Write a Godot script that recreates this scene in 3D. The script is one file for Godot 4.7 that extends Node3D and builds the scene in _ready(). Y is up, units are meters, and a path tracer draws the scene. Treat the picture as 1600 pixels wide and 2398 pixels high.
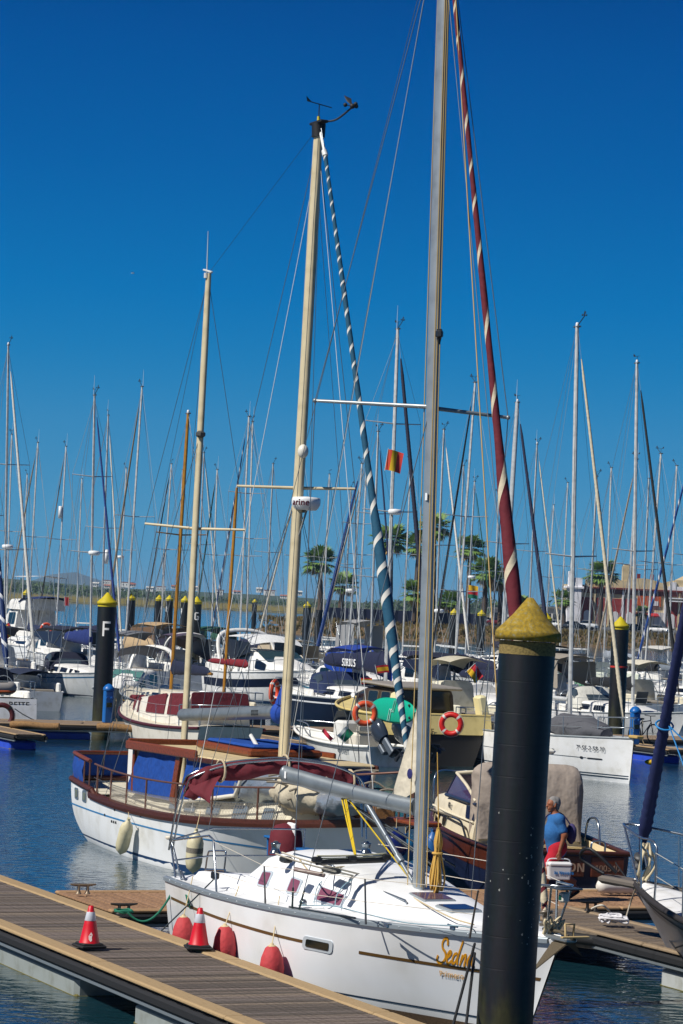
extends Node3D
# A marina in summer: yachts, pontoons and black piles under a deep blue sky.
# World: eye 5 m above the water at the origin, looking along -Z.

const FOCAL := 6400.0
const ROLL := 0.0471
const EYE := 5.0
const AX := Vector3(-0.426, 0.0, -0.905)   # along the finger pontoons, away from the eye
const BX := Vector3(0.905, 0.0, -0.426)    # along the walkways, to the right
var PITCH := atan(212.8 / FOCAL)
var names := {}
var mats := {}
var texs := {}
var sg := 1
var hulls := {}
var rng := RandomNumberGenerator.new()

# ---------- where a point of the photograph lies, at a depth or at a height ----------
func ray(x: float, y: float) -> Vector3:
	var dx := x - 800.0
	var dy := y - 1199.0
	return Vector3(dx * cos(ROLL) + dy * sin(ROLL), dx * sin(ROLL) - dy * cos(ROLL), -FOCAL).rotated(Vector3.RIGHT, PITCH)

func px(x: float, y: float, d: float) -> Vector3:
	var r := ray(x, y)
	return Vector3(0, EYE, 0) + r * (d / -r.z)

func on(x: float, y: float, h := 0.0) -> Vector3:
	var r := ray(x, y)
	return Vector3(0, EYE, 0) + r * ((h - EYE) / r.y)

func base_x(x: float, h: float, d: float) -> Vector3:   # the point at height h and depth d seen in column x
	var y := 1400.0 + (EYE - h) * FOCAL / d
	for i in 4:
		var p := px(x, y, d)
		y += (p.y - h) * FOCAL / d
	return px(x, y, d)

# ---------- shapes ----------
func S() -> SurfaceTool:
	var st := SurfaceTool.new()
	st.begin(Mesh.PRIMITIVE_TRIANGLES)
	return st

func tri(st: SurfaceTool, a: Vector3, b: Vector3, c: Vector3) -> void:
	st.add_vertex(a); st.add_vertex(b); st.add_vertex(c)

func quad(st: SurfaceTool, a: Vector3, b: Vector3, c: Vector3, d: Vector3) -> void:
	tri(st, a, b, c); tri(st, a, c, d)

func flat(st: SurfaceTool) -> void:
	st.set_smooth_group(-1)

func soft(st: SurfaceTool) -> void:
	sg += 1
	st.set_smooth_group(sg % 4000 + 1)

func box(st: SurfaceTool, c: Vector3, s: Vector3, b := Basis.IDENTITY, bev := 0.0) -> void:
	flat(st)
	var h := s * 0.5
	if bev <= 0.0:
		var v := []
		for i in 8:
			v.append(c + b * Vector3(h.x if i & 1 else -h.x, h.y if i & 2 else -h.y, h.z if i & 4 else -h.z))
		for q in [[0, 1, 3, 2], [5, 4, 6, 7], [4, 0, 2, 6], [1, 5, 7, 3], [2, 3, 7, 6], [4, 5, 1, 0]]:
			quad(st, v[q[0]], v[q[1]], v[q[2]], v[q[3]])
		return
	var g: float = min(bev, min(h.x, min(h.y, h.z)) * 0.9)
	var rings := []
	for k in [[-h.y, g], [-h.y + g, 0.0], [h.y - g, 0.0], [h.y, g]]:
		var x: float = h.x - k[1]
		var z: float = h.z - k[1]
		var ring := PackedVector3Array()
		for p in [[x - g, -z], [x, -z + g], [x, z - g], [x - g, z], [-x + g, z], [-x, z - g], [-x, -z + g], [-x + g, -z]]:
			ring.append(c + b * Vector3(p[0], k[0], p[1]))
		rings.append(ring)
	loft(st, rings, true, true, true)

func loft(st: SurfaceTool, rings: Array, closed := true, caps := true, hard := false) -> void:
	if hard: flat(st)
	else: soft(st)
	var n: int = rings[0].size()
	for i in rings.size() - 1:
		var a: PackedVector3Array = rings[i]
		var b: PackedVector3Array = rings[i + 1]
		for j in (n if closed else n - 1):
			var k := (j + 1) % n
			quad(st, a[j], a[k], b[k], b[j])
	if caps:
		flat(st)
		for e in [0, rings.size() - 1]:
			var r: PackedVector3Array = rings[e]
			var m := Vector3.ZERO
			for p in r: m += p
			m /= n
			for j in n:
				if e == 0: tri(st, m, r[(j + 1) % n], r[j])
				else: tri(st, m, r[j], r[(j + 1) % n])

func frame_of(dir: Vector3) -> Basis:
	var t := dir.normalized()
	var u := t.cross(Vector3.UP)
	if u.length() < 0.05: u = t.cross(Vector3.RIGHT)
	u = u.normalized()
	return Basis(u, t, u.cross(t))

func tube(st: SurfaceTool, a: Vector3, b: Vector3, r0: float, r1 := -1.0, n := 8, caps := true, sx := 1.0) -> void:
	if r1 < 0.0: r1 = r0
	var f := frame_of(b - a)
	var rings := []
	for e in [[a, r0], [b, r1]]:
		var ring := PackedVector3Array()
		for j in n:
			var q := TAU * j / n
			ring.append(e[0] + (f.x * cos(q) * sx + f.z * sin(q)) * e[1])
		rings.append(ring)
	loft(st, rings, true, caps)

func path(st: SurfaceTool, pts: Array, r, n := 6, caps := true, flatten := 1.0) -> void:
	var rings := []
	var f := Basis.IDENTITY
	for i in pts.size():
		var t: Vector3 = pts[min(i + 1, pts.size() - 1)] - pts[max(i - 1, 0)]
		if i == 0: f = frame_of(t)
		else:
			var nt := t.normalized()
			var ax: Vector3 = f.y.cross(nt)
			if ax.length() > 1e-5:
				f = Basis(ax.normalized(), f.y.angle_to(nt)) * f
		var ring := PackedVector3Array()
		var rr: float = r[i] if r is Array else r
		for j in n:
			var q := TAU * j / n
			ring.append(pts[i] + (f.x * cos(q) + f.z * sin(q) * flatten) * rr)
		rings.append(ring)
	loft(st, rings, true, caps)

func curve(pts: Array, steps := 6) -> Array:    # a smooth line through the points
	var out := []
	for i in pts.size() - 1:
		var p0: Vector3 = pts[max(i - 1, 0)]
		var p3: Vector3 = pts[min(i + 2, pts.size() - 1)]
		for k in steps:
			out.append((pts[i] as Vector3).cubic_interpolate(pts[i + 1], p0, p3, float(k) / steps))
	out.append(pts[-1])
	return out

func sag(a: Vector3, b: Vector3, drop: float, n := 10) -> Array:
	var out := []
	for i in n + 1:
		var t := float(i) / n
		out.append(a.lerp(b, t) + Vector3(0, -drop * 4.0 * t * (1.0 - t), 0))
	return out

func lathe(st: SurfaceTool, prof: Array, xf := Transform3D.IDENTITY, n := 16, caps := true, sz := 1.0) -> void:   # prof: [radius, height]
	var rings := []
	for p in prof:
		var ring := PackedVector3Array()
		for j in n:
			var q := TAU * j / n
			ring.append(xf * Vector3(cos(q) * p[0], p[1], -sin(q) * p[0] * sz))
		rings.append(ring)
	loft(st, rings, true, caps)

func torus(st: SurfaceTool, xf: Transform3D, R: float, r: float, n := 20, m := 8, a0 := 0.0, a1 := TAU) -> void:   # in the xy plane of xf
	var rings := []
	for i in n + 1:
		var q := lerpf(a0, a1, float(i) / n)
		var ring := PackedVector3Array()
		for j in m:
			var w := TAU * j / m
			ring.append(xf * Vector3(cos(q) * (R + r * cos(w)), sin(q) * (R + r * cos(w)), r * sin(w)))
		rings.append(ring)
	loft(st, rings, true, a1 - a0 < TAU - 0.01)

func ball(st: SurfaceTool, c: Vector3, r: Vector3, n := 12, m := 8) -> void:
	var prof := []
	for i in m + 1:
		var q := PI * i / m - PI * 0.5
		prof.append([max(cos(q), 0.001), sin(q)])
	lathe(st, prof, Transform3D(Basis.from_scale(r), c), n, false)

func sheet(st: SurfaceTool, nu: int, nv: int, f: Callable) -> void:    # f(u, v) -> Vector3
	soft(st)
	for i in nu:
		for j in nv:
			quad(st, f.call(float(i) / nu, float(j) / nv), f.call(float(i + 1) / nu, float(j) / nv), f.call(float(i + 1) / nu, float(j + 1) / nv), f.call(float(i) / nu, float(j + 1) / nv))

func patch(st: SurfaceTool, p00: Vector3, p10: Vector3, p11: Vector3, p01: Vector3, off: float, rnd := 0.25, aspect := 1.6) -> void:   # a raised, rounded panel on four corners
	var nrm := (p10 - p00).cross(p01 - p00).normalized()
	var pts := PackedVector3Array()
	var rv: float = min(rnd * aspect, 0.5)
	for c in [[1.0 - rnd, 1.0 - rv, 0.0], [rnd, 1.0 - rv, 0.5 * PI], [rnd, rv, PI], [1.0 - rnd, rv, 1.5 * PI]]:
		for k in 4:
			var q: float = c[2] + 0.5 * PI * k / 3.0
			var u: float = c[0] + cos(q) * rnd
			var v: float = c[1] + sin(q) * rv
			pts.append(p00.lerp(p10, u).lerp(p01.lerp(p11, u), v))
	var r0 := PackedVector3Array()
	var r1 := PackedVector3Array()
	for p in pts:
		r0.append(p - nrm * 0.004)
		r1.append(p + nrm * off)
	loft(st, [r0, r1], true, true, true)

func rope_coil(st: SurfaceTool, c: Vector3, r: float, turns: int, t: float) -> void:
	var pts := []
	for i in turns * 12 + 1:
		var q := TAU * i / 12.0
		pts.append(c + Vector3(cos(q) * r * (1.0 - 0.3 * fposmod(i * 0.37, 1.0)), 0.02 + t * 0.4 * sin(i * 1.7) + t * i * 0.03, sin(q) * r))
	path(st, pts, t, 5)

# ---------- objects ----------
func numbered(called: String, parent: Node) -> String:
	var k := str(parent.get_instance_id()) + "/" + called
	var n: int = names.get(k, 0)
	names[k] = n + 1
	return called if n == 0 else "%s_%03d" % [called, n]

func tag(o: Node, label: String, category: String, group := "") -> Node:
	o.set_meta("label", label)
	o.set_meta("category", category)
	if group != "": o.set_meta("group", group)
	return o

func thing(called: String, label: String, category: String, at := Vector3.ZERO, turn := 0.0, group := "") -> Node3D:
	var o := Node3D.new()
	o.name = numbered(called, self)
	add_child(o)
	o.position = at
	o.rotation.y = turn
	tag(o, label, category, group)
	return o

func part(called: String, st: SurfaceTool, m: Material, parent: Node, label := "") -> MeshInstance3D:
	st.generate_normals()
	return part_mesh(called, st.commit(), m, parent, label)

func part_mesh(called: String, mesh: Mesh, m: Material, parent: Node, label := "") -> MeshInstance3D:
	var o := MeshInstance3D.new()
	o.name = numbered(called, parent)
	o.mesh = mesh
	if m: o.material_override = m
	parent.add_child(o)
	if label != "": o.set_meta("label", label)
	return o

func solo(called: String, st: SurfaceTool, m: Material, label: String, category: String, group := "") -> MeshInstance3D:
	var o := part(called, st, m, self)
	tag(o, label, category, group)
	return o

func setting(called: String, st: SurfaceTool, m: Material, label := "") -> MeshInstance3D:
	var o := part(called, st, m, self)
	o.set_meta("kind", "structure")
	if label != "": o.set_meta("label", label)
	return o

func struct_node(called: String, label: String, at := Vector3.ZERO, turn := 0.0) -> Node3D:
	var o := Node3D.new()
	o.name = numbered(called, self)
	add_child(o)
	o.position = at
	o.rotation.y = turn
	o.set_meta("kind", "structure")
	o.set_meta("label", label)
	return o

func copy(src: Node3D, label: String, at: Vector3, turn: float, group := "", called := "") -> Node3D:
	var o: Node3D = src.duplicate()
	var base := called if called != "" else String(src.name).rstrip("0123456789").trim_suffix("_")
	o.name = numbered(base, self)
	add_child(o)
	o.position = at
	o.rotation.y = turn
	o.set_meta("label", label)
	if group != "": o.set_meta("group", group)
	return o

func lettering(called: String, words: String, size: float, m: Material, parent: Node3D, xf: Transform3D, font := "Droid Sans", weight := 400, italic := false) -> MeshInstance3D:
	var t := TextMesh.new()
	var f := SystemFont.new()
	f.font_names = PackedStringArray([font])
	f.font_weight = weight
	f.font_italic = italic
	t.font = f
	t.text = words
	t.font_size = 64
	t.pixel_size = size / 46.0
	t.depth = 0.004
	var o := part_mesh(called, t, m, parent)
	o.transform = xf
	return o

# ---------- materials ----------
func ramp(stops: Array) -> Gradient:
	var g := Gradient.new()
	var o := PackedFloat32Array()
	var c := PackedColorArray()
	for s in stops:
		o.append(s[0]); c.append(s[1])
	g.offsets = o
	g.colors = c
	return g

func grey(v: float) -> Color:
	return Color(v, v, v)

func noise_tex(key: String, freq: float, stops: Array, oct := 4, type := FastNoiseLite.TYPE_SIMPLEX_SMOOTH, normal := 0.0, size := 512, seed := 1) -> NoiseTexture2D:
	if texs.has(key): return texs[key]
	var n := FastNoiseLite.new()
	n.noise_type = type
	n.frequency = freq
	n.fractal_octaves = oct
	n.seed = seed
	var t := NoiseTexture2D.new()
	t.width = size
	t.height = size
	t.seamless = true
	t.noise = n
	if normal > 0.0:
		t.as_normal_map = true
		t.bump_strength = normal
	else:
		t.color_ramp = ramp(stops)
	texs[key] = t
	return t

func M(hex: String, rough := 0.5, metal := 0.0, tex := "", sc := 1.0) -> StandardMaterial3D:
	var k := "%s/%.2f/%.2f/%s/%.2f" % [hex, rough, metal, tex, sc]
	if mats.has(k): return mats[k]
	var m := StandardMaterial3D.new()
	m.albedo_color = Color.html(hex)
	m.roughness = rough
	m.metallic = metal
	m.cull_mode = BaseMaterial3D.CULL_DISABLED
	if tex != "":
		m.uv1_triplanar = true
		m.uv1_scale = Vector3.ONE * sc
		match tex:
			"stain": m.albedo_texture = noise_tex("stain", 0.012, [[0.0, Color(0.88, 0.87, 0.84)], [0.35, Color(0.97, 0.968, 0.96)], [0.6, Color(1, 1, 1)], [1.0, Color(1, 1, 1)]], 5)
			"cloth":
				m.albedo_texture = noise_tex("cloth", 0.02, [[0.0, grey(0.86)], [0.5, grey(0.95)], [1.0, grey(1.0)]], 4)
				m.normal_enabled = true
				m.normal_texture = noise_tex("cloth_n", 0.015, [], 3, FastNoiseLite.TYPE_SIMPLEX_SMOOTH, 6.0)
				m.normal_scale = 0.7
			"foil":
				m.normal_enabled = true
				m.normal_texture = noise_tex("foil_n", 0.02, [], 3, FastNoiseLite.TYPE_CELLULAR, 10.0)
				m.normal_scale = 1.0
			"wood":
				m.albedo_texture = noise_tex("wood", 0.02, [[0.0, grey(0.62)], [0.5, grey(0.9)], [1.0, grey(1.0)]], 5)
				m.uv1_scale = Vector3(1, 1, 1) * sc
			"mottle": m.albedo_texture = noise_tex("mottle", 0.03, [[0.0, grey(0.5)], [0.45, grey(0.85)], [1.0, grey(1.0)]], 5)
			"metal": m.albedo_texture = noise_tex("metal", 0.01, [[0.0, grey(0.8)], [0.5, grey(0.95)], [1.0, grey(1.0)]], 4)
	mats[k] = m
	return m

func glass(hex: String, alpha := 0.35) -> StandardMaterial3D:
	var k := "glass%s%.2f" % [hex, alpha]
	if mats.has(k): return mats[k]
	var m := StandardMaterial3D.new()
	var c := Color.html(hex)
	m.albedo_color = Color(c.r, c.g, c.b, alpha)
	m.transparency = BaseMaterial3D.TRANSPARENCY_ALPHA
	m.roughness = 0.03
	m.cull_mode = BaseMaterial3D.CULL_DISABLED
	mats[k] = m
	return m

func sky_picture() -> ImageTexture:      # clear air: pale at the horizon, deep blue above, the same all round
	var stops := [[0.0, 82, 150, 190], [1.5, 75, 147, 190], [3.7, 50, 134, 187], [5.0, 25, 124, 184], [6.4, 2, 114, 181], [9.1, 0, 95, 167], [11.5, 0, 82, 155], [13.0, 0, 72, 143], [20.0, 0, 58, 120], [40.0, 0, 46, 98], [90.0, 0, 38, 84]]
	var im := Image.create(64, 1024, false, Image.FORMAT_RGBF)
	for y in 1024:
		var e := 90.0 - (y + 0.5) / 1024.0 * 180.0
		var c := Color(0.05, 0.13, 0.18)
		if e >= 0.0:
			for k in stops.size() - 1:
				if e <= stops[k + 1][0]:
					var t: float = (e - stops[k][0]) / (stops[k + 1][0] - stops[k][0])
					c = Color(lerpf(stops[k][1], stops[k + 1][1], t) / 255.0, lerpf(stops[k][2], stops[k + 1][2], t) / 255.0, lerpf(stops[k][3], stops[k + 1][3], t) / 255.0).srgb_to_linear() * (1.0 / 1.2)
					break
		for x in 64: im.set_pixel(x, y, c)
	return ImageTexture.create_from_image(im)

func _ready() -> void:
	rng.seed = 7
	var cam := Camera3D.new()
	cam.name = "camera"
	cam.position = Vector3(0, EYE, 0)
	cam.rotation = Vector3(PITCH, 0, ROLL)
	cam.fov = rad_to_deg(2.0 * atan(1199.0 / FOCAL))
	cam.near = 0.5
	cam.far = 30000.0
	add_child(cam)
	cam.current = true

	var env := Environment.new()
	env.background_mode = Environment.BG_SKY
	var sky := Sky.new()
	var sm := PanoramaSkyMaterial.new()
	sm.panorama = sky_picture()
	sm.filter = true
	sky.sky_material = sm
	env.sky = sky
	env.tonemap_mode = Environment.TONE_MAPPER_LINEAR
	env.tonemap_exposure = 1.2
	env.fog_enabled = true
	env.fog_density = 0.00009
	env.fog_light_color = Color.html("#9cc6e8")
	env.sdfgi_enabled = true
	env.ssao_enabled = true
	env.ssil_enabled = true
	var we := WorldEnvironment.new()
	we.name = "world_environment"
	we.environment = env
	add_child(we)

	var sun := DirectionalLight3D.new()
	sun.name = "sun"
	sun.light_color = Color(1.0, 0.975, 0.94)
	sun.light_energy = 1.42
	sun.light_angular_distance = 0.5
	sun.shadow_enabled = true
	sun.look_at_from_position(Vector3.ZERO, Vector3(0.60, -0.72, -0.35), Vector3.UP)
	add_child(sun)

	build_land()
	build_pontoons()
	build_piles()
	build_near_yacht()
	build_ketch()
	build_launch()
	build_bow_yacht()
	build_person()
	build_middle_boats()
	build_far_boats()
	build_shore()
	build_small_things()

# ---------- water and land ----------
func water_material() -> StandardMaterial3D:
	var m := StandardMaterial3D.new()
	m.albedo_color = Color(0.08, 0.21, 0.25)
	m.roughness = 0.06
	m.metallic_specular = 0.9
	m.normal_enabled = true
	m.normal_texture = noise_tex("ripple", 0.018, [], 4, FastNoiseLite.TYPE_SIMPLEX_SMOOTH, 9.0, 1024, 3)
	m.normal_scale = 0.24
	m.uv1_triplanar = true
	m.uv1_world_triplanar = true
	m.uv1_scale = Vector3(0.10, 0.10, 0.17)
	return m

func build_land() -> void:
	var w := S()
	flat(w)
	quad(w, Vector3(-6000, 0, 40), Vector3(6000, 0, 40), Vector3(6000, 0, -9000), Vector3(-6000, 0, -9000))
	setting("water", w, water_material(), "blue green harbour water with small ripples")
	# the marsh on the far side of the estuary
	var mr := RandomNumberGenerator.new()
	mr.seed = 5
	var edge := func(u: float) -> float: return -1080.0 - 60.0 * sin(u * 9.0) - 25.0 * sin(u * 31.0)
	var s := S()
	sheet(s, 60, 14, func(u: float, v: float) -> Vector3:
		var x := lerpf(-700, 900, u)
		var z0: float = edge.call(u)
		var y := 0.0
		if v > 0.0: y = 0.5 + 1.4 * smoothstep(0.0, 0.4, v) + 0.5 * sin(x * 0.05 + v * 20.0) * v
		else: y = -0.3
		return Vector3(x, y, lerpf(z0, -2600.0, v * v)))
	setting("marsh", s, M("#6f6a3c", 0.95, 0.0, "mottle", 0.02), "golden grass marsh along the far shore")
	s = S()
	sheet(s, 80, 10, func(u: float, v: float) -> Vector3:
		var x := lerpf(-1500, 1800, u)
		var y := -1.0 + 14.0 * smoothstep(0.0, 0.8, v) * (0.75 + 0.25 * sin(u * 23.0) + 0.12 * sin(u * 61.0))
		return Vector3(x, y, lerpf(-2000, -2900, v)))
	setting("low_hills", s, M("#3f5231", 0.95, 0.0, "mottle", 0.01), "low green hills behind the marsh")
	s = S()
	var nz := FastNoiseLite.new()
	nz.seed = 4
	nz.frequency = 0.004
	sheet(s, 90, 12, func(u: float, v: float) -> Vector3:
		var x := lerpf(-2500, 2200, u)
		var d := x + 690.0
		var y := 36.0 * exp(-d * d / 7000.0) + 15.0 * exp(-pow(x + 610.0, 2) / 26000.0) + 6.0 + 4.0 * nz.get_noise_2d(x, 0.0)
		return Vector3(x, y * sin(PI * 0.5 * v) - 2.0, lerpf(-6400, -7000, v)))
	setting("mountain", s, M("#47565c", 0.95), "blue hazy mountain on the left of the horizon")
	# bushes and trees of the far shore: one green mass
	var leaf := S()
	flat(leaf)
	leaf.set_smooth_group(-1)
	for i in 3000:
		var x := mr.randf_range(-420, 520)
		var z := mr.randf_range(-1950, -1330)
		var big: float = 1.0 + 1.6 * max(0.0, sin(x * 0.021) * sin(x * 0.0083 + 1.0)) + (0.5 if x < -90 else 0.0) + (0.5 if x < -170 else 0.0)
		var r: float = mr.randf_range(1.3, 2.8) * big
		var c := Vector3(x, 1.6 + r * mr.randf_range(0.2, 0.7), z)
		for k in 26:
			var dir := Vector3(mr.randfn(), absf(mr.randfn()) * 0.7, mr.randfn()).normalized() * r
			var a := c + dir * mr.randf_range(0.5, 1.0)
			var sz := r * mr.randf_range(0.13, 0.26)
			tri(leaf, a, a + Vector3(mr.randfn(), mr.randfn(), mr.randfn()) * sz, a + Vector3(mr.randfn(), mr.randfn(), mr.randfn()) * sz)
	var far_trees := part("far_shore_woods", leaf, M("#43552f", 0.9), self)
	far_trees.set_meta("kind", "stuff")
	tag(far_trees, "dark green bushes and trees along the far shore", "woods")
	var grass := S()
	flat(grass)
	for i in 5000:
		var u := mr.randf()
		var x := lerpf(-500, 700, u)
		var z: float = (edge.call((x + 700.0) / 1600.0) as float) - mr.randf_range(2, 130)
		var hgt := mr.randf_range(0.5, 1.5)
		var c := Vector3(x, 0.7, z)
		tri(grass, c + Vector3(-1.6, 0, 0), c + Vector3(mr.randf_range(-0.6, 0.6), hgt + 0.6, 0), c + Vector3(1.6, 0, 0.6))
	var g := part("marsh_grass", grass, M("#7b7141", 0.95), self)
	g.set_meta("kind", "stuff")
	tag(g, "dry golden reeds at the edge of the marsh", "grass")

# ---------- pontoons ----------
func plank_materials(hexes: Array) -> Array:
	var out := []
	for h in hexes: out.append(M(h, 0.85, 0.0, "wood", 1.3))
	return out

func pontoon(called: String, label: String, a: Vector3, along: Vector3, across: Vector3, length: float, width: float, o: Dictionary) -> Node3D:
	# a: corner at deck height; planks lie across
	var n := struct_node(called, label, a, 0.0)
	n.rotation.y = atan2(along.x, along.z)          # local +z runs along, local x across
	var sx := 1.0 if n.basis.x.dot(across) > 0.0 else -1.0
	var bw: float = o.get("border", 0.26)
	var pitch: float = o.get("pitch", 0.14)
	var pm := plank_materials(o.get("planks", ["#6f6355", "#7b6d5c", "#665b50", "#83735f"]))
	var prng := RandomNumberGenerator.new()
	prng.seed = int(length * 100.0)
	var kinds := []
	for k in 4:
		var s := S()
		box(s, Vector3.ZERO, Vector3(width - 2.0 * bw - 0.01, 0.03, pitch - 0.02), Basis.IDENTITY, 0.005)
		s.generate_normals()
		kinds.append(s.commit())
	var from: float = o.get("plank_from", 0.0)
	var to: float = o.get("plank_to", length)
	var cnt := int((to - from) / pitch)
	if o.get("joined", false):
		var js := S()
		for i in cnt: box(js, Vector3(sx * width * 0.5, -0.018 + prng.randf_range(-0.003, 0.003), from + (i + 0.5) * pitch), Vector3(width - 2.0 * bw - 0.01, 0.03, pitch - 0.016))
		var q := part("planking", js, pm[0], n)
		q.set_meta("kind", "stuff")
	else:
		for i in cnt:
			var q := part_mesh("plank", kinds[i % 4], pm[prng.randi() % pm.size()], n)
			q.position = Vector3(sx * width * 0.5, -0.018 + prng.randf_range(-0.004, 0.003), from + (i + 0.5) * pitch)
			q.rotation.y = prng.randf_range(-0.001, 0.001)
	var under := S()
	box(under, Vector3(sx * width * 0.5, -0.1, length * 0.5), Vector3(width - 0.1, 0.1, length - 0.02))
	part("deck_frame", under, M("#2b2a28", 0.9), n)
	var bm := M(o.get("border_hex", "#9c8462"), 0.8, 0.0, "stain", 2.4)
	for e in [bw * 0.5, width - bw * 0.5]:
		var z := 0.0
		while z < length - 0.1:
			var l: float = min(4.2, length - z)
			var s := S()
			box(s, Vector3(sx * e, -0.012, z + l * 0.5), Vector3(bw, 0.055, l - 0.012), Basis.IDENTITY, 0.018)
			part("edge_board", s, bm, n)
			z += l
	for e in [-0.03, width + 0.03]:
		var s := S()
		box(s, Vector3(sx * e, -0.11, length * 0.5), Vector3(0.09, 0.13, length), Basis.IDENTITY, 0.03)
		part("rubber_strip", s, M("#17181a", 0.75), n)
		s = S()
		box(s, Vector3(sx * (e + (0.02 if e < 0.0 else -0.02)), -0.205, length * 0.5), Vector3(0.05, 0.05, length), Basis.IDENTITY, 0.008)
		part("aluminium_rail", s, M("#8f9698", 0.5, 0.6), n)
	var fm := M(o.get("float_hex", "#868e8c"), 0.9, 0.0, "stain", 0.5)
	for f in o.get("floats", []):
		var s := S()
		box(s, Vector3(sx * width * 0.5, -0.52, (f[0] + f[1]) * 0.5), Vector3(width - 0.12, 0.56, f[1] - f[0]), Basis.IDENTITY, 0.06)
		var fl := part("float", s, fm, n)
		s = S()
		box(s, Vector3(sx * width * 0.5, -0.50, (f[0] + f[1]) * 0.5), Vector3(width - 0.112, 0.055, f[1] - f[0] + 0.008), Basis.IDENTITY, 0.06)
		part("weed_line", s, M("#77703a", 0.95, 0.0, "mottle", 3.0), fl)
	return n

func horn_cleat(at: Vector3, turn: float, label: String, group: String, m: Material) -> Node3D:
	var c := thing("mooring_cleat", label, "cleat", at, turn, group)
	var s := S()
	path(s, curve([Vector3(-0.2, 0.14, 0), Vector3(-0.08, 0.13, 0), Vector3(0.08, 0.13, 0), Vector3(0.2, 0.14, 0)]), [0.012, 0.014, 0.016, 0.018, 0.02, 0.02, 0.022, 0.022, 0.022, 0.022, 0.022, 0.02, 0.02, 0.02, 0.018, 0.016, 0.014, 0.012, 0.01], 8)
	part("horn", s, m, c)
	for x in [-0.07, 0.07]:
		s = S()
		lathe(s, [[0.05, 0.0], [0.035, 0.015], [0.022, 0.06], [0.024, 0.13]], Transform3D(Basis.IDENTITY, Vector3(x, 0, 0)), 10)
		part("leg", s, m, c)
	return c

func build_pontoons() -> void:
	# the finger pontoon in the left foreground
	var fp := pontoon("finger_pontoon", "grey brown planked finger pontoon crossing the lower left corner", Vector3(-6.33, 0.5, -45.58), -AX, -BX, 21.0, 2.03, {"border": 0.26, "pitch": 0.125, "planks": ["#766a5e", "#80736a", "#675d54", "#867868", "#71675f", "#5e554d"], "floats": [[3.0, 12.0], [14.0, 17.5]], "border_hex": "#a38b66"})
	fp.set_meta("label", "grey brown planked finger pontoon crossing the lower left corner")
	# the walkway behind the white yacht
	pontoon("walkway_pontoon", "tan walkway pontoon behind the white yacht, where the man walks", Vector3(-4.02, 0.5, -40.99), BX, -AX, 16.0, 2.42, {"border": 0.16, "pitch": 0.145, "planks": ["#a5805f", "#a17c5c", "#aa8463", "#9c7858"], "border_hex": "#a4835f", "floats": [[4.0, 7.0], [12.6, 15.2]]})
	# the finger on the right
	pontoon("side_finger_pontoon", "narrow grey finger pontoon below the white rope heap on the right", Vector3(2.62, 0.504, -41.62), -AX, BX, 9.5, 1.3, {"border": 0.12, "pitch": 0.13, "planks": ["#7a6b5a", "#857562", "#72665a"], "border_hex": "#8a7860", "floats": [[4.6, 7.2]], "float_hex": "#a4a9a8"})
	var gus := S()
	flat(gus)
	var g0 := Vector3(2.6, 0.487, -41.45)
	var g1 := Vector3(3.9, 0.487, -38.9)
	var g2 := Vector3(1.5, 0.487, -40.9)
	for hh in [0.0, -0.22]:
		var d := Vector3(0, hh, 0)
		tri(gus, g0 + d, g1 + d, g2 + d)
	quad(gus, g1, g2, g2 - Vector3(0, 0.22, 0), g1 - Vector3(0, 0.22, 0))
	setting("corner_deck", gus, M("#7d705f", 0.85, 0.0, "wood", 1.0), "triangular grey corner deck between walkway and side finger")
	var gr := S()
	tube(gr, g2 + Vector3(0, -0.1, 0), g1 + Vector3(0, -0.1, 0), 0.08, 0.08, 8)
	setting("corner_kerb", gr, M("#17181a", 0.75), "black rubber edge of the corner deck")
	# the walkway with the pile marked F, and what lies beyond
	pontoon("far_walkway_pontoon", "beige walkway pontoon beside the pile marked F", Vector3(-20.0, 0.5, -89.3), BX, -AX, 40.0, 2.6, {"border": 0.16, "pitch": 0.16, "joined": true, "planks": ["#94806a"], "border_hex": "#9a8468", "floats": [[3, 6], [10, 12], [17, 19], [24, 26], [30, 32]], "float_hex": "#1d3f9c"})
	pontoon("third_walkway_pontoon", "pale walkway pontoon far behind the pile marked F", Vector3(-60.0, 0.5, -155.0), BX, -AX, 130.0, 2.6, {"border": 0.16, "pitch": 0.4, "joined": true, "planks": ["#8d7a66"], "floats": [[6, 10], [20, 24], [34, 38], [48, 52], [62, 66], [76, 80], [90, 94], [104, 108]], "float_hex": "#1d3f9c"})
	for f in [[-12.9, -93.6], [-4.5, -96.0], [2.2, -100.4], [8.4, -103.4], [14.5, -106.0]]:
		pontoon("berth_finger_pontoon", "beige berth finger pontoon %s" % {-12.9: "below the white transom with lettering", -4.5: "beside the burgundy covered yacht", 2.2: "behind the small white motorboat", 8.4: "beside the white yacht with a grey cover", 14.5: "on the right under the blue pedestal with a bicycle"}[f[0]], Vector3(f[0], 0.496, f[1] + 2.5), -AX, BX, 7.5, 1.0, {"border": 0.1, "pitch": 0.16, "joined": true, "planks": ["#95826c"], "floats": [[4.5, 6.8]], "float_hex": "#1d46c0"})
	horn_cleat(Vector3(-3.55, 0.53, -40.55), 0.44, "grey steel mooring cleat on the tan walkway, left of the white yacht", "", M("#8b7b66", 0.5, 0.4))
	horn_cleat(on(290, 2140, 0.53), 0.44, "dark mooring cleat with green rope on the walkway edge", "", M("#3c3a36", 0.6, 0.3))
	horn_cleat(on(1385, 2133, 0.53), 0.44, "black mooring cleat holding a white line beside the man's walkway", "", M("#1f1f20", 0.6, 0.3))

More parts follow.
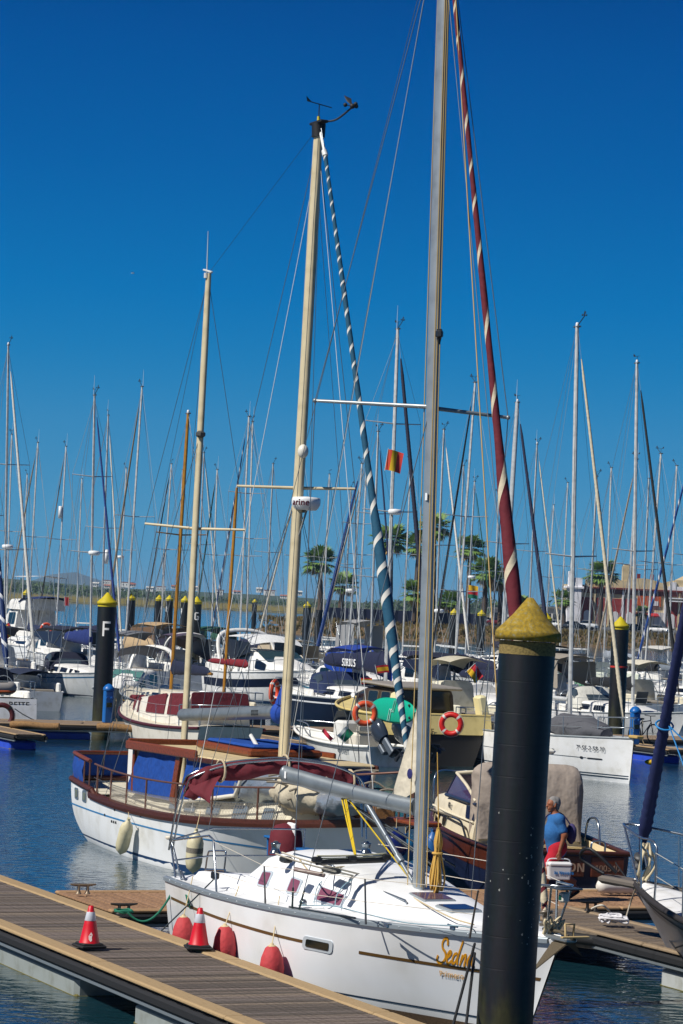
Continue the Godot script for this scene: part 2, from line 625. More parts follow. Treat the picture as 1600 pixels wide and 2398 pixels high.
# ---------- piles ----------
func bend(mesh: Mesh, r: float) -> ArrayMesh:     # wraps flat lettering round a cylinder of radius r
	var arr: Array = mesh.surface_get_arrays(0)
	var v: PackedVector3Array = arr[Mesh.ARRAY_VERTEX]
	var idx = arr[Mesh.ARRAY_INDEX]
	var st := S()
	flat(st)
	var order: Array = range(v.size()) if idx == null or idx.size() == 0 else Array(idx)
	for i in order:
		var p: Vector3 = v[i]
		var q := p.x / r
		st.add_vertex(Vector3(sin(q) * (r + p.z + 0.003), p.y, cos(q) * (r + p.z + 0.003)))
	st.generate_normals()
	return st.commit()

func pile(at: Vector3, top: float, r: float, label: String, o := {}) -> Node3D:
	var p := thing("mooring_pile", label, "pile", at, o.get("turn", 0.0), "black mooring piles with yellow caps")
	p.rotation.z = o.get("lean", 0.0)
	var n: int = o.get("n", 20)
	var st := S()
	soft(st)
	var nz := FastNoiseLite.new()
	nz.seed = int(at.x * 10.0)
	nz.frequency = 1.2
	var hs := []
	var y := -0.6
	var seam := 0
	while y < top:
		hs.append([y, 0.0])
		if o.get("seams", false) and y > 0.9:
			seam += 1
			if seam % 4 == 0:
				hs.append([y + 0.010, -0.0012]); hs.append([y + 0.020, 0.0])
		y += o.get("step", 0.3)
	hs.append([top, 0.0])
	var weed: float = o.get("weed", 1.2)
	var colour := func(q: float, yy: float) -> Color:
		var k: float = clampf((weed + 0.45 * nz.get_noise_3d(cos(q) * 1.5, yy * 0.8, sin(q) * 1.5) * 2.0 - yy) / 0.5, 0.0, 1.0)
		var low: float = clampf((0.55 + 0.3 * nz.get_noise_3d(cos(q), yy * 2.0, sin(q) + 7.0) - yy) / 0.3, 0.0, 1.0)
		var b := Color(0.0075, 0.0095, 0.0125) * (1.0 + 0.5 * nz.get_noise_3d(cos(q) * 4.0, yy * 0.35, sin(q) * 4.0))
		return b.lerp(Color(0.040, 0.042, 0.012), k).lerp(Color(0.11, 0.10, 0.05), low * o.get("mud", 0.5))
	for i in hs.size() - 1:
		soft(st)
		for j in n:
			var q0 := TAU * j / n
			var q1 := TAU * (j + 1) / n
			var c := []
			for e in [[q0, i], [q1, i], [q1, i + 1], [q0, i + 1]]:
				var h: Array = hs[e[1]]
				c.append([Vector3(cos(e[0]) * (r + h[1]), h[0], sin(e[0]) * (r + h[1])), colour.call(e[0], h[0])])
			for k in [0, 1, 2, 0, 2, 3]:
				st.set_color(c[k][1])
				st.add_vertex(c[k][0])
	var bm := StandardMaterial3D.new()
	bm.vertex_color_use_as_albedo = true
	bm.roughness = 0.5
	bm.albedo_texture = noise_tex("sleeve", 0.03, [[0.0, grey(0.62)], [0.4, grey(0.86)], [0.75, grey(0.95)], [0.86, grey(1.0)], [1.0, grey(1.0)]], 6)
	bm.uv1_triplanar = true
	bm.uv1_scale = Vector3(1.6, 0.5, 1.6)
	bm.cull_mode = BaseMaterial3D.CULL_DISABLED
	if not mats.has("pile"): mats["pile"] = bm
	part("sleeve", st, mats["pile"], p)
	var cm: Material = o.get("cap", M("#bfae0c", 0.6, 0.0, "stain", 0.8))
	var ov: float = o.get("over", 1.06)
	st = S()
	lathe(st, [[r * 1.01, top - 0.02], [r * 1.01, top + 0.12]], Transform3D.IDENTITY, n)
	part("collar", st, o.get("neck_mat", cm), p)
	st = S()
	var ck: float = o.get("cone", 0.82)
	var ct: float = top + o.get("neck", 0.05)
	lathe(st, [[r * ov * 0.9, ct + 0.01], [r * ov * 1.01, ct], [r * ov, ct + 0.09], [r * ov * 0.965, ct + 0.105], [r * ov * 0.5, ct + 0.105 + 0.19 * ck], [0.035, ct + 0.105 + 0.395 * ck], [0.004, ct + 0.105 + 0.40 * ck]], Transform3D.IDENTITY, n)
	part("cap", st, cm, p)
	if o.has("mark"):
		var k: float = o.get("mark_h", 0.5)
		var bars: Array = {"F": [[-0.24, -0.11, 0.0, 1.0], [-0.11, 0.30, 0.86, 1.0], [-0.11, 0.20, 0.42, 0.56]], "I": [[-0.07, 0.07, 0.0, 1.0]], "G": [[-0.30, -0.16, 0.12, 0.88], [-0.24, 0.26, 0.86, 1.0], [-0.24, 0.26, 0.0, 0.14], [0.14, 0.28, 0.0, 0.5], [0.02, 0.28, 0.40, 0.52]]}[o.mark]
		st = S()
		for b in bars:
			sheet(st, 6, 1, func(u: float, v: float) -> Vector3:
				var q: float = lerpf(b[0], b[1], u) * k / r
				return Vector3(sin(q) * (r + 0.006), top - o.get("mark_down", 1.05) + lerpf(b[2], b[3], v) * k, cos(q) * (r + 0.006)))
		var l := part("painted_letter", st, M("#e8e8e4", 0.6), p)
		l.rotation.y = o.get("mark_turn", 0.0)
	return p

func build_piles() -> void:
	var lichen := StandardMaterial3D.new()
	lichen.albedo_texture = noise_tex("lichen", 0.022, [[0.0, Color(0.36, 0.33, 0.20)], [0.34, Color(0.56, 0.48, 0.18)], [0.48, Color(0.68, 0.56, 0.14)], [0.64, Color(0.72, 0.60, 0.13)], [0.74, Color(0.64, 0.59, 0.38)], [1.0, Color(0.76, 0.73, 0.62)]], 8)
	lichen.uv1_triplanar = true
	lichen.uv1_scale = Vector3.ONE * 1.3
	lichen.roughness = 0.95
	lichen.albedo_color = Color(0.86, 0.86, 0.86)
	lichen.cull_mode = BaseMaterial3D.CULL_DISABLED
	var a := base_x(1174, 0.0, 29.4)
	var big := pile(Vector3(a.x, 0, a.z), 4.56, 0.302, "tall black pile with lichened yellow cap standing in front of the white yacht's bow", {"n": 40, "cap": lichen, "cone": 0.9, "neck_mat": M("#93804a", 0.9, 0.0, "mottle", 2.0), "seams": true, "over": 1.17, "neck": 0.13, "step": 0.085, "weed": 0.95, "mud": 0.3})
	big.rotation.z = -0.016
	var spots := S()
	flat(spots)
	var pr := RandomNumberGenerator.new()
	pr.seed = 8
	for k in 34:
		var q := PI * 0.5 + pr.randfn(-0.62, 0.14) if k < 24 else PI * 0.5 + pr.randf_range(-1.2, 1.2)
		var y := pr.randf_range(1.3, 3.0)
		var z := pr.randf_range(0.004, 0.014)
		var c := Vector3(cos(q) * 0.3035, y, sin(q) * 0.3035)
		var t := Vector3(-sin(q), 0, cos(q)) * z
		var u := Vector3(0, z * pr.randf_range(0.7, 1.8), 0)
		for e in 3: tri(spots, c + t.rotated(Vector3(cos(q), 0, sin(q)), e * 2.1), c + u * 0.8 - t * 0.4, c - u * 0.9 + t * 0.3)
	var sp := part("bird_droppings", spots, M("#8f928c", 0.9), big)
	sp.set_meta("kind", "stuff")
	var list := [
		[236, 96.0, 0.33, "black pile marked F with a yellow cap above the blue pedestal", {"mark": "F", "mark_h": 0.52, "mark_turn": 0.1, "weed": 1.3, "mud": 0.8}],
		[300, 198.0, 0.33, "slim black pile with one white stroke, just right of the pile marked F", {"mark": "I", "mark_h": 0.45, "mark_turn": -0.75, "mark_down": 0.95}],
		[453, 178.0, 0.33, "black pile marked G behind the beige mizzen mast", {"mark": "G", "mark_h": 0.5, "mark_turn": 0.2}],
		[427, 215.0, 0.33, "slim black pile touching the left side of the pile marked G", {"mark": "I", "mark_h": 0.45, "mark_turn": -0.75, "mark_down": 0.95}],
		[391, 235.0, 0.33, "slim black pile left of the yellow mast, right one of a close pair", {"mark": "I", "mark_h": 0.45, "mark_turn": -0.75, "mark_down": 0.95}],
		[366, 215.0, 0.33, "slim black pile left of the yellow mast, left one of a close pair", {}],
		[57, 210.0, 0.33, "black pile in front of the white flybridge cruiser at far left", {}],
		[593, 375.0, 0.33, "tiny far pile standing alone on the open water", {}],
		[714, 230.0, 0.33, "black yellow capped pile in front of the brown bank, left end", {}],
		[1058, 225.0, 0.33, "black pile right of the tall silver mast, left one of two alike", {}],
		[1122, 225.0, 0.33, "black pile left of the burgundy furled sail's foot, right one of two alike", {}],
		[1272, 165.0, 0.33, "pile whose yellow cap peeks out right of the big lichened cap", {}],
		[1441, 106.0, 0.33, "black pile with a red ring behind the white yacht with a grey cover", {"weed": 1.5}],
	]
	for l in list:
		var b := base_x(l[0], 0.0, l[1])
		var q := pile(Vector3(b.x, 0, b.z), 4.5, l[2], l[3], l[4])
		if l[0] == 1441:
			var s := S()
			lathe(s, [[0.333, 3.0], [0.335, 3.01], [0.335, 3.06], [0.333, 3.07]], Transform3D.IDENTITY, 20, false)
			part("red_ring", s, M("#b02a20", 0.7), q)
	var bb := base_x(742, 0.0, 240.0)
	var bare := S()
	tube(bare, Vector3(bb.x, -0.5, bb.z), Vector3(bb.x, 4.3, bb.z), 0.33, 0.33, 14)
	solo("bare_pile", bare, M("#15191f", 0.6), "black pile without a cap beside the blue furled sail, before the brown bank", "pile")

# ---------- boats: local -Z is the bow, +X starboard, the origin at the stern on the waterline ----------
func beam_at(h: Dictionary, t: float) -> float:
	var tm: float = h.get("tm", 0.42)
	var k: float
	if t < tm: k = lerpf(h.get("tw", 0.7), 1.0, sin(PI * 0.5 * t / tm))
	else:
		var q := (t - tm) / (1.0 - tm)
		k = 1.0 - pow(q, h.get("full", 2.3))
	return max(h.B * 0.5 * k, 0.015)

func sheer_at(h: Dictionary, t: float) -> float:
	var m: float = h.get("fm_at", 0.42)
	var a: float = h.f0 * (t - m) * (t - 1.0) / m
	var b: float = h.f1 * t * (t - 1.0) / (m * (m - 1.0))
	var c: float = h.f2 * t * (t - m) / (1.0 - m)
	return a + b + c

func hp(h: Dictionary, t: float, y: float, side: float) -> Vector3:
	var b := beam_at(h, t)
	var s := sheer_at(h, t)
	var k := y / s
	var wf: float = lerpf(h.get("wf", 0.86), h.get("wf", 0.86) * h.get("bowf", 0.4), smoothstep(0.5, 1.0, t))
	wf = lerpf(h.get("sternf", 1.0) * wf, wf, smoothstep(0.0, 0.35, t))
	var w: float
	if k >= 0.0: w = b * lerpf(wf, 1.0, pow(k, h.get("flare", 0.6)))
	else: w = b * wf * sqrt(max(0.0, 1.0 - pow(y / -0.5, 2)))
	var kk := clampf(k, -0.4, 1.2)
	return Vector3(side * w, y, -lerpf(h.get("sr", 0.2) * pow(maxf(0.0, 1.0 - kk), h.get("srp", 1.0)), h.L - h.get("br", 0.8) * (1.0 - kk), t))

func hull_mesh(h: Dictionary, nt := 28, ny := 8) -> SurfaceTool:
	var st := S()
	var rings := []
	for i in nt + 1:
		var t := float(i) / nt
		t = 1.0 - pow(1.0 - t, 1.25)
		var s := sheer_at(h, t)
		var port := []
		var ring := PackedVector3Array()
		for j in ny + 1:
			var y := lerpf(s, -0.4, float(j) / ny)
			ring.append(hp(h, t, y, -1.0))
		for j in range(ny, -1, -1):
			var y := lerpf(s, -0.4, float(j) / ny)
			ring.append(hp(h, t, y, 1.0))
		rings.append(ring)
	loft(st, rings, false, false)
	flat(st)
	var r: PackedVector3Array = rings[0]
	var m := Vector3.ZERO
	for p in r: m += p
	m /= r.size()
	for j in r.size(): tri(st, m, r[(j + 1) % r.size()], r[j])
	return st

func deck_mesh(h: Dictionary, drop := 0.0, camber := 0.05, t0 := 0.0, t1 := 1.0) -> SurfaceTool:
	var st := S()
	sheet(st, 24, 6, func(u: float, v: float) -> Vector3:
		var t := lerpf(t0, t1, u)
		var s := sheer_at(h, t) - drop
		var p := hp(h, t, s, 1.0)
		var x := lerpf(-1.0, 1.0, v)
		return Vector3(x * (p.x - 0.01), s + camber * (1.0 - x * x), p.z))
	return st

func band(st: SurfaceTool, h: Dictionary, y0: float, y1: float, t0 := 0.0, t1 := 1.0, off := 0.005, rel := false, sides := [-1.0, 1.0], n := 26) -> void:   # a stripe on the topsides
	for side in sides:
		soft(st)
		for i in n:
			var q := []
			for e in [[i, y0], [i + 1, y0], [i + 1, y1], [i, y1]]:
				var t := lerpf(t0, t1, float(e[0]) / n)
				t = 1.0 - pow(1.0 - t, 1.15)
				var y: float = sheer_at(h, t) - e[1] if rel else e[1]
				q.append(hp(h, t, y, side) + Vector3(side * off, 0, 0))
			quad(st, q[0], q[1], q[2], q[3])

func rail_line(h: Dictionary, side: float, t0: float, t1: float, up: float, inset := 0.0, n := 20, rel := true) -> Array:
	var out := []
	for i in n + 1:
		var t := lerpf(t0, t1, float(i) / n)
		var y := (sheer_at(h, t) if rel else 0.0)
		var p := hp(h, t, y if rel else up, side)
		if rel: p.y += up
		p.x -= side * inset
		out.append(p)
	return out

func hull_panel(st: SurfaceTool, h: Dictionary, t0: float, t1: float, y0: float, y1: float, off: float, side := 1.0, rnd := 0.2, asp := 1.6) -> void:
	var a := hp(h, t0, y0, side)
	var b := hp(h, t1, y0, side)
	var c := hp(h, t1, y1, side)
	var d := hp(h, t0, y1, side)
	if side > 0.0: patch(st, a, b, c, d, off, rnd, asp)
	else: patch(st, b, a, d, c, off, rnd, asp)

# cabin trunk: stations of [t, half width, base, top]
func cab_ring(h: Dictionary, c: Array, lean: float) -> PackedVector3Array:
	var z: float = -h.L * c[0]
	var w: float = c[1]
	var b: float = c[2]
	var t: float = c[3]
	var hh := t - b
	var half := [[w, b], [w * (1.0 - lean * 0.45), b + hh * 0.45], [w * (1.0 - lean * 0.85), t - 0.22 * hh], [w * (1.0 - lean) - 0.05, t - 0.05 * hh], [w * 0.72 * (1.0 - lean), t + 0.012], [w * 0.3, t + 0.035]]
	var ring := PackedVector3Array()
	for p in half: ring.append(Vector3(p[0], p[1], z))
	for i in range(half.size() - 1, -1, -1): ring.append(Vector3(-half[i][0], half[i][1], z))
	return ring

func cab_mesh(h: Dictionary, stations: Array, lean := 0.16) -> SurfaceTool:
	var st := S()
	var rings := []
	for c in stations: rings.append(cab_ring(h, c, lean))
	loft(st, rings, false, true)
	return st

func cab_wall(h: Dictionary, stations: Array, t: float, k: float, side: float, lean := 0.16) -> Vector3:
	for i in stations.size() - 1:
		if t <= stations[i + 1][0] or i == stations.size() - 2:
			var q := clampf((t - stations[i][0]) / max(stations[i + 1][0] - stations[i][0], 1e-4), 0.0, 1.0)
			var w := lerpf(stations[i][1], stations[i + 1][1], q)
			var b := lerpf(stations[i][2], stations[i + 1][2], q)
			var tp := lerpf(stations[i][3], stations[i + 1][3], q)
			return Vector3(side * w * (1.0 - lean * k), lerpf(b, tp, k), -h.L * t)
	return Vector3.ZERO

func cab_window(o: Node3D, h: Dictionary, stations: Array, t0: float, t1: float, k0: float, k1: float, side: float, frame: Material, pane: Material, fr := 0.02, lean := 0.16, slant := 0.0, rnd := 0.22) -> void:
	var q := []
	for e in [[t0, k0], [t1, k0], [t1, k1], [t0, k1]]:
		q.append(cab_wall(h, stations, e[0] + (slant if e[1] == k1 else 0.0), e[1], side, lean))
	if side < 0.0: q = [q[1], q[0], q[3], q[2]]
	var c: Vector3 = (q[0] + q[1] + q[2] + q[3]) * 0.25
	var wide: float = (q[1] - q[0]).length()
	var high: float = (q[3] - q[0]).length()
	var asp: float = wide / max(high, 0.01)
	var s := S()
	patch(s, q[0], q[1], q[2], q[3], 0.016, rnd / max(asp, 1.0), asp)
	var f := part("window", s, frame, o)
	s = S()
	var g := []
	for p in q:
		var d: Vector3 = p - c
		g.append(c + d * (1.0 - fr / max(d.length(), 0.02)))
	patch(s, g[0], g[1], g[2], g[3], 0.021, rnd / max(asp, 1.0), asp)
	part("pane", s, pane, f)

func hatch(o: Node3D, c: Vector3, w: float, l: float, tilt: float, pane: Material) -> void:
	var b := Basis(Vector3.RIGHT, tilt)
	var s := S()
	box(s, c, Vector3(w, 0.05, l), b, 0.015)
	var f := part("hatch", s, M("#a9b2b6", 0.4, 0.5), o)
	s = S()
	box(s, c + b * Vector3(0, 0.027, 0), Vector3(w - 0.07, 0.012, l - 0.07), b, 0.004)
	part("pane", s, pane, f)

func winch(o: Node3D, at: Vector3, k := 1.0) -> void:
	var s := S()
	lathe(s, [[0.075 * k, 0.0], [0.075 * k, 0.02], [0.06 * k, 0.03], [0.05 * k, 0.07], [0.062 * k, 0.12], [0.066 * k, 0.135], [0.04 * k, 0.14], [0.025 * k, 0.16]], Transform3D(Basis.IDENTITY, at), 14)
	part("winch", s, M("#8d979d", 0.18, 0.9), o)

func stanchions(o: Node3D, h: Dictionary, ts: Array, up: float, m: Material, wire: Material, wr := 0.004, sides := [-1.0, 1.0], levels := [1.0, 0.52], sr := 0.013) -> void:
	for side in sides:
		var tops := []
		for t in ts:
			var p := hp(h, t, sheer_at(h, t), side)
			p.x -= side * 0.06
			var s := S()
			tube(s, p, p + Vector3(side * 0.02, up, 0), sr, sr * 0.8, 7)
			part("stanchion", s, m, o)
			tops.append(p)
		for lv in levels:
			var s := S()
			var pts := []
			for p in tops: pts.append(p + Vector3(side * 0.02 * lv, up * lv, 0))
			path(s, pts, wr, 5)
			part("lifeline", s, wire, o)

func pushpit(o: Node3D, h: Dictionary, t1: float, up: float, m: Material, r := 0.014, levels := [1.0, 0.5]) -> void:
	var s := S()
	var t0 := 0.015
	for lv in levels:
		var pts := []
		for t in [t1, t1 * 0.5, t0]:
			var p := hp(h, t, sheer_at(h, t), 1.0)
			pts.append(p + Vector3(-0.07, up * lv, 0))
		for t in [t0, t1 * 0.5, t1]:
			var p := hp(h, t, sheer_at(h, t), -1.0)
			pts.append(p + Vector3(0.07, up * lv, 0))
		path(s, pts, r, 7)
	for side in [-1.0, 1.0]:
		for t in [t0, t1]:
			var p := hp(h, t, sheer_at(h, t), side)
			p.x -= side * 0.07
			tube(s, p, p + Vector3(0, up, 0), r, r, 7)
	part("pushpit", s, m, o)

func pulpit(o: Node3D, h: Dictionary, t0: float, up: float, m: Material, r := 0.014) -> void:
	var s := S()
	var nose := hp(h, 1.0, sheer_at(h, 1.0), 0.0)
	for lv in [1.0, 0.5]:
		var pts := []
		for side in [1.0, -1.0]:
			var a := hp(h, t0, sheer_at(h, t0), side) + Vector3(-side * 0.05, up * lv, 0)
			var b := nose + Vector3(side * 0.16, up * lv * 1.02, 0.12 if lv == 1.0 else 0.3)
			if side > 0.0: pts.append_array([a, a.lerp(b, 0.5) + Vector3(0.02, 0, 0), b])
			else: pts.append_array([b, a.lerp(b, 0.5) + Vector3(-0.02, 0, 0), a])
		path(s, curve(pts, 5), r, 7)
	for side in [1.0, -1.0]:
		var a := hp(h, t0, sheer_at(h, t0), side) + Vector3(-side * 0.05, 0, 0)
		tube(s, a, a + Vector3(0, up, 0), r, r, 7)
		var t2 := lerpf(t0, 1.0, 0.7)
		a = hp(h, t2, sheer_at(h, t2), side) + Vector3(-side * 0.03, 0, 0)
		tube(s, a, a + Vector3(0, up, 0.02), r, r, 7)
	part("pulpit", s, m, o)

func mast_part(o: Node3D, a: Vector3, b: Vector3, w: float, m: Material, n := 14) -> MeshInstance3D:   # oval section, a sail track aft
	var s := S()
	var f := frame_of(b - a)
	var aft := Vector3(0, 0, 1)
	aft = (aft - f.y * aft.dot(f.y)).normalized()
	var side := aft.cross(f.y).normalized()
	var rings := []
	for e in [[a, 1.0], [a.lerp(b, 0.86), 1.0], [b, 0.8]]:
		var ring := PackedVector3Array()
		for j in n:
			var q := TAU * j / n
			ring.append(e[0] + (aft * cos(q) * 0.62 + side * sin(q) * 0.42) * w * e[1])
		rings.append(ring)
	loft(s, rings, true, true)
	return part("mast", s, m, o)

func masthead(o: Node3D, top: Vector3, k: float, kind: int) -> void:     # antenna, wind vane, anemometer, light
	var dark := M("#1c1f24", 0.6)
	var s := S()
	if kind & 1:
		tube(s, top + Vector3(0.05, 0, 0), top + Vector3(0.05, 0.95 * k, 0), 0.012 * k, 0.006 * k, 5)
		part("antenna", s, M("#c9ced0", 0.5), o)
	s = S()
	if kind & 2:
		path(s, [top, top + Vector3(0, 0.1, -0.12) * k, top + Vector3(0, 0.3, -0.42) * k], 0.016 * k, 5)
		for a in 3:
			var q := TAU * a / 3.0
			ball(s, top + Vector3(0.07 * cos(q), 0.33, -0.42 + 0.07 * sin(q)) * k, Vector3.ONE * 0.032 * k, 6, 4)
		quad(s, top + Vector3(0, 0.3, -0.42) * k, top + Vector3(0, 0.42, -0.52) * k, top + Vector3(0.01, 0.47, -0.44) * k, top + Vector3(0.01, 0.34, -0.38) * k)
		part("wind_sensor", s, dark, o)
	s = S()
	if kind & 4:
		tube(s, top, top + Vector3(0, 0.28, 0) * k, 0.010 * k, 0.010 * k, 5)
		tube(s, top + Vector3(0.02, 0.28, -0.25) * k, top + Vector3(-0.02, 0.28, 0.28) * k, 0.009 * k, 0.009 * k, 5)
		flat(s)
		quad(s, top + Vector3(0, 0.28, 0.12) * k, top + Vector3(0, 0.28, 0.28) * k, top + Vector3(0, 0.38, 0.32) * k, top + Vector3(0, 0.36, 0.2) * k)
		part("wind_vane", s, dark, o)
	s = S()
	if kind & 8:
		lathe(s, [[0.05, -0.02], [0.055, 0.0], [0.055, 0.1], [0.04, 0.13]], Transform3D(Basis.from_scale(Vector3.ONE * k), top), 8)
		part("masthead_light", s, M("#d9dde0", 0.3), o)
	s = S()
	box(s, top, Vector3(0.10, 0.05, 0.34) * k, Basis.IDENTITY, 0.01)
	part("masthead_fitting", s, M("#5c6468", 0.5, 0.5), o)

func furled(o: Node3D, a: Vector3, b: Vector3, r: float, m: Material, stripe: Material = null, strip_w := 0.16, pitch := 0.9, fat := 1.0, called := "furled_sail") -> void:
	# a rolled headsail from deck fitting a to masthead b: fullest low down, thin at the head
	var s := S()
	var s2 := S()
	var len := (b - a).length()
	var f := frame_of(b - a)
	var n := 16
	var steps := int(clampf(len * 7.0, 20, 130))
	var rings := []
	for i in steps + 1:
		var t := float(i) / steps
		var rr := r * (0.30 + 0.70 * smoothstep(0.0, 0.10, t)) * (1.0 - 0.45 * t) * fat
		if t > 0.95: rr *= lerpf(1.0, 0.45, (t - 0.95) / 0.05)
		rr *= 1.0 + 0.02 * sin(t * len * 2.1)
		var tw := TAU * t * len / pitch
		var ring := PackedVector3Array()
		for j in n:
			var q := TAU * j / n + tw
			ring.append(a.lerp(b, t) + (f.x * cos(q) + f.z * sin(q)) * rr * (1.0 + 0.02 * cos(3.0 * (q - tw))))
		rings.append(ring)
	var cut := int(n * strip_w) if stripe else 0
	soft(s)
	var g1 := sg
	for i in steps:
		for j in n:
			var k := (j + 1) % n
			var d: SurfaceTool = s2 if j < cut else s
			quad(d, rings[i][j], rings[i][k], rings[i + 1][k], rings[i + 1][j])
	var p := part(called, s, m, o)
	if stripe: part("sail_edge_strip", s2, stripe, p)

func wire(o: Node3D, a: Vector3, b: Vector3, r: float, m: Material, called := "shroud") -> void:
	var s := S()
	tube(s, a, b, r, r, 4, false)
	part(called, s, m, o)

func sail_cover(o: Node3D, a: Vector3, b: Vector3, r: float, m: Material, called := "boom_cover") -> MeshInstance3D:   # a is at the mast
	var s := S()
	var f := frame_of(b - a)
	var up := Vector3.UP
	var rings := []
	var side := (b - a).cross(up).normalized()
	for i in 15:
		var t := i / 14.0
		var hh := r * lerpf(1.9, 0.9, pow(t, 0.7)) * (0.3 if i == 0 or i == 14 else 1.0) * (1.0 + 0.07 * sin(i * 2.3))
		var ww := r * lerpf(0.8, 0.55, t) * (1.0 + 0.08 * sin(i * 1.7 + 1.0)) * (0.3 if i == 0 or i == 14 else 1.0)
		var c := a.lerp(b, t) + up * hh * 0.35
		var ring := PackedVector3Array()
		for j in 12:
			var q := TAU * j / 12
			ring.append(c + side * cos(q) * ww * (1.0 - 0.25 * sin(q)) + up * sin(q) * hh)
		rings.append(ring)
	loft(s, rings, true, true)
	return part(called, s, m, o)

func radar(o: Node3D, at: Vector3, r := 0.28) -> MeshInstance3D:
	var s := S()
	lathe(s, [[r * 0.5, -r * 0.42], [r * 0.86, -r * 0.36], [r, -r * 0.1], [r * 0.99, r * 0.2], [r * 0.86, r * 0.34], [0.01, r * 0.42]], Transform3D(Basis.IDENTITY, at), 20)
	return part("radar_dome", s, M("#dfe3e4", 0.35), o)

func hood(o: Node3D, h: Dictionary, t0: float, t1: float, w: float, base: float, top: float, m: Material, pane: Material = null, called := "sprayhood") -> void:   # a canvas arch; t1 is its low front
	var s := S()
	var arch := func(u: float, v: float) -> Vector3:
		var q := PI * v
		var hh := (top - base) * (sin(PI * 0.5 * (1.0 - u * 0.95)) if u > 0.45 else 1.0 - 0.03 * u)
		var x := -cos(q)
		x = signf(x) * pow(absf(x), 0.6)
		return Vector3(x * w * (1.0 + 0.06 * u), base + hh * pow(sin(q), 0.45), -lerpf(t0, t1, u) * h.L)
	sheet(s, 8, 14, arch)
	var p := part(called, s, m, o)
	if pane:
		for v in [[0.10, 0.26], [0.40, 0.60], [0.74, 0.90]]:
			var g := S()
			var side: bool = v[0] < 0.35 or v[0] > 0.7
			var u0 := 0.15 if side else 0.6
			var u1 := 0.55 if side else 0.85
			var off := Vector3(0, 0.012, -0.012) if not side else Vector3(-0.014 if v[0] < 0.35 else 0.014, 0.008, 0)
			sheet(g, 3, 3, func(u: float, w2: float) -> Vector3: return arch.call(lerpf(u0, u1, u), lerpf(v[0], v[1], w2)) + off)
			part("hood_window", g, pane, p)

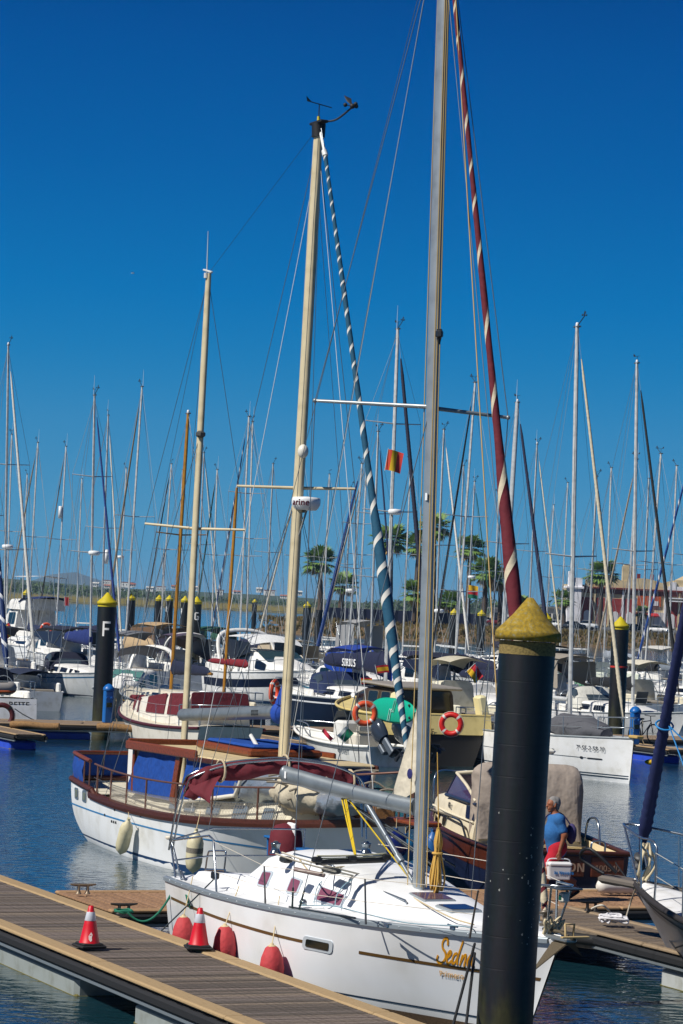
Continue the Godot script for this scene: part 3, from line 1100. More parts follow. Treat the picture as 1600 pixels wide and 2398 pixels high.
# ---------- a sailing yacht seen at some distance ----------
func yacht(label: String, c: Dictionary) -> Node3D:
	# c: x, p (pixels a metre), top [x, y] of the mast, dir (+1 bow towards the eye and right), look
	var d: float = FOCAL / c.p
	var row: float = 1374.6 + 0.0471 * c.via[0] + (EYE - 1.35) * c.p
	var fx: float = c.top[0] + (c.via[0] - c.top[0]) * (row - c.top[1]) / (c.via[1] - c.top[1])
	var foot := base_x(fx, 1.35, d)
	var head := px(c.top[0], c.top[1], d)
	var tall := head.y
	var L: float = c.get("L", clampf(tall * 0.78, 7.0, 12.5))
	var dir: float = c.get("dir", 1.0)
	var hv := (-AX * dir).rotated(Vector3.UP, c.get("yaw", 0.0))
	var turn := atan2(-hv.x, -hv.z)
	var mt: float = c.get("mt", 0.60)
	var at := foot - hv * L * mt
	at.y = 0.0
	var o := thing("sailing_yacht", label, "yacht", at, turn, "sailing yachts moored in the marina")
	var inv := o.transform.affine_inverse()
	var mf: Vector3 = inv * foot
	var mh: Vector3 = inv * head
	var h := {"L": L, "B": L * c.get("beam", 0.32), "f0": c.get("f0", 0.95), "f1": c.get("f1", 0.95), "f2": c.get("f2", 1.3), "tw": c.get("tw", 0.72), "br": c.get("br", 0.9), "sr": c.get("sr", -0.25), "wf": 0.94, "bowf": 0.45}
	var far: bool = c.get("far", false)
	var hm := M(c.get("hull", "#e4e6e6"), 0.28, 0.0, "stain", 0.35)
	var dm := M(c.get("deck", "#e2e2de"), 0.5, 0.0, "stain", 0.6)
	var steel := M("#aeb6ba", 0.3, 0.8)
	var dark := M("#15181e", 0.15)
	part("hull", hull_mesh(h, 16 if far else 24, 6), hm, o)
	part("deck", deck_mesh(h), dm, o)
	var s := S()
	band(s, h, -0.06, 0.10, 0, 1, 0.006)
	part("boot_stripe", s, M(c.get("boot", "#16294a"), 0.4), o)
	if c.get("stripe", "") != "":
		s = S()
		band(s, h, 0.16, 0.22, 0, 1, 0.006, true)
		part("cove_stripe", s, M(c.stripe, 0.4), o)
	s = S()
	for side in [-1.0, 1.0]: path(s, rail_line(h, side, 0.0, 1.0, 0.015, 0.0, 18), 0.03, 5)
	part("toe_rail", s, M(c.get("rail", "#8f979b"), 0.5, 0.3), o)
	var b0: float = sheer_at(h, 0.4)
	var bw: float = h.B * 0.5
	var st := [[0.30, bw * 0.62, b0 - 0.02, b0 + 0.42], [0.36, bw * 0.62, b0 - 0.02, b0 + 0.46], [0.60, bw * 0.55, b0 - 0.02, b0 + 0.40], [0.72, bw * 0.42, b0 - 0.02, b0 + 0.26], [0.80, bw * 0.26, b0, b0 + 0.10]]
	part("cabin", cab_mesh(h, st), dm, o)
	for side in [-1.0, 1.0]:
		if far and side * dir < 0.0: continue
		for w in ([[0.36, 0.62]] if far else [[0.34, 0.42], [0.45, 0.53], [0.56, 0.66]]):
			cab_window(o, h, st, w[0], w[1], 0.3, 0.78, side, steel, dark, 0.03)
	s = S()
	box(s, Vector3(0, sheer_at(h, 0.16) - 0.06, -L * 0.16), Vector3(h.B * 0.42, 0.16, L * 0.2), Basis.IDENTITY, 0.03)
	part("cockpit_well", s, M("#5a5650", 0.8), o)
	if not far:
		for side in [-1.0, 1.0]:
			s = S()
			box(s, Vector3(side * h.B * 0.31, sheer_at(h, 0.16) + 0.12, -L * 0.17), Vector3(0.16, 0.34, L * 0.24), Basis.IDENTITY, 0.05)
			part("coaming", s, dm, o)
		s = S()
		torus(s, Transform3D(Basis.IDENTITY, Vector3(0, b0 + 0.45, -L * 0.09)), 0.36, 0.016, 20, 6)
		tube(s, Vector3(0, b0 - 0.1, -L * 0.09 - 0.06), Vector3(0, b0 + 0.5, -L * 0.09 - 0.06), 0.07, 0.05, 8)
		part("steering_wheel", s, steel, o)
	var mm: Material = M(c.get("mast", "#c6c9c8"), 0.4, 0.0 if c.get("mast", "") == "" else 0.0, "metal", 0.7)
	var mw: float = c.get("mw", 0.13)
	mast_part(o, mf, mh, mw, mm, 10)
	masthead(o, mh, 1.0, c.get("head", 7))
	# boom and cover
	var bh: float = c.get("boom_h", b0 + 1.15)
	var g := mf.lerp(mh, (bh - mf.y) / (mh.y - mf.y))
	var be := g + Vector3(c.get("boom_x", 0.0), 0.05, L * c.get("boom", 0.36))
	s = S()
	tube(s, g + Vector3(0, 0, 0.1), be, 0.065, 0.055, 8, true)
	part("boom", s, mm, o)
	if c.get("cover", "") != "":
		var cv := sail_cover(o, g + Vector3(0, 0.05, -0.08), be + Vector3(0, 0.02, -0.15), c.get("cover_r", 0.17), M(c.cover, 0.85, 0.0, "cloth", 0.6))
		if c.has("cover_text"):
			var left := hv.cross(Vector3.UP)
			var words := lettering("lettering", c.cover_text, 0.3, M("#e6e8ea", 0.6), cv, Transform3D(Basis(Vector3.UP, PI * 0.5 if dir > 0.0 else -PI * 0.5), g.lerp(be, 0.5) + Vector3((1.0 if dir > 0.0 else -1.0) * 0.215, 0.08, 0)), "Droid Sans", 700)
			words.rotation.x = 0.0
	# spreaders and rigging
	var wr := clampf(0.42 / c.p, 0.004, 0.013)
	var wm := M(c.get("wire", "#8d969b"), 0.45, 0.3)
	var cp := hp(h, mt - 0.02, sheer_at(h, mt), 1.0)
	var sps: Array = c.get("spread", [0.52])
	for side in [-1.0, 1.0]:
		var prev := Vector3(side * (cp.x - 0.08), cp.y + 0.05, cp.z)
		for sp in sps:
			var m0 := mf.lerp(mh, sp)
			var tip := m0 + Vector3(side * h.B * 0.30, 0.06, 0.12)
			s = S()
			tube(s, m0, tip, 0.032, 0.022, 6)
			part("spreader", s, mm, o)
			wire(o, prev, tip, wr, wm)
			prev = tip
		wire(o, prev, mf.lerp(mh, 0.985), wr, wm)
		wire(o, Vector3(side * (cp.x - 0.1), cp.y + 0.05, cp.z + 0.25), mf.lerp(mh, sps[0] - 0.01), wr, wm)
	wire(o, hp(h, 0.0, sheer_at(h, 0.0), 0.0) + Vector3(0, 0, 0.0), mh, wr, wm, "backstay")
	if not far:
		wire(o, be, mh + Vector3(0, 0, 0.06), wr, wm, "topping_lift")
	wire(o, mf + Vector3(0.1, 0.3, -0.08), mh + Vector3(0.03, 0, -0.06), wr, wm, "halyard")
	var bow := hp(h, 0.985, sheer_at(h, 0.985), 0.0) + Vector3(0, 0.35, 0.05)
	var fs := mf.lerp(mh, c.get("fs", 0.985)) + Vector3(0, 0, -0.08)
	if c.has("stay"):      # the foot of the headsail as the photograph shows it
		var q: Vector3 = inv * px(c.stay[0], c.stay[1], (foot + hv * L * (0.97 - mt)).z * -1.0)
		bow = q
	wire(o, bow - Vector3(0, 0.3, 0), fs, wr, wm, "forestay")
	if c.get("furl", "") != "":
		furled(o, bow.lerp(fs, 0.015), bow.lerp(fs, c.get("furl_to", 0.93)), c.get("furl_r", 0.074), M(c.furl, 0.8, 0.0, "cloth", 0.8), M(c.furl_edge, 0.8) if c.has("furl_edge") else null, 0.2, 1.1)
	if c.has("reflector"):
		var rp: Vector3 = mf.lerp(mh, c.reflector)
		s = S()
		lathe(s, [[0.02, -0.45], [0.13, -0.42], [0.14, 0.0], [0.13, 0.42], [0.02, 0.45]], Transform3D(Basis.IDENTITY, rp + Vector3(-0.18, 0, 0)), 10)
		part("radar_reflector", s, M("#dfe2e3", 0.4), o)
	if c.has("radar"): radar(o, mf.lerp(mh, c.radar) + Vector3(0, 0, -0.32 if not c.get("radar_aft", false) else 0.32))
	# rails
	if not far:
		pushpit(o, h, 0.12, 0.62, steel, 0.016)
		pulpit(o, h, 0.88, 0.62, steel, 0.016)
		stanchions(o, h, [0.12, 0.28, 0.44, 0.6, 0.75, 0.88], 0.6, steel, wm, wr)
	else:
		pushpit(o, h, 0.12, 0.62, steel, 0.02, [1.0])
		pulpit(o, h, 0.88, 0.62, steel, 0.02)
	if c.get("hood", "") != "":
		hood(o, h, 0.25, 0.37, bw * 0.62, b0 + 0.15, b0 + 1.05, M(c.hood, 0.85, 0.0, "cloth", 0.6), null if far else M("#3a4650", 0.12))
	if c.get("bimini", "") != "":
		s = S()
		sheet(s, 6, 8, func(u: float, v: float) -> Vector3: return Vector3(lerpf(-bw * 0.8, bw * 0.8, v), b0 + 1.75 + 0.16 * sin(PI * v) - 0.06 * pow(u * 2.0 - 1.0, 2), -L * lerpf(0.03, 0.22, u)))
		part("bimini", s, M(c.bimini, 0.85, 0.0, "cloth", 0.6), o)
		s = S()
		for side in [-1.0, 1.0]:
			for u in [0.04, 0.21]: tube(s, Vector3(side * bw * 0.8, b0 + 0.05, -L * 0.13), Vector3(side * bw * 0.8, b0 + 1.75, -L * u), 0.016, 0.016, 5)
		part("bimini_frame", s, steel, o)
	hulls[o] = h
	return o

# ---------- the boats near the eye ----------
func at_side(o: Node3D, x: float, y: float, s: float) -> Vector3:     # where a sight line meets the boat's own plane x = s
	var inv := o.transform.affine_inverse()
	var e: Vector3 = inv * Vector3(0, EYE, 0)
	var r: Vector3 = inv.basis * ray(x, y)
	return e + r * ((s - e.x) / r.x)

func at_level(o: Node3D, x: float, y: float, h: float) -> Vector3:
	return o.transform.affine_inverse() * on(x, y, h)

func heading_turn(h: Vector2) -> float:
	return atan2(-h.x, -h.y)

func stroke(pts: Array, w: float, st: SurfaceTool, place: Callable) -> void:     # a painted pen stroke
	var v := []
	for p in pts: v.append(Vector3(p[0], p[1], 0))
	var c := curve(v, 7)
	var rings := []
	for i in c.size():
		var t: Vector3 = (c[min(i + 1, c.size() - 1)] - c[max(i - 1, 0)]).normalized()
		var n := Vector3(-t.y, t.x, 0)
		var k := w * (0.65 if i == 0 or i == c.size() - 1 else 1.0)
		var ring := PackedVector3Array()
		for e in [[1.0, 0.003], [-1.0, 0.003], [-1.0, 0.008], [1.0, 0.008]]:
			var q: Vector3 = c[i] + n * k * e[0]
			ring.append(place.call(q.x, q.y, e[1]))
		rings.append(ring)
	loft(st, rings, true, true, true)

func build_near_yacht() -> void:
	var o := thing("sailing_yacht", "white sloop with orange script name and burgundy folded bimini, nearest the camera", "yacht", Vector3(-1.25, 0, -38.42), heading_turn(Vector2(0.4605, 0.8877)), "sailing yachts moored in the marina")
	var h := {"L": 8.55, "B": 2.9, "f0": 1.10, "f1": 1.17, "f2": 1.33, "tw": 0.74, "br": 0.72, "sr": -0.1, "wf": 0.9, "full": 2.2, "flare": 0.55, "bowf": 0.3, "sternf": 0.8}
	hulls[o] = h
	var gel := M("#e6e9ec", 0.2, 0.0, "stain", 0.12)
	var dk := M("#e9ecee", 0.5, 0.0, "stain", 0.15)
	var steel := M("#a9b1b6", 0.22, 0.9)
	var alu := M("#a3abaf", 0.36, 0.45, "metal", 0.5)
	var bur := M("#641423", 0.85, 0.0, "cloth", 0.9)
	var black := M("#14161a", 0.5)
	var rope := M("#cdbf9c", 0.9)
	part("hull", hull_mesh(h, 44, 14), gel, o)
	part("deck", deck_mesh(h, 0.0, 0.06), dk, o)
	var s := S()
	band(s, h, -0.1, 0.19, 0, 0.995, 0.004)
	part("antifouling", s, M("#7a6046", 0.8, 0.0, "mottle", 2.0), o)
	s = S()
	band(s, h, 0.275, 0.295, 0, 0.995, 0.005)
	part("waterline_stripe", s, M("#16304a", 0.4), o)
	s = S()
	band(s, h, 0.83, 0.868, 0.03, 0.575, 0.005, false, [1.0])
	band(s, h, 0.83, 0.868, 0.648, 0.985, 0.005, false, [1.0])
	band(s, h, 0.83, 0.868, 0.03, 0.985, 0.005, false, [-1.0])
	part("cove_stripe", s, M("#5d4420", 0.4), o)
	for side in [-1.0, 1.0]:
		s = S()
		var rings := []
		for i in 41:
			var t := i / 40.0 * 0.985
			var p := hp(h, t, sheer_at(h, t), side)
			var ring := PackedVector3Array()
			for q in [[0.022, -0.04], [0.022, 0.006], [0.008, 0.022], [-0.03, 0.026], [-0.035, 0.0]]:
				ring.append(p + Vector3(side * q[0], q[1], 0))
			rings.append(ring)
		loft(s, rings, false, true, true)
		var tr := part("toe_rail", s, M("#8f999f", 0.42, 0.4), o)
		if side > 0.0:
			for i in 26:
				var t := 0.04 + i * 0.0365
				var p := hp(h, t, sheer_at(h, t), side)
				s = S()
				ball(s, p + Vector3(0.022, -0.012, 0), Vector3(0.007, 0.011, 0.011), 8, 5)
				part("rivet", s, M("#d5dade", 0.25, 0.6), tr)
	# coachroof
	var c := [[0.235, 1.10, 1.16, 1.22], [0.25, 1.10, 1.16, 1.36], [0.30, 1.08, 1.16, 1.66], [0.335, 1.06, 1.16, 1.74], [0.42, 1.05, 1.16, 1.73], [0.50, 1.01, 1.17, 1.66], [0.56, 0.97, 1.18, 1.59], [0.65, 0.86, 1.19, 1.46], [0.72, 0.72, 1.20, 1.38], [0.80, 0.54, 1.23, 1.33], [0.87, 0.34, 1.26, 1.31], [0.91, 0.2, 1.28, 1.30]]
	part("cabin", cab_mesh(h, c, 0.26), dk, o)
	var fr := M("#c3ced6", 0.3, 0.2)
	var mauve := M("#7c4a5c", 0.18)
	for w in [[0.323, 0.357], [0.418, 0.452], [0.505, 0.577]]:
		cab_window(o, h, c, w[0], w[1], 0.24, 0.60, 1.0, fr, mauve, 0.04, 0.26, -0.003, 0.16)
		cab_window(o, h, c, w[0], w[1], 0.24, 0.60, -1.0, fr, mauve, 0.04, 0.26, -0.003, 0.16)
	# window in the topsides
	s = S()
	hull_panel(s, h, 0.578, 0.646, 0.765, 0.93, 0.012, 1.0, 0.09, 3.2)
	var hw := part("hull_window", s, fr, o)
	s = S()
	hull_panel(s, h, 0.586, 0.638, 0.80, 0.895, 0.017, 1.0, 0.05, 4.0)
	part("pane", s, M("#0d1512", 0.08), hw)
	s = S()
	patch(s, Vector3(1.02, 1.16, -1.98), Vector3(1.0, 1.16, -2.1), Vector3(0.99, 1.30, -2.13), Vector3(1.01, 1.30, -2.01), 0.01, 0.35, 1.0)
	# cockpit: coamings, well and seat
	for side in [-1.0, 1.0]:
		s = S()
		var rings := []
		for q in [[0.05, 0.10], [0.12, 0.13], [0.2, 0.17], [0.26, 0.2]]:
			var z: float = -h.L * q[0]
			var ring := PackedVector3Array()
			for e in [[0.62, -0.1], [0.64, q[1]], [0.70, q[1] + 0.03], [0.84, q[1] + 0.02], [0.98, -0.02]]:
				ring.append(Vector3(side * e[0] * lerpf(0.88, 1.0, q[0] * 4.0), sheer_at(h, q[0]) + e[1], z))
			rings.append(ring)
		loft(s, rings, false, true)
		part("coaming", s, dk, o)
	s = S()
	box(s, Vector3(0, 1.04, -1.1), Vector3(1.15, 0.2, 1.7), Basis.IDENTITY, 0.04)
	part("cockpit_well", s, M("#b9bcb8", 0.6), o)
	# deck gear
	hatch(o, at_level(o, 1012, 2103, 1.47), 0.46, 0.42, -0.12, M("#5d4a58", 0.12))
	hatch(o, at_level(o, 1074, 2129, 1.41), 0.44, 0.40, -0.06, M("#252c46", 0.1))
	s = S()
	box(s, at_level(o, 872, 2068, 1.515), Vector3(0.46, 0.02, 0.5), Basis(Vector3.RIGHT, -0.15), 0.01)
	part("companion_panel", s, M("#3c4144", 0.3), o)
	winch(o, at_level(o, 645, 1999, 1.77))
	winch(o, at_level(o, 857, 1999, 1.80))
	s = S()
	var tl := at_level(o, 742, 2020, 1.84)
	var tr2 := at_level(o, 903, 2014, 1.84)
	path(s, [tl, tr2], 0.035, 6)
	for e in [tl, tl.lerp(tr2, 0.5), tr2]: box(s, e + Vector3(0, 0.035, 0), Vector3(0.12, 0.07, 0.10), Basis.IDENTITY, 0.015)
	var trav := part("mainsheet_track", s, black, o)
	s = S()
	for k in 2: path(s, sag(tl + Vector3(0, 0.05 + 0.03 * k, 0), tr2 + Vector3(0, 0.05 + 0.03 * k, 0), 0.01), 0.012, 5)
	part("traveller_line", s, M("#b9b79a", 0.9), trav)
	s = S()
	path(s, [at_level(o, 690, 2035, 1.70), at_level(o, 760, 2050, 1.66)], 0.03, 6)
	part("sheet_track", s, M("#7d6a66", 0.5), o)
	s = S()
	box(s, at_level(o, 776, 2038, 1.70), Vector3(0.14, 0.07, 0.3), Basis.IDENTITY, 0.02)
	box(s, at_level(o, 670, 2013, 1.77), Vector3(0.12, 0.08, 0.18), Basis.IDENTITY, 0.02)
	part("rope_clutch", s, M("#2a2d2e", 0.5), o)
	s = S()
	path(s, curve([at_level(o, 645, 1999, 1.9), at_level(o, 700, 2018, 1.82), at_level(o, 775, 2038, 1.72), at_level(o, 860, 2058, 1.57), at_level(o, 975, 2080, 1.48)]), 0.012, 5)
	path(s, curve([at_level(o, 660, 1996, 1.9), at_level(o, 720, 2016, 1.82), at_level(o, 790, 2034, 1.73), at_level(o, 880, 2056, 1.575), at_level(o, 985, 2078, 1.48)]), 0.012, 5)
	part("control_line", s, M("#cfc8b6", 0.9), o)
	s = S()
	path(s, [at_side(o, 678, 2124, 1.28), at_side(o, 832, 2150, 1.25)], 0.014, 6)
	part("genoa_track", s, M("#26323a", 0.4, 0.4), o)
	s = S()
	path(s, curve([at_side(o, 785, 2118, 1.0), at_side(o, 790, 2095, 0.95), at_side(o, 812, 2068, 0.8), at_level(o, 850, 2050, 1.60)]), 0.008, 5)
	path(s, curve([at_side(o, 735, 2115, 1.0), at_side(o, 745, 2075, 0.9), at_side(o, 770, 2052, 0.7), at_level(o, 800, 2040, 1.67)]), 0.006, 5)
	path(s, curve([at_side(o, 700, 2120, 1.2), at_side(o, 780, 2122, 1.15), at_side(o, 857, 2140, 1.2), at_side(o, 960, 2162, 1.1), at_side(o, 1090, 2170, 0.8), at_side(o, 1115, 2185, 0.7)]), 0.007, 5)
	part("deck_line", s, M("#7fa0ad", 0.8), o)
	for q in [[470, 2098, 1.12], [905, 2172, 1.18], [1060, 2178, 0.85]]:
		s = S()
		var cp := at_side(o, q[0], q[1], q[2])
		path(s, [cp + Vector3(0, 0.05, 0.11), cp + Vector3(0, 0.045, 0.04), cp + Vector3(0, 0.045, -0.04), cp + Vector3(0, 0.05, -0.11)], 0.012, 6)
		box(s, cp + Vector3(0, 0.02, 0), Vector3(0.035, 0.05, 0.09), Basis.IDENTITY, 0.008)
		part("deck_cleat", s, steel, o)
	s = S()
	ball(s, at_side(o, 710, 2119, 1.17) + Vector3(0, 0.03, 0), Vector3(0.05, 0.045, 0.06), 10, 6)
	part("clam_vent", s, steel, o)
	s = S()
	path(s, curve([at_level(o, 900, 2060, 1.51), at_level(o, 940, 2085, 1.5), at_level(o, 1000, 2120, 1.44), at_level(o, 1060, 2150, 1.38), at_level(o, 1110, 2165, 1.36)]), 0.009, 5)
	path(s, curve([at_level(o, 700, 2010, 1.80), at_level(o, 735, 2045, 1.66), at_level(o, 800, 2030, 1.69), at_level(o, 870, 2044, 1.60), at_level(o, 960, 2074, 1.48)]), 0.010, 5)
	part("deck_rope", s, M("#b9a883", 0.9), o)
	s = S()
	for k in 3: torus(s, Transform3D(Basis(Vector3.RIGHT, PI * 0.5 + 0.1), at_level(o, 820, 2024, 1.70) + Vector3(0, 0.012 * k, 0)), 0.10 - 0.012 * k, 0.011, 16, 5)
	part("line_coil", s, M("#8b9fae", 0.9), o)
	for q in [[0.42, 0.9], [0.62, 0.72]]:
		s = S()
		path(s, [Vector3(q[1] * 0.72, 1.70 if q[0] < 0.5 else 1.50, -h.L * q[0] + 0.55), Vector3(q[1] * 0.72, 1.74 if q[0] < 0.5 else 1.54, -h.L * q[0] + 0.5), Vector3(q[1] * 0.68, 1.72 if q[0] < 0.5 else 1.46, -h.L * q[0] - 0.5), Vector3(q[1] * 0.68, 1.66 if q[0] < 0.5 else 1.42, -h.L * q[0] - 0.55)], 0.014, 6)
		part("grab_rail", s, steel, o)
	# burgundy cover and blue frame on the far rail
	s = S()
	var cv: Vector3 = at_side(o, 668, 2000, -1.0)
	var rings2 := []
	for q in [[0.0, 0.27, 0.24], [0.18, 0.28, 0.24], [0.34, 0.24, 0.22], [0.43, 0.15, 0.16], [0.46, 0.03, 0.05]]:
		var ring := PackedVector3Array()
		for j in 14:
			var a := TAU * j / 14
			ring.append(cv + Vector3(cos(a) * q[2], q[0] - 0.02, sin(a) * q[1] * (1.0 + 0.08 * sin(j * 2.7 + q[0] * 9.0))))
		rings2.append(ring)
	loft(s, rings2)
	part("outboard_cover", s, bur, o, "burgundy canvas hood over an engine on the far rail")
	s = S()
	box(s, cv + Vector3(-0.02, 0.36, -0.12), Vector3(0.05, 0.2, 0.24), Basis.IDENTITY, 0.02)
	part("danbuoy_board", s, M("#e8e9e7", 0.5), o)
	s = S()
	box(s, at_side(o, 717, 1990, -1.0), Vector3(0.22, 0.035, 0.34), Basis.IDENTITY, 0.01)
	box(s, at_side(o, 632, 1960, -1.0), Vector3(0.1, 0.035, 0.22), Basis.IDENTITY, 0.01)
	tube(s, at_side(o, 628, 1962, -1.0), at_side(o, 628, 2005, -1.0), 0.02, 0.02, 6)
	part("blue_bracket", s, M("#17609e", 0.5), o)
	# stern rail, ladder and folded bimini
	s = S()
	var rail_pts := [at_side(o, 398, 1968, 0.98), at_side(o, 440, 1963, 1.1), at_side(o, 490, 1957, 1.22), at_side(o, 500, 1966, 1.25), at_side(o, 508, 2098, 1.28)]
	path(s, rail_pts, 0.015, 7)
	path(s, [at_side(o, 400, 1972, 0.98), at_side(o, 412, 2062, 0.98)], 0.015, 7)
	path(s, curve([at_side(o, 403, 1972, 0.98), at_side(o, 412, 2010, 1.0), at_side(o, 430, 2075, 1.05)], 4), 0.016, 7)
	path(s, [at_side(o, 440, 2075, 1.05), at_side(o, 425, 2040, 1.0)], 0.015, 7)
	var far1 := Vector3(-0.98, 1.78, -0.15)
	path(s, [at_side(o, 398, 1968, 0.98), Vector3(0.4, 1.78, -0.05), Vector3(-0.4, 1.78, -0.05), far1, far1 + Vector3(0, -0.7, 0)], 0.015, 7)
	path(s, [at_side(o, 406, 2015, 0.98), Vector3(0.4, 1.4, -0.05), Vector3(-0.4, 1.4, -0.05), Vector3(-0.98, 1.4, -0.15)], 0.013, 7)
	part("pushpit", s, steel, o)
	s = S()
	path(s, curve([at_side(o, 480, 2048, -0.5), at_side(o, 487, 2000, -0.5), at_side(o, 495, 1993, -0.5), at_side(o, 525, 1993, -0.5), at_side(o, 529, 2000, -0.5), at_side(o, 524, 2048, -0.5)], 3), 0.014, 6)
	path(s, [at_side(o, 484, 2036, -0.5), at_side(o, 527, 2038, -0.5)], 0.02, 6)
	part("boarding_ladder", s, steel, o)
	s = S()
	box(s, at_side(o, 504, 2050, 1.15), Vector3(0.08, 0.11, 0.14), Basis.IDENTITY, 0.02)
	part("rail_clamp", s, black, o)
	s = S()
	lathe(s, [[0.04, 0.0], [0.07, 0.03], [0.05, 0.05]], Transform3D(Basis.IDENTITY, at_side(o, 397, 1966, 0.98)), 10)
	part("stern_light", s, M("#d6cfbe", 0.5), o)
	bimini_near(o, bur)
	# stanchions, lifelines
	var tops := []
	for q in [[622, 2131, 619, 2028, 1.36], [857, 2165, 855, 2058, 1.28], [1100, 2197, 1120, 2085, 0.80]]:
		s = S()
		var a := at_side(o, q[0], q[1], q[4])
		var b := at_side(o, q[2], q[3], q[4])
		tube(s, a, b, 0.014, 0.011, 8)
		part("stanchion", s, M("#6e6a66", 0.3, 0.7), o)
		tops.append(b); tops.append(a.lerp(b, 0.5))
	for lv in 2:
		s = S()
		path(s, [at_side(o, 500, 1970 if lv == 0 else 2040, 1.25), tops[lv], tops[2 + lv], tops[4 + lv]], 0.004, 4)
		part("lifeline", s, M("#c9c2b4", 0.7), o)
	for k in [[0.55, 0.6], [0.75, 0.6]]:
		s = S()
		var p := hp(h, k[0], sheer_at(h, k[0]), -1.0)
		tube(s, p, p + Vector3(-0.02, 0.6, 0), 0.013, 0.011, 8)
		part("stanchion", s, steel, o)
	for lv in [0.6, 0.32]:
		s = S()
		var q := []
		for t in [0.2, 0.36, 0.55, 0.75, 0.90]: q.append(hp(h, t, sheer_at(h, t), -1.0) + Vector3(0, lv, 0))
		path(s, q, 0.005, 4)
		part("lifeline", s, M("#cfc8ba", 0.7), o)
	# pulpit over the bow
	s = S()
	var tip := hp(h, 0.985, sheer_at(h, 0.985), 0.0)
	for side in [1.0, -1.0]:
		var p0 := hp(h, 0.91, sheer_at(h, 0.91), side) + Vector3(-side * 0.03, 0, 0)
		path(s, [p0, p0 + Vector3(0, 0.6, 0.03), tip + Vector3(side * 0.14, 0.62, -0.1)], 0.014, 7)
		path(s, [tip + Vector3(side * 0.05, 0, 0.1), tip + Vector3(side * 0.14, 0.62, -0.1)], 0.014, 7)
	path(s, curve([tip + Vector3(0.14, 0.62, -0.1), tip + Vector3(0.06, 0.62, -0.19), tip + Vector3(-0.06, 0.62, -0.19), tip + Vector3(-0.14, 0.62, -0.1)], 4), 0.014, 7)
	part("pulpit", s, steel, o)
	s = S()
	box(s, tip + Vector3(0.02, 0.60, -0.24), Vector3(0.3, 0.02, 0.22), Basis.IDENTITY, 0.008)
	part("pulpit_seat", s, M("#2f3a44", 0.4), o)
	s = S()
	box(s, tip + Vector3(0.03, 0.50, -0.2), Vector3(0.11, 0.12, 0.09), Basis.IDENTITY, 0.02)
	var nl := part("navigation_light", s, M("#d8d6c8", 0.5), o)
	s = S()
	box(s, tip + Vector3(0.075, 0.495, -0.2), Vector3(0.03, 0.07, 0.06), Basis.IDENTITY, 0.01)
	part("lens", s, M("#0e4a3a", 0.15), nl)
	# anchor on the bow roller
	s = S()
	box(s, tip + Vector3(0, 0.03, -0.12), Vector3(0.16, 0.05, 0.46), Basis.IDENTITY, 0.015)
	part("bow_roller", s, M("#9ba1a2", 0.35, 0.7), o)
	var an := S()
	var a0 := tip + Vector3(0, 0.09, 0.25)
	var a1 := tip + Vector3(0, 0.05, -0.42)
	path(an, [a0, tip + Vector3(0, 0.10, -0.1), a1], 0.02, 6)
	flat(an)
	for side in [1.0, -1.0]:
		var f := tip + Vector3(0, 0.045, -0.02)
		var g := a1 + Vector3(0, 0.0, 0.06)
		var w := tip + Vector3(side * 0.34, 0.0, -0.16) + Vector3(0, -0.36 if side > 0.0 else -0.18, 0.1)
		tri(an, f, g, w)
		tri(an, f + Vector3(side * 0.01, -0.014, 0), g + Vector3(0, -0.014, 0), w + Vector3(0, -0.012, 0))
	part("anchor", an, M("#6b604c", 0.7, 0.3, "mottle", 4.0), o)
	s = S()
	var hb := tip + Vector3(0, 0.08, -0.3)
	box(s, hb + Vector3(0, 0.0, -0.12), Vector3(0.36, 0.022, 0.05), Basis.IDENTITY, 0.006)
	path(s, [hb + Vector3(0.05, 0, 0), hb + Vector3(0.06, 0.13, 0), hb + Vector3(-0.06, 0.13, 0), hb + Vector3(-0.05, 0, 0)], 0.014, 6)
	part("anchor_stock", s, M("#b79f6f", 0.6), o)
	s = S()
	for k in 6:
		var q := k * 1.1
		path(s, curve([tip + Vector3(0.05 + 0.05 * sin(q), 0.05, 0.10), tip + Vector3(0.13 * cos(q), 0.22 + 0.04 * sin(q), 0.02), tip + Vector3(-0.05, 0.05 + 0.05 * cos(q), 0.12)], 4), 0.016, 5)
	part("bow_line_coil", s, rope, o)
	# mast, boom, vang, standing rigging
	var foot := at_side(o, 981, 2086, 0.0)
	var top := at_side(o, 1040.5, -60, 0.0)
	foot = Vector3(0, 1.47, foot.z)
	var up_to := foot.lerp(top, 1.12)
	var mp := mast_part(o, foot, up_to, 0.165, alu, 20)
	s = S()
	tube(s, foot + Vector3(0, 0.1, 0.115), up_to + Vector3(0, 0, 0.115), 0.016, 0.016, 6)
	part("sail_track", s, M("#5e676c", 0.4, 0.5), mp)
	s = S()
	box(s, foot + Vector3(0, -0.03, 0.02), Vector3(0.2, 0.07, 0.34), Basis.IDENTITY, 0.02)
	part("mast_step", s, M("#7d8489", 0.4, 0.6), o)
	s = S()
	var lamp := at_side(o, 1029, 782, 0.06)
	box(s, lamp, Vector3(0.08, 0.12, 0.12), Basis.IDENTITY, 0.03)
	tube(s, lamp + Vector3(0, -0.06, 0), lamp + Vector3(0, -0.13, 0), 0.03, 0.015, 8)
	part("steaming_light", s, M("#22262b", 0.4), mp)
	s = S()
	box(s, at_side(o, 999, 1163, 0.075), Vector3(0.012, 0.09, 0.05))
	part("mast_label", s, M("#dfe3e6", 0.4), mp)
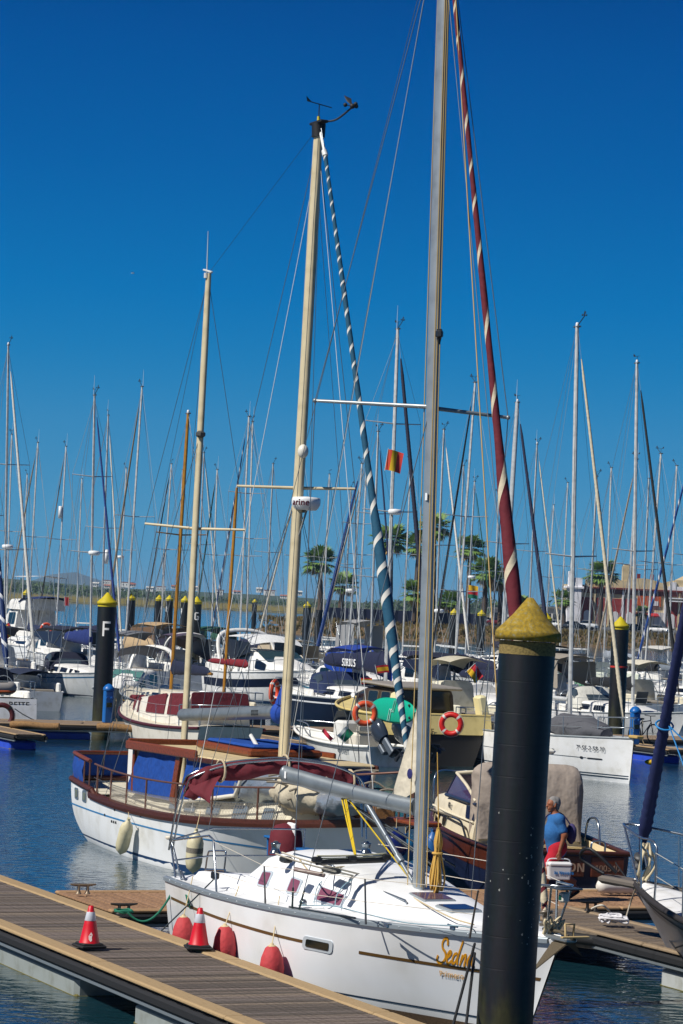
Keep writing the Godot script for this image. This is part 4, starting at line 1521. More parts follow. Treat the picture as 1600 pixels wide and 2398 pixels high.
	# the spreaders
	for q in [[738, 938, 1006, 953], [1190, 978, 1028, 955]]:
		s = S()
		var root := at_side(o, q[2], q[3], 0.03 if q[0] < 900 else -0.03)
		root = foot + (top - foot) * ((root.y - foot.y) / (top.y - foot.y))
		var sgn := 1.0 if q[0] < 900 else -1.0
		var e := at_side(o, q[0], q[1], 0.98 * sgn)
		tube(s, root, e, 0.027, 0.021, 8, true, 0.7)
		ball(s, e, Vector3.ONE * 0.03, 8, 6)
		part("spreader", s, M("#8b9294", 0.4, 0.4), o)
	var gx := foot.lerp(top, (2.52 - foot.y) / (top.y - foot.y))
	var be := at_side(o, 668, 1812, 0.72)
	var bm := S()
	var bl := gx + Vector3(0, 0, 0.14)
	var rings3 := []
	var bf := frame_of(be - bl)
	var bside := (be - bl).cross(Vector3.UP).normalized()
	for i in 9:
		var t := i / 8.0
		var ring := PackedVector3Array()
		for j in 14:
			var a := TAU * j / 14
			ring.append(bl.lerp(be, t) + bside * cos(a) * 0.075 + Vector3.UP * sin(a) * 0.105 + Vector3(0, -0.02 * sin(PI * t), 0))
		rings3.append(ring)
	loft(bm, rings3)
	var boom := part("boom", bm, M("#8f989d", 0.4, 0.5, "metal", 0.6), o)
	s = S()
	box(s, bl + Vector3(0, 0, -0.06), Vector3(0.1, 0.2, 0.12), Basis.IDENTITY, 0.02)
	part("gooseneck", s, M("#50565a", 0.5, 0.5), boom)
	s = S()
	ball(s, be, Vector3(0.08, 0.11, 0.06), 12, 8)
	part("boom_end", s, M("#7b8388", 0.4, 0.4), boom)
	s = S()
	box(s, bl.lerp(be, 0.965) + bside * 0.077 * (1.0 if bside.x > 0.0 else -1.0), Vector3(0.008, 0.09, 0.05), Basis.IDENTITY, 0.003)
	part("boom_label", s, M("#e6e8e8", 0.5), boom)
	var va := bl.lerp(be, 0.36) + Vector3(0, -0.1, 0)
	var vb := foot + Vector3(0, 0.12, 0.14)
	s = S()
	tube(s, va, va.lerp(vb, 0.68), 0.034, 0.034, 10)
	tube(s, va.lerp(vb, 0.66), va.lerp(vb, 0.74), 0.05, 0.05, 10)
	tube(s, va.lerp(vb, 0.72), vb, 0.027, 0.027, 10)
	part("rod_kicker", s, M("#99a2a8", 0.3, 0.6), o)
	s = S()
	var yl := M("#c9ac12", 0.8)
	path(s, [bl.lerp(be, 0.50) + Vector3(0, -0.11, 0), vb + Vector3(0.03, 0.05, 0.05)], 0.011, 5)
	part("yellow_kicker_line", s, yl, o)
	s = S()
	var ms := bl.lerp(be, 0.53) + Vector3(0, -0.12, 0)
	var mc := tl.lerp(tr2, 0.55) + Vector3(0, 0.08, 0)
	for k in [-0.02, 0.0, 0.03]: path(s, [ms + Vector3(0, 0, k * 2.5), mc + Vector3(0, 0, k * 0.6)], 0.011, 5)
	part("yellow_mainsheet", s, yl, o)
	s = S()
	for e in [[0.0, -0.45], [0.25, -0.3], [0.3, -0.6]]: tube(s, bl.lerp(be, 0.55) + Vector3(0, -0.13, 0), Vector3(-0.55 + e[0], 1.8, mc.z + 0.2 + e[1]), 0.014, 0.014, 6)
	part("boom_crutch", s, M("#3c4347", 0.5, 0.4), o)
	# what shows of the mainsail, rolled into the mast, and the coiled halyard
	s = S()
	var q0 := at_side(o, 1003, 1580, 0.03)
	sheet(s, 10, 4, func(u: float, v: float) -> Vector3:
		var m := foot + (top - foot) * ((lerpf(2.72, 3.85, u) - foot.y) / (top.y - foot.y)) + Vector3(0, 0, 0.12)
		var w := 0.46 * pow(1.0 - u, 1.3) + 0.02
		return m + Vector3(0.14 * v * (1.0 - u) + 0.02 * sin(v * 6.0), -0.28 * v * (1.0 - u) * (1.0 - u), w * v))
	var ms2 := part("mainsail_corner", s, M("#d2cab6", 0.9, 0.0, "cloth", 0.6), o)
	s = S()
	ball(s, at_side(o, 960, 1812, 0.13), Vector3(0.012, 0.065, 0.07), 12, 8)
	part("sail_badge", s, M("#27265f", 0.6), ms2)
	s = S()
	var hc := at_side(o, 997, 1990, 0.0) + Vector3(-0.10, 0, -0.12)
	for k in 9:
		var w := 0.035 + 0.012 * (k % 3)
		var a := k * 0.7
		path(s, curve([hc + Vector3(0.01 * sin(a), 0.28, 0), hc + Vector3(w * cos(a) * 0.8, 0.12, w * sin(a)), hc + Vector3(w * 0.7 * cos(a), -0.02, w * 0.6 * sin(a)), hc + Vector3(w * 1.8 * cos(a), -0.33, w * 1.5 * sin(a)), hc + Vector3(w * 1.2 * cos(a + 0.6), -0.46 - 0.02 * (k % 4), w * sin(a + 0.6)), hc + Vector3(0, -0.08, 0)], 4), 0.012, 5)
	torus(s, Transform3D(Basis(Vector3.RIGHT, PI * 0.5), hc + Vector3(0, -0.03, 0)), 0.055, 0.016, 14, 6)
	path(s, [hc + Vector3(0, 0.28, 0), hc + Vector3(0.03, 1.2, 0.06)], 0.007, 5)
	part("halyard_coil", s, M("#c29a4a", 0.9), o)
	s = S()
	for dz in [[-0.14, 0.05], [-0.15, -0.02], [0.13, 0.09], [-0.12, 0.1]]:
		path(s, [foot + Vector3(dz[1], 0.1, dz[0]), foot.lerp(top, 0.35) + Vector3(dz[1] * 0.6, 0, dz[0] * 0.95), foot.lerp(top, 0.98) + Vector3(dz[1] * 0.3, 0, dz[0] * 0.8)], 0.007, 5)
	part("halyard", s, M("#b39a63", 0.9), o)
	var wm := M("#767f86", 0.4, 0.5)
	var head := foot.lerp(top, 1.08)
	var chain1 := at_side(o, 684, 2140, 1.30)
	var chain2 := at_side(o, 697, 2143, 1.30)
	var tipR := at_side(o, 738, 938, 0.98)
	wire(o, chain1, tipR, 0.006, wm)
	wire(o, tipR, head, 0.006, wm)
	wire(o, chain2, foot.lerp(top, 0.515) + Vector3(0.05, 0, 0), 0.006, wm)
	var tipL := at_side(o, 1190, 978, -0.98)
	wire(o, Vector3(-1.25, 1.2, chain1.z), tipL, 0.006, wm)
	wire(o, tipL, head, 0.006, wm)
	for e in [[chain1, tipR], [chain2, foot.lerp(top, 0.5)]]:
		s = S()
		tube(s, e[0], (e[0] as Vector3).lerp(e[1], 0.05), 0.013, 0.013, 6)
		part("turnbuckle", s, M("#2e3b38", 0.4, 0.4), o)
	# lines that run up and leave the top of the picture
	for q in [[970, 0, 1070, 0.0, 0.9], [993, 0, 640, 0.0, 1.1]]: pass
	wire(o, be, head + Vector3(0.02, 0, 0.1), 0.006, M("#b5b5ae", 0.7), "topping_lift")
	wire(o, Vector3(0.5, 1.75, -0.1), head + Vector3(0, 0, 0.12), 0.005, wm, "backstay")
	wire(o, Vector3(-0.5, 1.75, -0.1), head + Vector3(0, 0, 0.12), 0.005, wm, "backstay")
	wire(o, at_side(o, 1165, 1660, 0.1), head + Vector3(0, 0, -0.1), 0.009, M("#b59a66", 0.9), "spinnaker_halyard")
	# the rolled headsail
	var f0 := at_side(o, 1277, 2132, 0.0)
	var f1 := at_side(o, 1061, -40, 0.0)
	s = S()
	lathe(s, [[0.03, -0.16], [0.085, -0.15], [0.085, -0.12], [0.04, -0.11], [0.04, -0.03], [0.085, -0.02], [0.085, 0.01], [0.03, 0.02]], Transform3D(frame_of(f1 - f0), f0 - (f1 - f0).normalized() * 0.02), 14)
	part("furling_drum", s, M("#6d665c", 0.4, 0.4), o)
	wire(o, tip, f0, 0.012, steel, "forestay")
	furled_near(o, f0, f1, 0.08, bur, M("#cfc3a8", 0.85, 0.0, "cloth", 1.0))
	wire(o, f0 + Vector3(0.05, 0, 0.16), f1 + Vector3(0.02, 0, 0.1), 0.006, wm, "inner_line")
	# the name in orange script on the bow
	var gold := M("#d79518", 0.5)
	var place := func(u: float, v: float, off: float) -> Vector3:      # u along the hull from the S, v up, in metres
		var t := lerpf(0.836, 0.836 + 0.066, u / 0.94)
		return hp(h, t, 0.905 + v * 1.08, 1.0) + Vector3(off, 0, 0)
	var letters := {
		"S": [[[0.205, 0.185], [0.185, 0.25], [0.135, 0.262], [0.085, 0.215], [0.10, 0.15], [0.17, 0.10], [0.185, 0.04], [0.13, -0.015], [0.05, -0.02], [0.0, 0.01], [0.015, 0.06]]],
		"e": [[[0.225, 0.045], [0.275, 0.075], [0.30, 0.105], [0.27, 0.125], [0.225, 0.08], [0.225, 0.01], [0.265, -0.02], [0.33, 0.02]]],
		"d": [[[0.43, 0.11], [0.375, 0.095], [0.345, 0.035], [0.365, -0.015], [0.42, 0.02], [0.465, 0.11]], [[0.52, 0.26], [0.475, 0.13], [0.455, 0.04], [0.465, -0.02]]],
		"n": [[[0.555, 0.105], [0.535, 0.04], [0.52, -0.025]], [[0.53, 0.01], [0.575, 0.085], [0.62, 0.105], [0.625, 0.05], [0.615, -0.01], [0.64, -0.02]]],
		"a": [[[0.78, 0.115], [0.72, 0.105], [0.675, 0.045], [0.69, -0.01], [0.74, 0.01], [0.785, 0.09]], [[0.80, 0.115], [0.785, 0.04], [0.80, -0.015], [0.84, -0.01]]],
	}
	for l in letters:
		s = S()
		for k in letters[l]: stroke(k, 0.0165, s, place)
		part("painted_letter", s, gold, o)
	var e0 := hp(h, 0.84, 0.76, 1.0)
	var e1 := hp(h, 0.89, 0.76, 1.0)
	var along := (e1 - e0).normalized()
	var upv := (hp(h, 0.91, 0.80, 1.0) - hp(h, 0.91, 0.72, 1.0)).normalized()
	var nb := along.cross(upv).normalized()
	upv = nb.cross(along)
	var t2 := lettering("painted_word", "Primero", 0.07, M("#cfa05a", 0.5), o, Transform3D(Basis(along, upv, nb), hp(h, 0.862, 0.755, 1.0) + nb * 0.012))
	t2.set_meta("label", "small orange word Primero below the name")

func furled_near(o: Node3D, a: Vector3, b: Vector3, r: float, m: Material, edge: Material) -> void:
	# wide helical turns above, close narrow turns near the foot
	var s := S()
	var s2 := S()
	var len := (b - a).length()
	var f := frame_of(b - a)
	var n := 24
	var steps := 420
	var rings := []
	var tw := 0.0
	for i in steps + 1:
		var t := float(i) / steps
		var z := t * len
		var pitch := lerpf(lerpf(0.16, 1.05, smoothstep(0.6, 4.0, z)), 0.55, smoothstep(6.2, 9.4, z)) * (1.0 + 0.16 * sin(z * 2.7) + 0.1 * sin(z * 6.1))
		tw -= TAU * (len / steps) / pitch
		var rr := r * lerpf(0.55, 1.0, smoothstep(0.5, 3.2, z)) * lerpf(lerpf(1.0, 0.46, smoothstep(3.6, 7.2, z)), 0.33, smoothstep(7.2, len, z))
		rr *= 1.0 + 0.07 * sin(z * 1.9) + 0.04 * sin(z * 5.3)
		if z < 0.1: rr *= 0.7
		var ring := PackedVector3Array()
		for j in n:
			var q := TAU * j / n + tw
			ring.append(a.lerp(b, t) + (f.x * cos(q) + f.z * sin(q)) * rr * (1.0 + (0.06 * (1.0 - float(j) / n))))
		rings.append(ring)
	soft(s); soft(s2)
	for i in steps:
		var z := float(i) / steps * len
		var cut := int(lerpf(17.0, 4.0, smoothstep(0.6, 4.0, z)))
		for j in n:
			var k := (j + 1) % n
			quad(s2 if j < cut else s, rings[i][j], rings[i][k], rings[i + 1][k], rings[i + 1][j])
	var p := part("furled_sail", s, m, o)
	part("sail_edge_strip", s2, edge, p)

func bimini_near(o: Node3D, m: Material) -> void:     # the folded burgundy sunshade on its hoop across the stern
	var s := S()
	var steel := M("#9aa3a8", 0.25, 0.9)
	var pts := [at_side(o, 396, 1990, 1.0), at_side(o, 412, 1900, 1.02), at_side(o, 432, 1830, 1.05), at_side(o, 450, 1812, 1.0), at_side(o, 520, 1788, 0.65), at_side(o, 600, 1778, 0.25), at_side(o, 670, 1775, -0.1), at_side(o, 760, 1786, -0.55), at_side(o, 820, 1808, -0.9), at_side(o, 842, 1832, -1.05), at_side(o, 846, 1870, -1.08), at_side(o, 848, 1960, -1.08)]
	path(s, curve(pts, 4), 0.016, 8)
	var q := []
	for p in pts: q.append(p + Vector3(0, -0.02, -0.12))
	path(s, curve(q, 4), 0.014, 8)
	part("bimini_hoop", s, steel, o)
	s = S()
	var top := curve([at_side(o, 440, 1826, 1.03), at_side(o, 470, 1804, 0.93), at_side(o, 520, 1790, 0.66), at_side(o, 600, 1781, 0.26), at_side(o, 670, 1779, -0.1), at_side(o, 740, 1786, -0.45), at_side(o, 800, 1802, -0.8), at_side(o, 838, 1834, -1.0)], 6)
	var n := top.size()
	var rings := []
	for i in n:
		var t := float(i) / (n - 1)
		var drop := 0.23 + 0.03 * sin(t * 21.0) + (0.14 * exp(-pow((t - 0.13) / 0.07, 2))) - 0.05 * exp(-pow((t - 0.24) / 0.03, 2)) - 0.06 * exp(-pow((t - 0.78) / 0.03, 2))
		var wd := 0.10 + 0.02 * sin(t * 33.0)
		var c: Vector3 = top[i]
		var ring := PackedVector3Array()
		for e in [[0.0, 0.03], [0.6, 0.02], [1.0, -0.3], [0.9, -0.7], [0.45, -1.0], [-0.3, -0.95], [-0.8, -0.55], [-0.7, -0.1]]:
			ring.append(c + Vector3(0.02 * sin(t * 40.0 + e[1] * 5.0), e[1] * drop, e[0] * wd * (1.0 + 0.25 * sin(t * 57.0 + e[0] * 2.0))))
		rings.append(ring)
	loft(s, rings)
	var cv := part("folded_bimini", s, m, o)
	s = S()
	var c0: Vector3 = at_side(o, 462, 1830, 0.98)
	sheet(s, 8, 8, func(u: float, v: float) -> Vector3:
		var a := at_side(o, lerpf(442, 520, u), lerpf(1838, 1816, u), lerpf(1.06, 0.7, u))
		var b := at_side(o, lerpf(478, 492, u), lerpf(1872, 1882, u), 0.95)
		return a.lerp(b, v) + Vector3(0.05 * sin(v * PI), 0.0, 0.05 * sin(u * 9.0 + v * 2.0) * (1.0 - v)))
	part("hanging_corner", s, m, cv)
	s = S()
	for x in [[518, 1788, 0.68], [668, 1777, -0.1], [820, 1812, -0.9]]:
		var p := at_side(o, x[0], x[1], x[2])
		torus(s, Transform3D(Basis(Vector3.UP, PI * 0.5), p + Vector3(0, -0.10, 0)), 0.15, 0.017, 14, 6)
	part("bimini_tie", s, M("#b7a78a", 0.9), cv)
	s = S()
	path(s, curve([at_side(o, 582, 1789, 0.36) + Vector3(0, 0, 0.12), at_side(o, 655, 1787, 0.0) + Vector3(0, 0, 0.12)], 3), 0.014, 5)
	path(s, curve([at_side(o, 675, 1787, -0.1) + Vector3(0, 0, 0.12), at_side(o, 715, 1794, -0.3) + Vector3(0, 0, 0.12)], 3), 0.014, 5)
	part("white_piping", s, M("#cfc6c4", 0.8), cv)

# ---------- the white motor ketch with blue canvas ----------
func build_ketch() -> void:
	var o := thing("motor_ketch", "white two masted ketch with brown rails and blue canvas wheelhouse sides", "ketch", Vector3(-3.88, 0, -56.42), heading_turn(Vector2(0.426, 0.905)))
	var h := {"L": 12.4, "B": 3.75, "f0": 1.08, "f1": 0.94, "f2": 1.46, "tw": 0.80, "br": 1.5, "sr": 0.95, "srp": 3.0, "wf": 0.95, "full": 2.5, "flare": 0.8, "bowf": 0.3, "sternf": 1.0, "tm": 0.40, "fm_at": 0.40}
	var white := M("#e2e5e5", 0.35, 0.0, "stain", 0.22)
	var cream := M("#d8d2bd", 0.6, 0.0, "stain", 0.5)
	var brown := M("#552817", 0.5, 0.0, "wood", 1.5)
	var varn := M("#84401c", 0.4, 0.0, "wood", 1.5)
	var blue := M("#004398", 0.85, 0.0, "cloth", 0.5)
	var steel := M("#a9b1b6", 0.25, 0.9)
	var bronze := M("#6b4a3e", 0.5, 0.3)
	var beige := M("#c9bd9c", 0.5, 0.0, "stain", 0.4)
	var wm := M("#5d666c", 0.4, 0.4)
	part("hull", hull_mesh(h, 44, 12), white, o)
	part("deck", deck_mesh(h, 0.06, 0.05), cream, o)
	var s := S()
	band(s, h, -0.1, 0.13, 0.0, 0.99, 0.006)
	part("boot_stripe", s, M("#17385f", 0.5), o)
	s = S()
	band(s, h, 0.66, 0.69, 0.0, 0.80, 0.006)
	part("blue_line", s, M("#2f78ad", 0.5), o)
	for side in [-1.0, 1.0]:
		s = S()
		var rings := []
		for i in 41:
			var t := lerpf(0.13, 0.995, i / 40.0)
			var p := hp(h, t, sheer_at(h, t), side)
			var ring := PackedVector3Array()
			for q in [[0.03, -0.08], [0.05, -0.02], [0.05, 0.05], [-0.10, 0.06], [-0.10, -0.04]]: ring.append(p + Vector3(side * q[0], q[1], 0))
			rings.append(ring)
		loft(s, rings, false, true, true)
		part("cap_rail", s, brown, o)
	# raised quarterdeck round the stern
	s = S()
	var aft := []
	for i in 9: aft.append([lerpf(0.145, 0.0, i / 8.0), 1.0])
	var edge := []
	for e in aft: edge.append(hp(h, e[0], sheer_at(h, e[0]), 1.0))
	var w0: float = edge[-1].x
	for i in range(1, 6): edge.append(Vector3(w0 * cos(PI * i / 6.0), h.f0, edge[-1].z * 0.0 + hp(h, 0.0, h.f0, 0.0).z + 0.28 * sin(PI * i / 6.0)))
	for i in 9: edge.append(hp(h, lerpf(0.0, 0.145, i / 8.0), sheer_at(h, lerpf(0.0, 0.145, i / 8.0)), -1.0))
	var rr := []
	for p in edge: rr.append(PackedVector3Array([p + Vector3(0, -0.3, 0) * (1.0 if absf(p.x) < w0 * 0.95 else 0.2), p + Vector3(0, 0.0, 0), p + Vector3(0, 0.07, 0)]))
	loft(s, rr, false, false)
	part("quarterdeck_bulwark", s, white, o)
	s = S()
	var capl := []
	for p in edge: capl.append(p + Vector3(0, 0.10, 0))
	path(s, capl, 0.06, 6)
	tube(s, edge[0] + Vector3(0, 0.10, 0), edge[0] + Vector3(0, -0.06, -0.3), 0.055, 0.055, 6)
	part("quarter_rail", s, brown, o)
	s = S()
	flat(s)
	for i in range(1, edge.size() - 1): tri(s, edge[0] + Vector3(0, 0.02, 0), edge[i] + Vector3(0, 0.02, 0), edge[i + 1] + Vector3(0, 0.02, 0))
	part("quarterdeck", s, cream, o)
	# ports in the quarter
	for q in [[0.03, 0.055], [0.085, 0.112]]:
		s = S()
		hull_panel(s, h, q[0], q[1], 0.80, 1.03, 0.015, 1.0, 0.2, 0.8)
		var f := part("stern_port", s, M("#8b9296", 0.3, 0.6), o)
		s = S()
		hull_panel(s, h, q[0] + 0.006, q[1] - 0.006, 0.84, 0.99, 0.022, 1.0, 0.2, 0.8)
		part("pane", s, M("#77795f", 0.15), f)
	s = S()
	for q in [[0.28, 0.84], [0.40, 0.86], [0.23, 0.68], [0.27, 0.60], [0.281, 0.60], [0.292, 0.60]]:
		var p := hp(h, q[0], q[1], 1.0)
		box(s, p, Vector3(0.02, 0.05, 0.07), Basis.IDENTITY, 0.008)
	part("drain_outlet", s, M("#23221f", 0.6), o)
	# aft rail with blue weather cloths
	s = S()
	var rl := []
	for p in edge: rl.append(p * Vector3(0.97, 1, 1) + Vector3(0, 0.62, 0))
	path(s, rl.slice(2, rl.size() - 2), 0.045, 6)
	var ar := part("aft_wooden_rail", s, varn, o)
	for i in range(2, edge.size() - 2, 2):
		s = S()
		tube(s, edge[i] * Vector3(0.97, 1, 1) + Vector3(0, 0.1, 0), rl[i], 0.016, 0.016, 6)
		part("rail_post", s, bronze, o)
	s = S()
	var cl := []
	for i in range(4, edge.size() - 4): cl.append(PackedVector3Array([rl[i] + Vector3(0, -0.04, 0), rl[i].lerp(edge[i] + Vector3(0, 0.12, 0), 0.5) + Vector3(0.02, 0, 0.02 * sin(i * 2.0)), edge[i] * Vector3(0.97, 1, 1) + Vector3(0, 0.13, 0)]))
	loft(s, cl, false, false)
	part("blue_weather_cloth", s, blue, o)
	# deckhouse
	var c := [[0.19, 1.2, 0.95, 1.2], [0.30, 1.28, 0.9, 1.22], [0.46, 1.28, 0.92, 1.32], [0.64, 1.2, 0.97, 1.46], [0.75, 1.0, 1.05, 1.5], [0.83, 0.65, 1.12, 1.42], [0.85, 0.5, 1.15, 1.3]]
	part("cabin", cab_mesh(h, c, 0.10), cream, o)
	var fr := M("#7e868a", 0.35, 0.5)
	for w in [[0.385, 0.415], [0.445, 0.487], [0.525, 0.572], [0.615, 0.66], [0.70, 0.73]]:
		cab_window(o, h, c, w[0], w[1], 0.18, 0.72, 1.0, fr, M("#5a6c7c", 0.12), 0.03, 0.10, 0.0, 0.25)
	# wheelhouse: roof, posts, canvas sides
	var z0 := -2.95
	var zm := -5.2
	var z1 := -8.0
	s = S()
	box(s, Vector3(0, 2.05, (z0 + z1) * 0.5), Vector3(2.75, 0.07, absf(z1 - z0) + 0.3), Basis(Vector3.RIGHT, 0.006), 0.03)
	var roof := part("wheelhouse_roof", s, M("#cbb98f", 0.6, 0.0, "stain", 0.6), o)
	for x in [-1.40, 1.40]:
		s = S()
		box(s, Vector3(x, 2.08, (z0 + zm) * 0.5 - 0.5), Vector3(0.07, 0.17, absf(zm - z0) + 1.3), Basis(Vector3.RIGHT, 0.012), 0.02)
		part("roof_edge", s, varn, roof)
		s = S()
		box(s, Vector3(x, 2.03, (zm + z1) * 0.5 - 0.5), Vector3(0.06, 0.09, absf(zm - z1) - 0.6), Basis(Vector3.RIGHT, 0.012), 0.02)
		part("roof_edge", s, brown, roof)
	s = S()
	box(s, Vector3(0, 2.10, z0 + 0.16), Vector3(2.75, 0.16, 0.07), Basis.IDENTITY, 0.02)
	part("roof_edge", s, varn, roof)
	s = S()
	box(s, Vector3(-0.3, 2.17, (z0 + zm) * 0.5 - 1.2), Vector3(1.5, 0.14, 2.6), Basis.IDENTITY, 0.04)
	part("roof_hatch", s, varn, roof)
	s = S()
	box(s, Vector3(-0.3, 2.27, (z0 + zm) * 0.5 - 1.3), Vector3(1.3, 0.08, 2.2), Basis.IDENTITY, 0.04)
	part("blue_hatch_cover", s, blue, roof)
	for side in [1.0, -1.0]:
		s = S()
		box(s, Vector3(side * 1.29, 1.6, z0), Vector3(0.06, 0.9, 0.10), Basis.IDENTITY, 0.01)
		part("wooden_post", s, varn, o)
		s = S()
		box(s, Vector3(side * 1.31, 1.58, zm), Vector3(0.07, 0.95, 0.2), Basis(Vector3.RIGHT, -0.28), 0.01)
		part("wooden_post", s, varn, o)
		s = S()
		sheet(s, 10, 6, func(u: float, v: float) -> Vector3: return Vector3(side * (1.305 + 0.015 * sin(u * 14.0 + v * 3.0)), lerpf(1.14, 2.0, v), lerpf(lerpf(z0 + 0.35, z0 - 0.35, v), zm + 0.1 - 0.25 * v, u)))
		part("blue_canvas_side", s, blue, o)
		s = S()
		sheet(s, 12, 6, func(u: float, v: float) -> Vector3: return Vector3(side * (1.30 + 0.02 * sin(u * 10.0 + v * 5.0)), lerpf(lerpf(1.16, 1.50, u), 2.0, v), lerpf(zm - 0.2 - 0.25 * v, lerpf(z1 + 0.05, z1 - 0.2, v), u)))
		part("blue_canvas_side", s, blue, o)
		s = S()
		path(s, curve([Vector3(side * 1.31, 1.16, zm - 0.2), Vector3(side * 1.31, 1.46, z1 + 0.3), Vector3(side * 1.31, 1.55, z1 - 0.05), Vector3(side * 1.28, 2.0, z1 - 0.3)], 5), 0.04, 6)
		part("windscreen_frame", s, M("#d9d4c4", 0.5), o)
	s = S()
	sheet(s, 4, 6, func(u: float, v: float) -> Vector3: return Vector3(lerpf(-1.24, 1.24, v), lerpf(1.46, 2.0, u), lerpf(z1, z1 - 0.25, u) - 0.12 * sin(PI * v)))
	part("blue_windscreen_cover", s, blue, o)
	s = S()
	box(s, Vector3(0.95, 1.62, z0 + 0.25), Vector3(0.6, 0.85, 0.5), Basis.IDENTITY, 0.05)
	part("white_aft_locker", s, M("#dfdfd9", 0.5), o)
	# mushroom vents on the roof and foredeck
	for q in [[500, 1748], [618, 1752]]:
		s = S()
		var p := at_side(o, q[0], q[1], 0.2 if q[0] < 600 else -0.5)
		lathe(s, [[0.03, -0.2], [0.04, -0.02], [0.10, 0.0], [0.11, 0.03], [0.06, 0.05]], Transform3D(Basis.IDENTITY, p), 12)
		part("mushroom_vent", s, M("#e3e3de", 0.4), o)
	# guard rails with netting
	s = S()
	for t in [0.16, 0.24, 0.32, 0.405, 0.52, 0.63, 0.74, 0.86, 0.93]:
		var p := hp(h, t, sheer_at(h, t), 1.0) + Vector3(-0.05, 0.05, 0)
		var q := S()
		tube(q, p, p + Vector3(0, 0.56, 0), 0.021, 0.019, 7)
		part("stanchion", q, bronze, o)
		p.x = -p.x
		q = S()
		tube(q, p, p + Vector3(0, 0.56, 0), 0.021, 0.019, 7)
		part("stanchion", q, bronze, o)
	for side in [1.0, -1.0]:
		s = S()
		path(s, rail_line(h, side, 0.14, 0.93, 0.61, 0.05, 24), 0.02, 6)
		part("top_rail", s, bronze, o)
		s = S()
		path(s, rail_line(h, side, 0.14, 0.93, 0.34, 0.05, 24), 0.006, 4)
		part("guard_wire", s, wm, o)
	s = S()
	var n := 150
	for i in n:
		var t0 := lerpf(0.24, 0.80, float(i) / n)
		for sl in [0.010, -0.010]:
			var t1: float = t0 + sl
			var a := hp(h, t0, sheer_at(h, t0), 1.0) + Vector3(-0.05, 0.06, 0)
			var b := hp(h, t1, sheer_at(h, t1), 1.0) + Vector3(-0.05, 0.34, 0)
			tube(s, a, b, 0.0035, 0.0035, 3, false)
	part("safety_netting", s, M("#b9b3a4", 0.9), o)
	# spars
	var mf := at_side(o, 662, 1800, 0.0)
	mf.y = 1.4
	var mt := at_side(o, 747, 290, 0.0)
	mt = Vector3(0, mt.y, mt.z)
	mast_part(o, mf, mt, 0.215, beige, 18)
	s = S()
	tube(s, mf + Vector3(0, 0.2, 0.14), mt + Vector3(0, 0, 0.11), 0.016, 0.016, 6)
	part("sail_track", s, M("#8f866d", 0.5), o)
	masthead_big(o, mt)
	var zf := at_side(o, 430, 1760, 0.0)
	zf.y = 1.3
	var zt := at_side(o, 489, 640, 0.0)
	mast_part(o, zf, zt, 0.15, beige, 16)
	s = S()
	tube(s, zt + Vector3(0, -0.02, 0.1), zt + Vector3(0, 0.86, 0.14), 0.012, 0.007, 5)
	box(s, zt + Vector3(0, 0.05, 0.05), Vector3(0.05, 0.04, 0.44), Basis(Vector3.RIGHT, -0.2), 0.01)
	tube(s, zt + Vector3(0.05, -0.1, 0), zt + Vector3(0.05, 0.0, 0), 0.05, 0.05, 8)
	part("antenna", s, M("#c4c6c2", 0.5), o)
	for q in [[492, 1238, 556, 1138, 695, 1143, 832, 1145, mf, mt, 0.9], [340, 1226, 340, 1226, 455, 1238, 575, 1241, zf, zt, 0.75]]:
		var root := at_side(o, q[4], q[5], 0.0)
		for e in [[q[2], q[3], q[10]], [q[6], q[7], -q[10]]]:
			s = S()
			tube(s, root, at_side(o, e[0], e[1], e[2]), 0.032, 0.024, 7)
			part("spreader", s, beige, o)
	for q in [[556, 1138, 0.9, 0.40], [832, 1145, -0.9, 0.40]]:
		var tip := at_side(o, q[0], q[1], q[2])
		var chain := hp(h, 0.55, sheer_at(h, 0.55), signf(q[2])) + Vector3(-signf(q[2]) * 0.08, 0.05, 0)
		wire(o, chain, tip, 0.006, wm)
		wire(o, tip, mt + Vector3(0, -0.3, 0), 0.006, wm)
		wire(o, chain + Vector3(0, 0, 0.4), at_side(o, 697, 1160, 0.0), 0.006, wm)
		wire(o, chain + Vector3(0, 0, -0.4), at_side(o, 697, 1160, 0.0), 0.006, wm)
		wire(o, chain + Vector3(0, 0, -0.2), at_side(o, 741, 385, 0.0), 0.006, M("#c9cccb", 0.6))
	for q in [[340, 1226, 0.75], [575, 1241, -0.75]]:
		var tip := at_side(o, q[0], q[1], q[2])
		var chain := hp(h, 0.16, sheer_at(h, 0.16), signf(q[2])) + Vector3(-signf(q[2]) * 0.08, 0.05, 0)
		wire(o, chain, tip, 0.006, wm)
		wire(o, tip, zt + Vector3(0, -0.1, 0), 0.006, wm)
		wire(o, chain + Vector3(0, 0, -0.4), at_side(o, 455, 1240, 0.0), 0.006, wm)
		wire(o, chain + Vector3(0, 0, 0.3), at_side(o, 472, 1010, 0.0), 0.006, wm)
	wire(o, zt, mt + Vector3(0, -0.05, 0), 0.005, M("#27445e", 0.6), "triatic_stay")
	wire(o, Vector3(0.6, 1.9, 0.1), zt, 0.005, wm, "backstay")
	wire(o, Vector3(-0.6, 1.9, 0.1), zt, 0.005, wm, "backstay")
	wire(o, mf + Vector3(0.12, 0.3, -0.2), mt + Vector3(0.05, -0.3, -0.12), 0.006, wm, "halyard")
	wire(o, mf + Vector3(-0.15, 0.3, -0.5), mt + Vector3(0, -0.3, -0.12), 0.006, wm, "halyard")
	s = S()
	var lp := at_side(o, 710, 1057, 0.06)
	ball(s, lp, Vector3(0.10, 0.13, 0.10), 12, 8)
	part("deck_light", s, M("#d8d5c8", 0.4), o)
	s = S()
